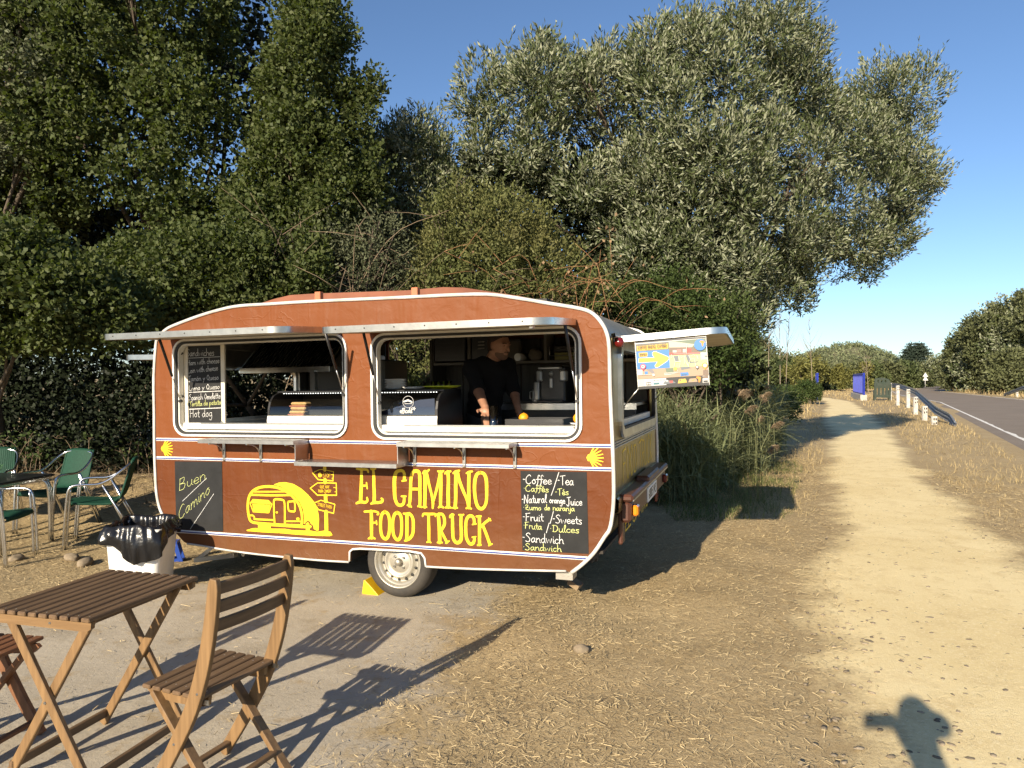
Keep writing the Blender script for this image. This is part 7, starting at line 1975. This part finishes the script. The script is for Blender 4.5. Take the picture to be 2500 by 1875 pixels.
# ---------------------------------------------------------------- middle distance and far trees
def far_tree(name, label, x, y, h, w, m, seed, n=1500, leaf=.5, trunk=.18, crown0=.12, group='trees in the distance', aspect=1.0, npuff=18, kind='round'):
    r_ = np.random.default_rng(seed)
    t = empty(name, (x, y, 0), 0, label, 'tree', group)
    pf = []
    for i in range(npuff):
        f = r_.uniform(crown0, .95)
        if kind == 'poplar': rad = w * .5 * math.sin(min(1, f * 0.75) * math.pi) ** .5
        else: rad = w * .5 * math.sin(np.clip((f - crown0 * .5) / (1.02 - crown0 * .5), .02, .98) * math.pi) ** .6
        a = r_.uniform(0, 6.28)
        q = rad * r_.uniform(.2, .85)
        rr1 = w * r_.uniform(.10, .19) * (.7 if kind == 'poplar' else 1)
        pf.append((math.cos(a) * q, math.sin(a) * q * aspect, min(f * h, h - rr1), rr1))
    pf = np.array(pf)
    C, A = fill(pf, n, 4, r_, leaf * .9, .4, 1, .8, .5)
    C[:, 2] = np.maximum(C[:, 2], .1)
    leaf_mesh('crown', C, A, leaf, leaf * .5, m, t, r_, 'long', up_bias=.5)
    mb = MB()
    mb.tube([(0, 0, -.1), (.1, 0, h * .3), (0, .1, h * .75)], [trunk, trunk * .75, trunk * .2], 7)
    for i in range(6):
        e = pf[r_.integers(0, len(pf))][:3]
        mb.tube([(.05, 0, h * .25), tuple(np.array([.05, 0, h * .25]) * .4 + e * .6), tuple(e)], [trunk * .5, trunk * .3, trunk * .1], 5)
    mb.build('trunk', m_bark, t)
    return t
m_fol1 = leafm('far_leaf_olive', (.110, .120, .055), (.080, .092, .038), .15, vs_=.25)
m_fol2 = leafm('far_leaf_green', (.070, .092, .035), (.095, .115, .045), .15, vs_=.2)
m_foly = leafm('far_leaf_yellow', (.19, .185, .055), (.13, .14, .045), .3, vs_=.4)
m_folc = leafm('cedar_needles', (.040, .058, .040), (.030, .045, .032), .1, vs_=.3)
GR_ = 'trees along the far side of the road'
rt = [('rounded roadside tree with a lit olive crown by the bend', 2362, 94, 7.4, 8.5), ('leafy roadside tree second from the bend', 2402, 90, 9.4, 9.0), ('tall bushy roadside tree left of the right edge', 2445, 87, 10.6, 9.5),
      ('tallest bushy roadside tree at the right edge', 2495, 85, 12.0, 10.0), ('dark tree cut off by the right edge', 2550, 83, 12.5, 10.0), ('low tree beyond the road bend', 2338, 118, 6.6, 8.0), ('low bush in front of the roadside trees at the right edge', 2480, 76, 4.6, 6.5)]
for i, (lab, px, y, h, w) in enumerate(rt):
    far_tree('roadside_tree', lab, (px - 1250) / 1750 * y, y, h, w, [m_fol1, m_willow][i % 2], 100 + i, 4600, .42, .25, .02, GR_, npuff=44)
for i, (x, y, h) in enumerate([(83.8, 125, 12.6), (86.0, 125, 12.8)]):
    far_tree('poplar_tree', ['left of two slim poplars above the roadside trees', 'right of two slim poplars above the roadside trees'][i], x, y, h, 2.6, m_fol2, 120 + i, 1200, .45, .25, .05, 'two poplars', npuff=16, kind='poplar')
# cedar with flat layers
cd = empty('cedar_tree', (101.5, 180, 0), 0, 'dark flat topped cedar standing above the distant trees', 'tree', 'trees in the distance')
r_ = np.random.default_rng(55)
pf = []
for k in range(9):
    z = 3.6 + k * .75
    wd_ = 5.6 * (1 - (k / 9) ** 2.2) + .8
    for q in range(9):
        a = r_.uniform(0, 6.28); rr0 = wd_ * r_.uniform(.2, 1)
        pf.append((math.cos(a) * rr0, math.sin(a) * rr0 * .6, z + r_.normal(0, .12), .85))
pf = np.array(pf)
C, A = fill(pf, 2600, 4, r_, .5, .1, 1, .8, .3)
C[:, 2] = pf[0, 2] + np.round((C[:, 2] - pf[0, 2]) / 0.75) * 0.75 + (C[:, 2] - pf[0, 2] - np.round((C[:, 2] - pf[0, 2]) / 0.75) * 0.75) * .45
leaf_mesh('crown', C, A, .55, .25, m_folc, cd, r_, 'long')
MB().tube([(0, 0, 0), (.2, 0, 5), (0, 0, 9.6)], [.5, .4, .1], 8).build('trunk', m_bark, cd)
# belt of trees beyond the meadow
belt = []
rr = random.Random(21)
spec = [(1770, 112, 7.2, 11, 'broad rounded tree left of the saplings beyond the reeds'), (1850, 118, 8.8, 12, 'tall dark rounded tree behind the willow tips'), (1812, 108, 6.4, 10, 'rounded tree left of the bare saplings'), (1890, 112, 5.0, 8, 'low tree behind the bare saplings'), (1915, 105, 4.6, 7, 'low tree left of the yellow tree'),
        (1990, 104, 3.8, 6, 'low bush beyond the blue railing post'), (2030, 112, 3.2, 6, 'low tree between the two blue railings'), (2085, 118, 4.2, 7, 'rounded tree behind the blue railing panel'), (2115, 120, 4.4, 7, 'olive tree right of the blue railing panel'), (2160, 122, 4.6, 8, 'broad olive tree behind the guard rail'),
        (2210, 130, 4.6, 8, 'low tree left of the triangular sign'), (2250, 145, 4.8, 9, 'low tree behind the triangular sign'), (2290, 160, 4.4, 9, 'tree left of the roadside trees'), (1960, 128, 3.6, 8, 'dull tree behind the yellow tree')]
for i, (px, y, h, w, lab) in enumerate(spec):
    x = (px - 1250) / 1750 * y
    far_tree('distant_tree', lab, x, y, h, w, [m_fol2, m_fol1][i % 2], 140 + i, 1700, .55, .22, .03, npuff=22)
for i, (px, y, h, w, lab) in enumerate([(1955, 92, 5.2, 4.6, 'yellow green tree in the meadow left of the path'), (2052, 96, 3.4, 3.0, 'small yellow bush left of the blue railing panel'), (2112, 90, 3.6, 2.6, 'bright yellow sapling beside the blue railing panel'), (1988, 96, 4.0, 3.5, 'pale green sapling right of the yellow tree')]):
    far_tree('yellow_tree', lab, (px - 1250) / 1750 * y, y, h, w, m_foly, 170 + i, 700, .35, .1, .15, 'yellowing young trees', npuff=14)
# bare saplings
for i, (px, y, h, lab) in enumerate([(1876, 60, 8.6, 'tallest bare sapling beyond the reeds'), (1905, 62, 7.4, 'bare sapling right of the tallest one'), (1918, 66, 8.2, 'leaning bare sapling in the group of three'), (1984, 64, 7.2, 'bare sapling standing alone above the meadow'), (2120, 80, 4.2, 'thin bare sapling behind the railing')]):
    t = empty('bare_sapling', ((px - 1250) / 1750 * y, y, 0), 0, lab, 'tree', 'bare saplings')
    mb = MB(); q = random.Random(300 + i)
    lx_ = q.uniform(-.4, .4)
    mb.tube(catmull([(0, 0, 0), (lx_ * .3, 0, h * .4), (lx_, 0, h)], 5), [.05 * (1 - .85 * k / 10) for k in range(11)], 5)
    for k in range(14):
        z = h * q.uniform(.4, .95); a = q.uniform(0, 6.28); l_ = (h - z) * .5 + .35
        p0 = Vector((lx_ * (z / h) ** 1.5, 0, z)); p1 = p0 + Vector((math.cos(a) * l_ * .5, math.sin(a) * l_ * .3, l_ * .9))
        mb.tube([tuple(p0), tuple((p0 + p1) / 2 + Vector((math.cos(a) * .08, 0, -.03))), tuple(p1)], [.02, .014, .006], 4)
    mb.build('stem', mat('pale_bare_bark', (.22, .18, .13), .9), t)
# shrubs in the shade left of the path
for i, (x, y, h, w, lab) in enumerate([(19.2, 47.0, 1.6, 2.6, 'dark bush in the shade left of the path'), (13.9, 36.5, 1.3, 2.4, 'dark bush at the end of the reeds'), (9.6, 27.0, 1.2, 2.6, 'dark bush behind the reeds')]):
    far_tree('bush', lab, x, y, h, w, m_alder2, 190 + i, 2200, .11, .05, .02, 'bushes left of the path', npuff=20)
# wooded hill on the horizon
hx = np.linspace(-20, 330, 90); hy = np.linspace(330, 560, 40)
HX, HY = np.meshgrid(hx, hy, indexing='ij')
def hill_h(x, y):
    c = 196 + (y - 400) * .48
    base = 12 * np.exp(-((x - c) / 34.0) ** 2) + 8 * np.exp(-((x - (c - 42)) / 52.0) ** 4) + 3
    return base * sstep(330, 420, y) * sstep(560, 500, y) - .5
I = np.arange(HX.size).reshape(HX.shape)
hill = np_mesh('hill', np.stack([HX, HY, hill_h(HX, HY)], -1).reshape(-1, 3), np.stack([I[:-1, :-1], I[1:, :-1], I[1:, 1:], I[:-1, 1:]], -1).reshape(-1, 4), mat('hill_soil', (.10, .11, .05), .95, col2=(.16, .14, .07), vscale=.05), smooth=True, kind='structure', label='low wooded hill on the horizon')
r_ = np.random.default_rng(77)
n = 3200
x, y = r_.uniform(20, 300, n), r_.uniform(350, 470, n)
pf = np.stack([x, y, hill_h(x, y) + r_.uniform(0, 1.4, n), r_.uniform(1.0, 1.8, n)], -1)
C, A = fill(pf, 27000, 2, r_, .8, .6, 1, .7, .7)
leaf_mesh('hillside_wood', C, A, 1.25, .75, leafm('hill_leaf', (.165, .185, .095), (.125, .145, .075), .12, vs_=.03), None, r_, 'long', up_bias=.6, kind='stuff', label='woodland covering the distant hill')
# ---------------------------------------------------------------- the photographer, standing where the picture is taken (only the shadow shows)
def photographer_f(P):
    hd = arr(.125, -.14, 1.665)
    d = ellip(P, hd, (.080, .105, .125))
    d = smin(d, ellip(P, hd + arr(.05, -.10, .03), (.055, .06, .06)), .03)
    d = smin(d, capsule(P, hd + arr(0, -.03, -.08), arr(.14, -.22, 1.42), .058, .075), .03)
    d = smin(d, capsule(P, arr(.14, -.24, 1.30), arr(.12, -.30, .98), .155, .15, (1.15, .8, 1)), .06)
    d = smin(d, capsule(P, arr(-.06, -.22, 1.40), arr(.34, -.26, 1.40), .07, .07), .06)
    for s, sh in ((-1, arr(-.06, -.22, 1.40)), (1, arr(.34, -.26, 1.40))):
        el = arr(.13 + s * .12, -.12, 1.26)
        wr = arr(.03 + s * .06, -.06, 1.575)
        if s < 0:      # the other arm hangs at the side
            d = smin(d, smin(capsule(P, sh, arr(-.10, -.26, 1.12), .055, .045), capsule(P, arr(-.10, -.26, 1.12), arr(-.07, -.20, .90), .045, .035), .02), .03)
            continue
        d = smin(d, smin(capsule(P, sh, el, .055, .045), capsule(P, el, wr, .045, .030), .02), .03)
        for k in range(4):
            d = smin(d, capsule(P, wr + arr(0, .0, .005 + k * .018), arr(s * .062, -.022, 1.590 + k * .018), .011, .009), .008)
        d = smin(d, capsule(P, wr, arr(s * .05, -.05, 1.60), .014, .011), .01)
    for s in (-1, 1):
        d = smin(d, smin(capsule(P, arr(.06 + s * .09, -.36, .95), arr(.06 + s * .11, -.34, .50), .10, .065), capsule(P, arr(.06 + s * .11, -.34, .50), arr(.06 + s * .12, -.38, .09), .065, .045), .03), .04)
        d = smin(d, capsule(P, arr(.06 + s * .12, -.38, .05), arr(.06 + s * .13, -.22, .04), .05, .04), .03)
    return d
ph = empty('person', (0, 0, 0), 0, 'photographer in cap and jacket holding up a phone, shown only by the shadow', 'person')
V_, F_ = sdf_mesh(photographer_f, (-.55, -.75, -.02), (.65, .05, 1.85), .018)
np_mesh('body', V_, F_, mat('grey_jacket', (.10, .11, .13), .9, col2=(.07, .07, .08), vscale=8), ph, smooth=True)
bp_ = lambda P: capsule(P, arr(.14, -.50, 1.36), arr(.14, -.50, 1.02), .15, .16, (1.0, .8, 1))
V_, F_ = sdf_mesh(bp_, (-.25, -.85, .75), (.40, -.30, 1.6), .025)
np_mesh('backpack', V_, F_, mat('backpack_cloth', (.04, .06, .10), .9), ph, smooth=True)
pn = MB().box((0, -.030, 1.618), (.15, .009, .074), bev=.003).build('phone', m_black, None, 'black phone held up at the camera position', 'phone')
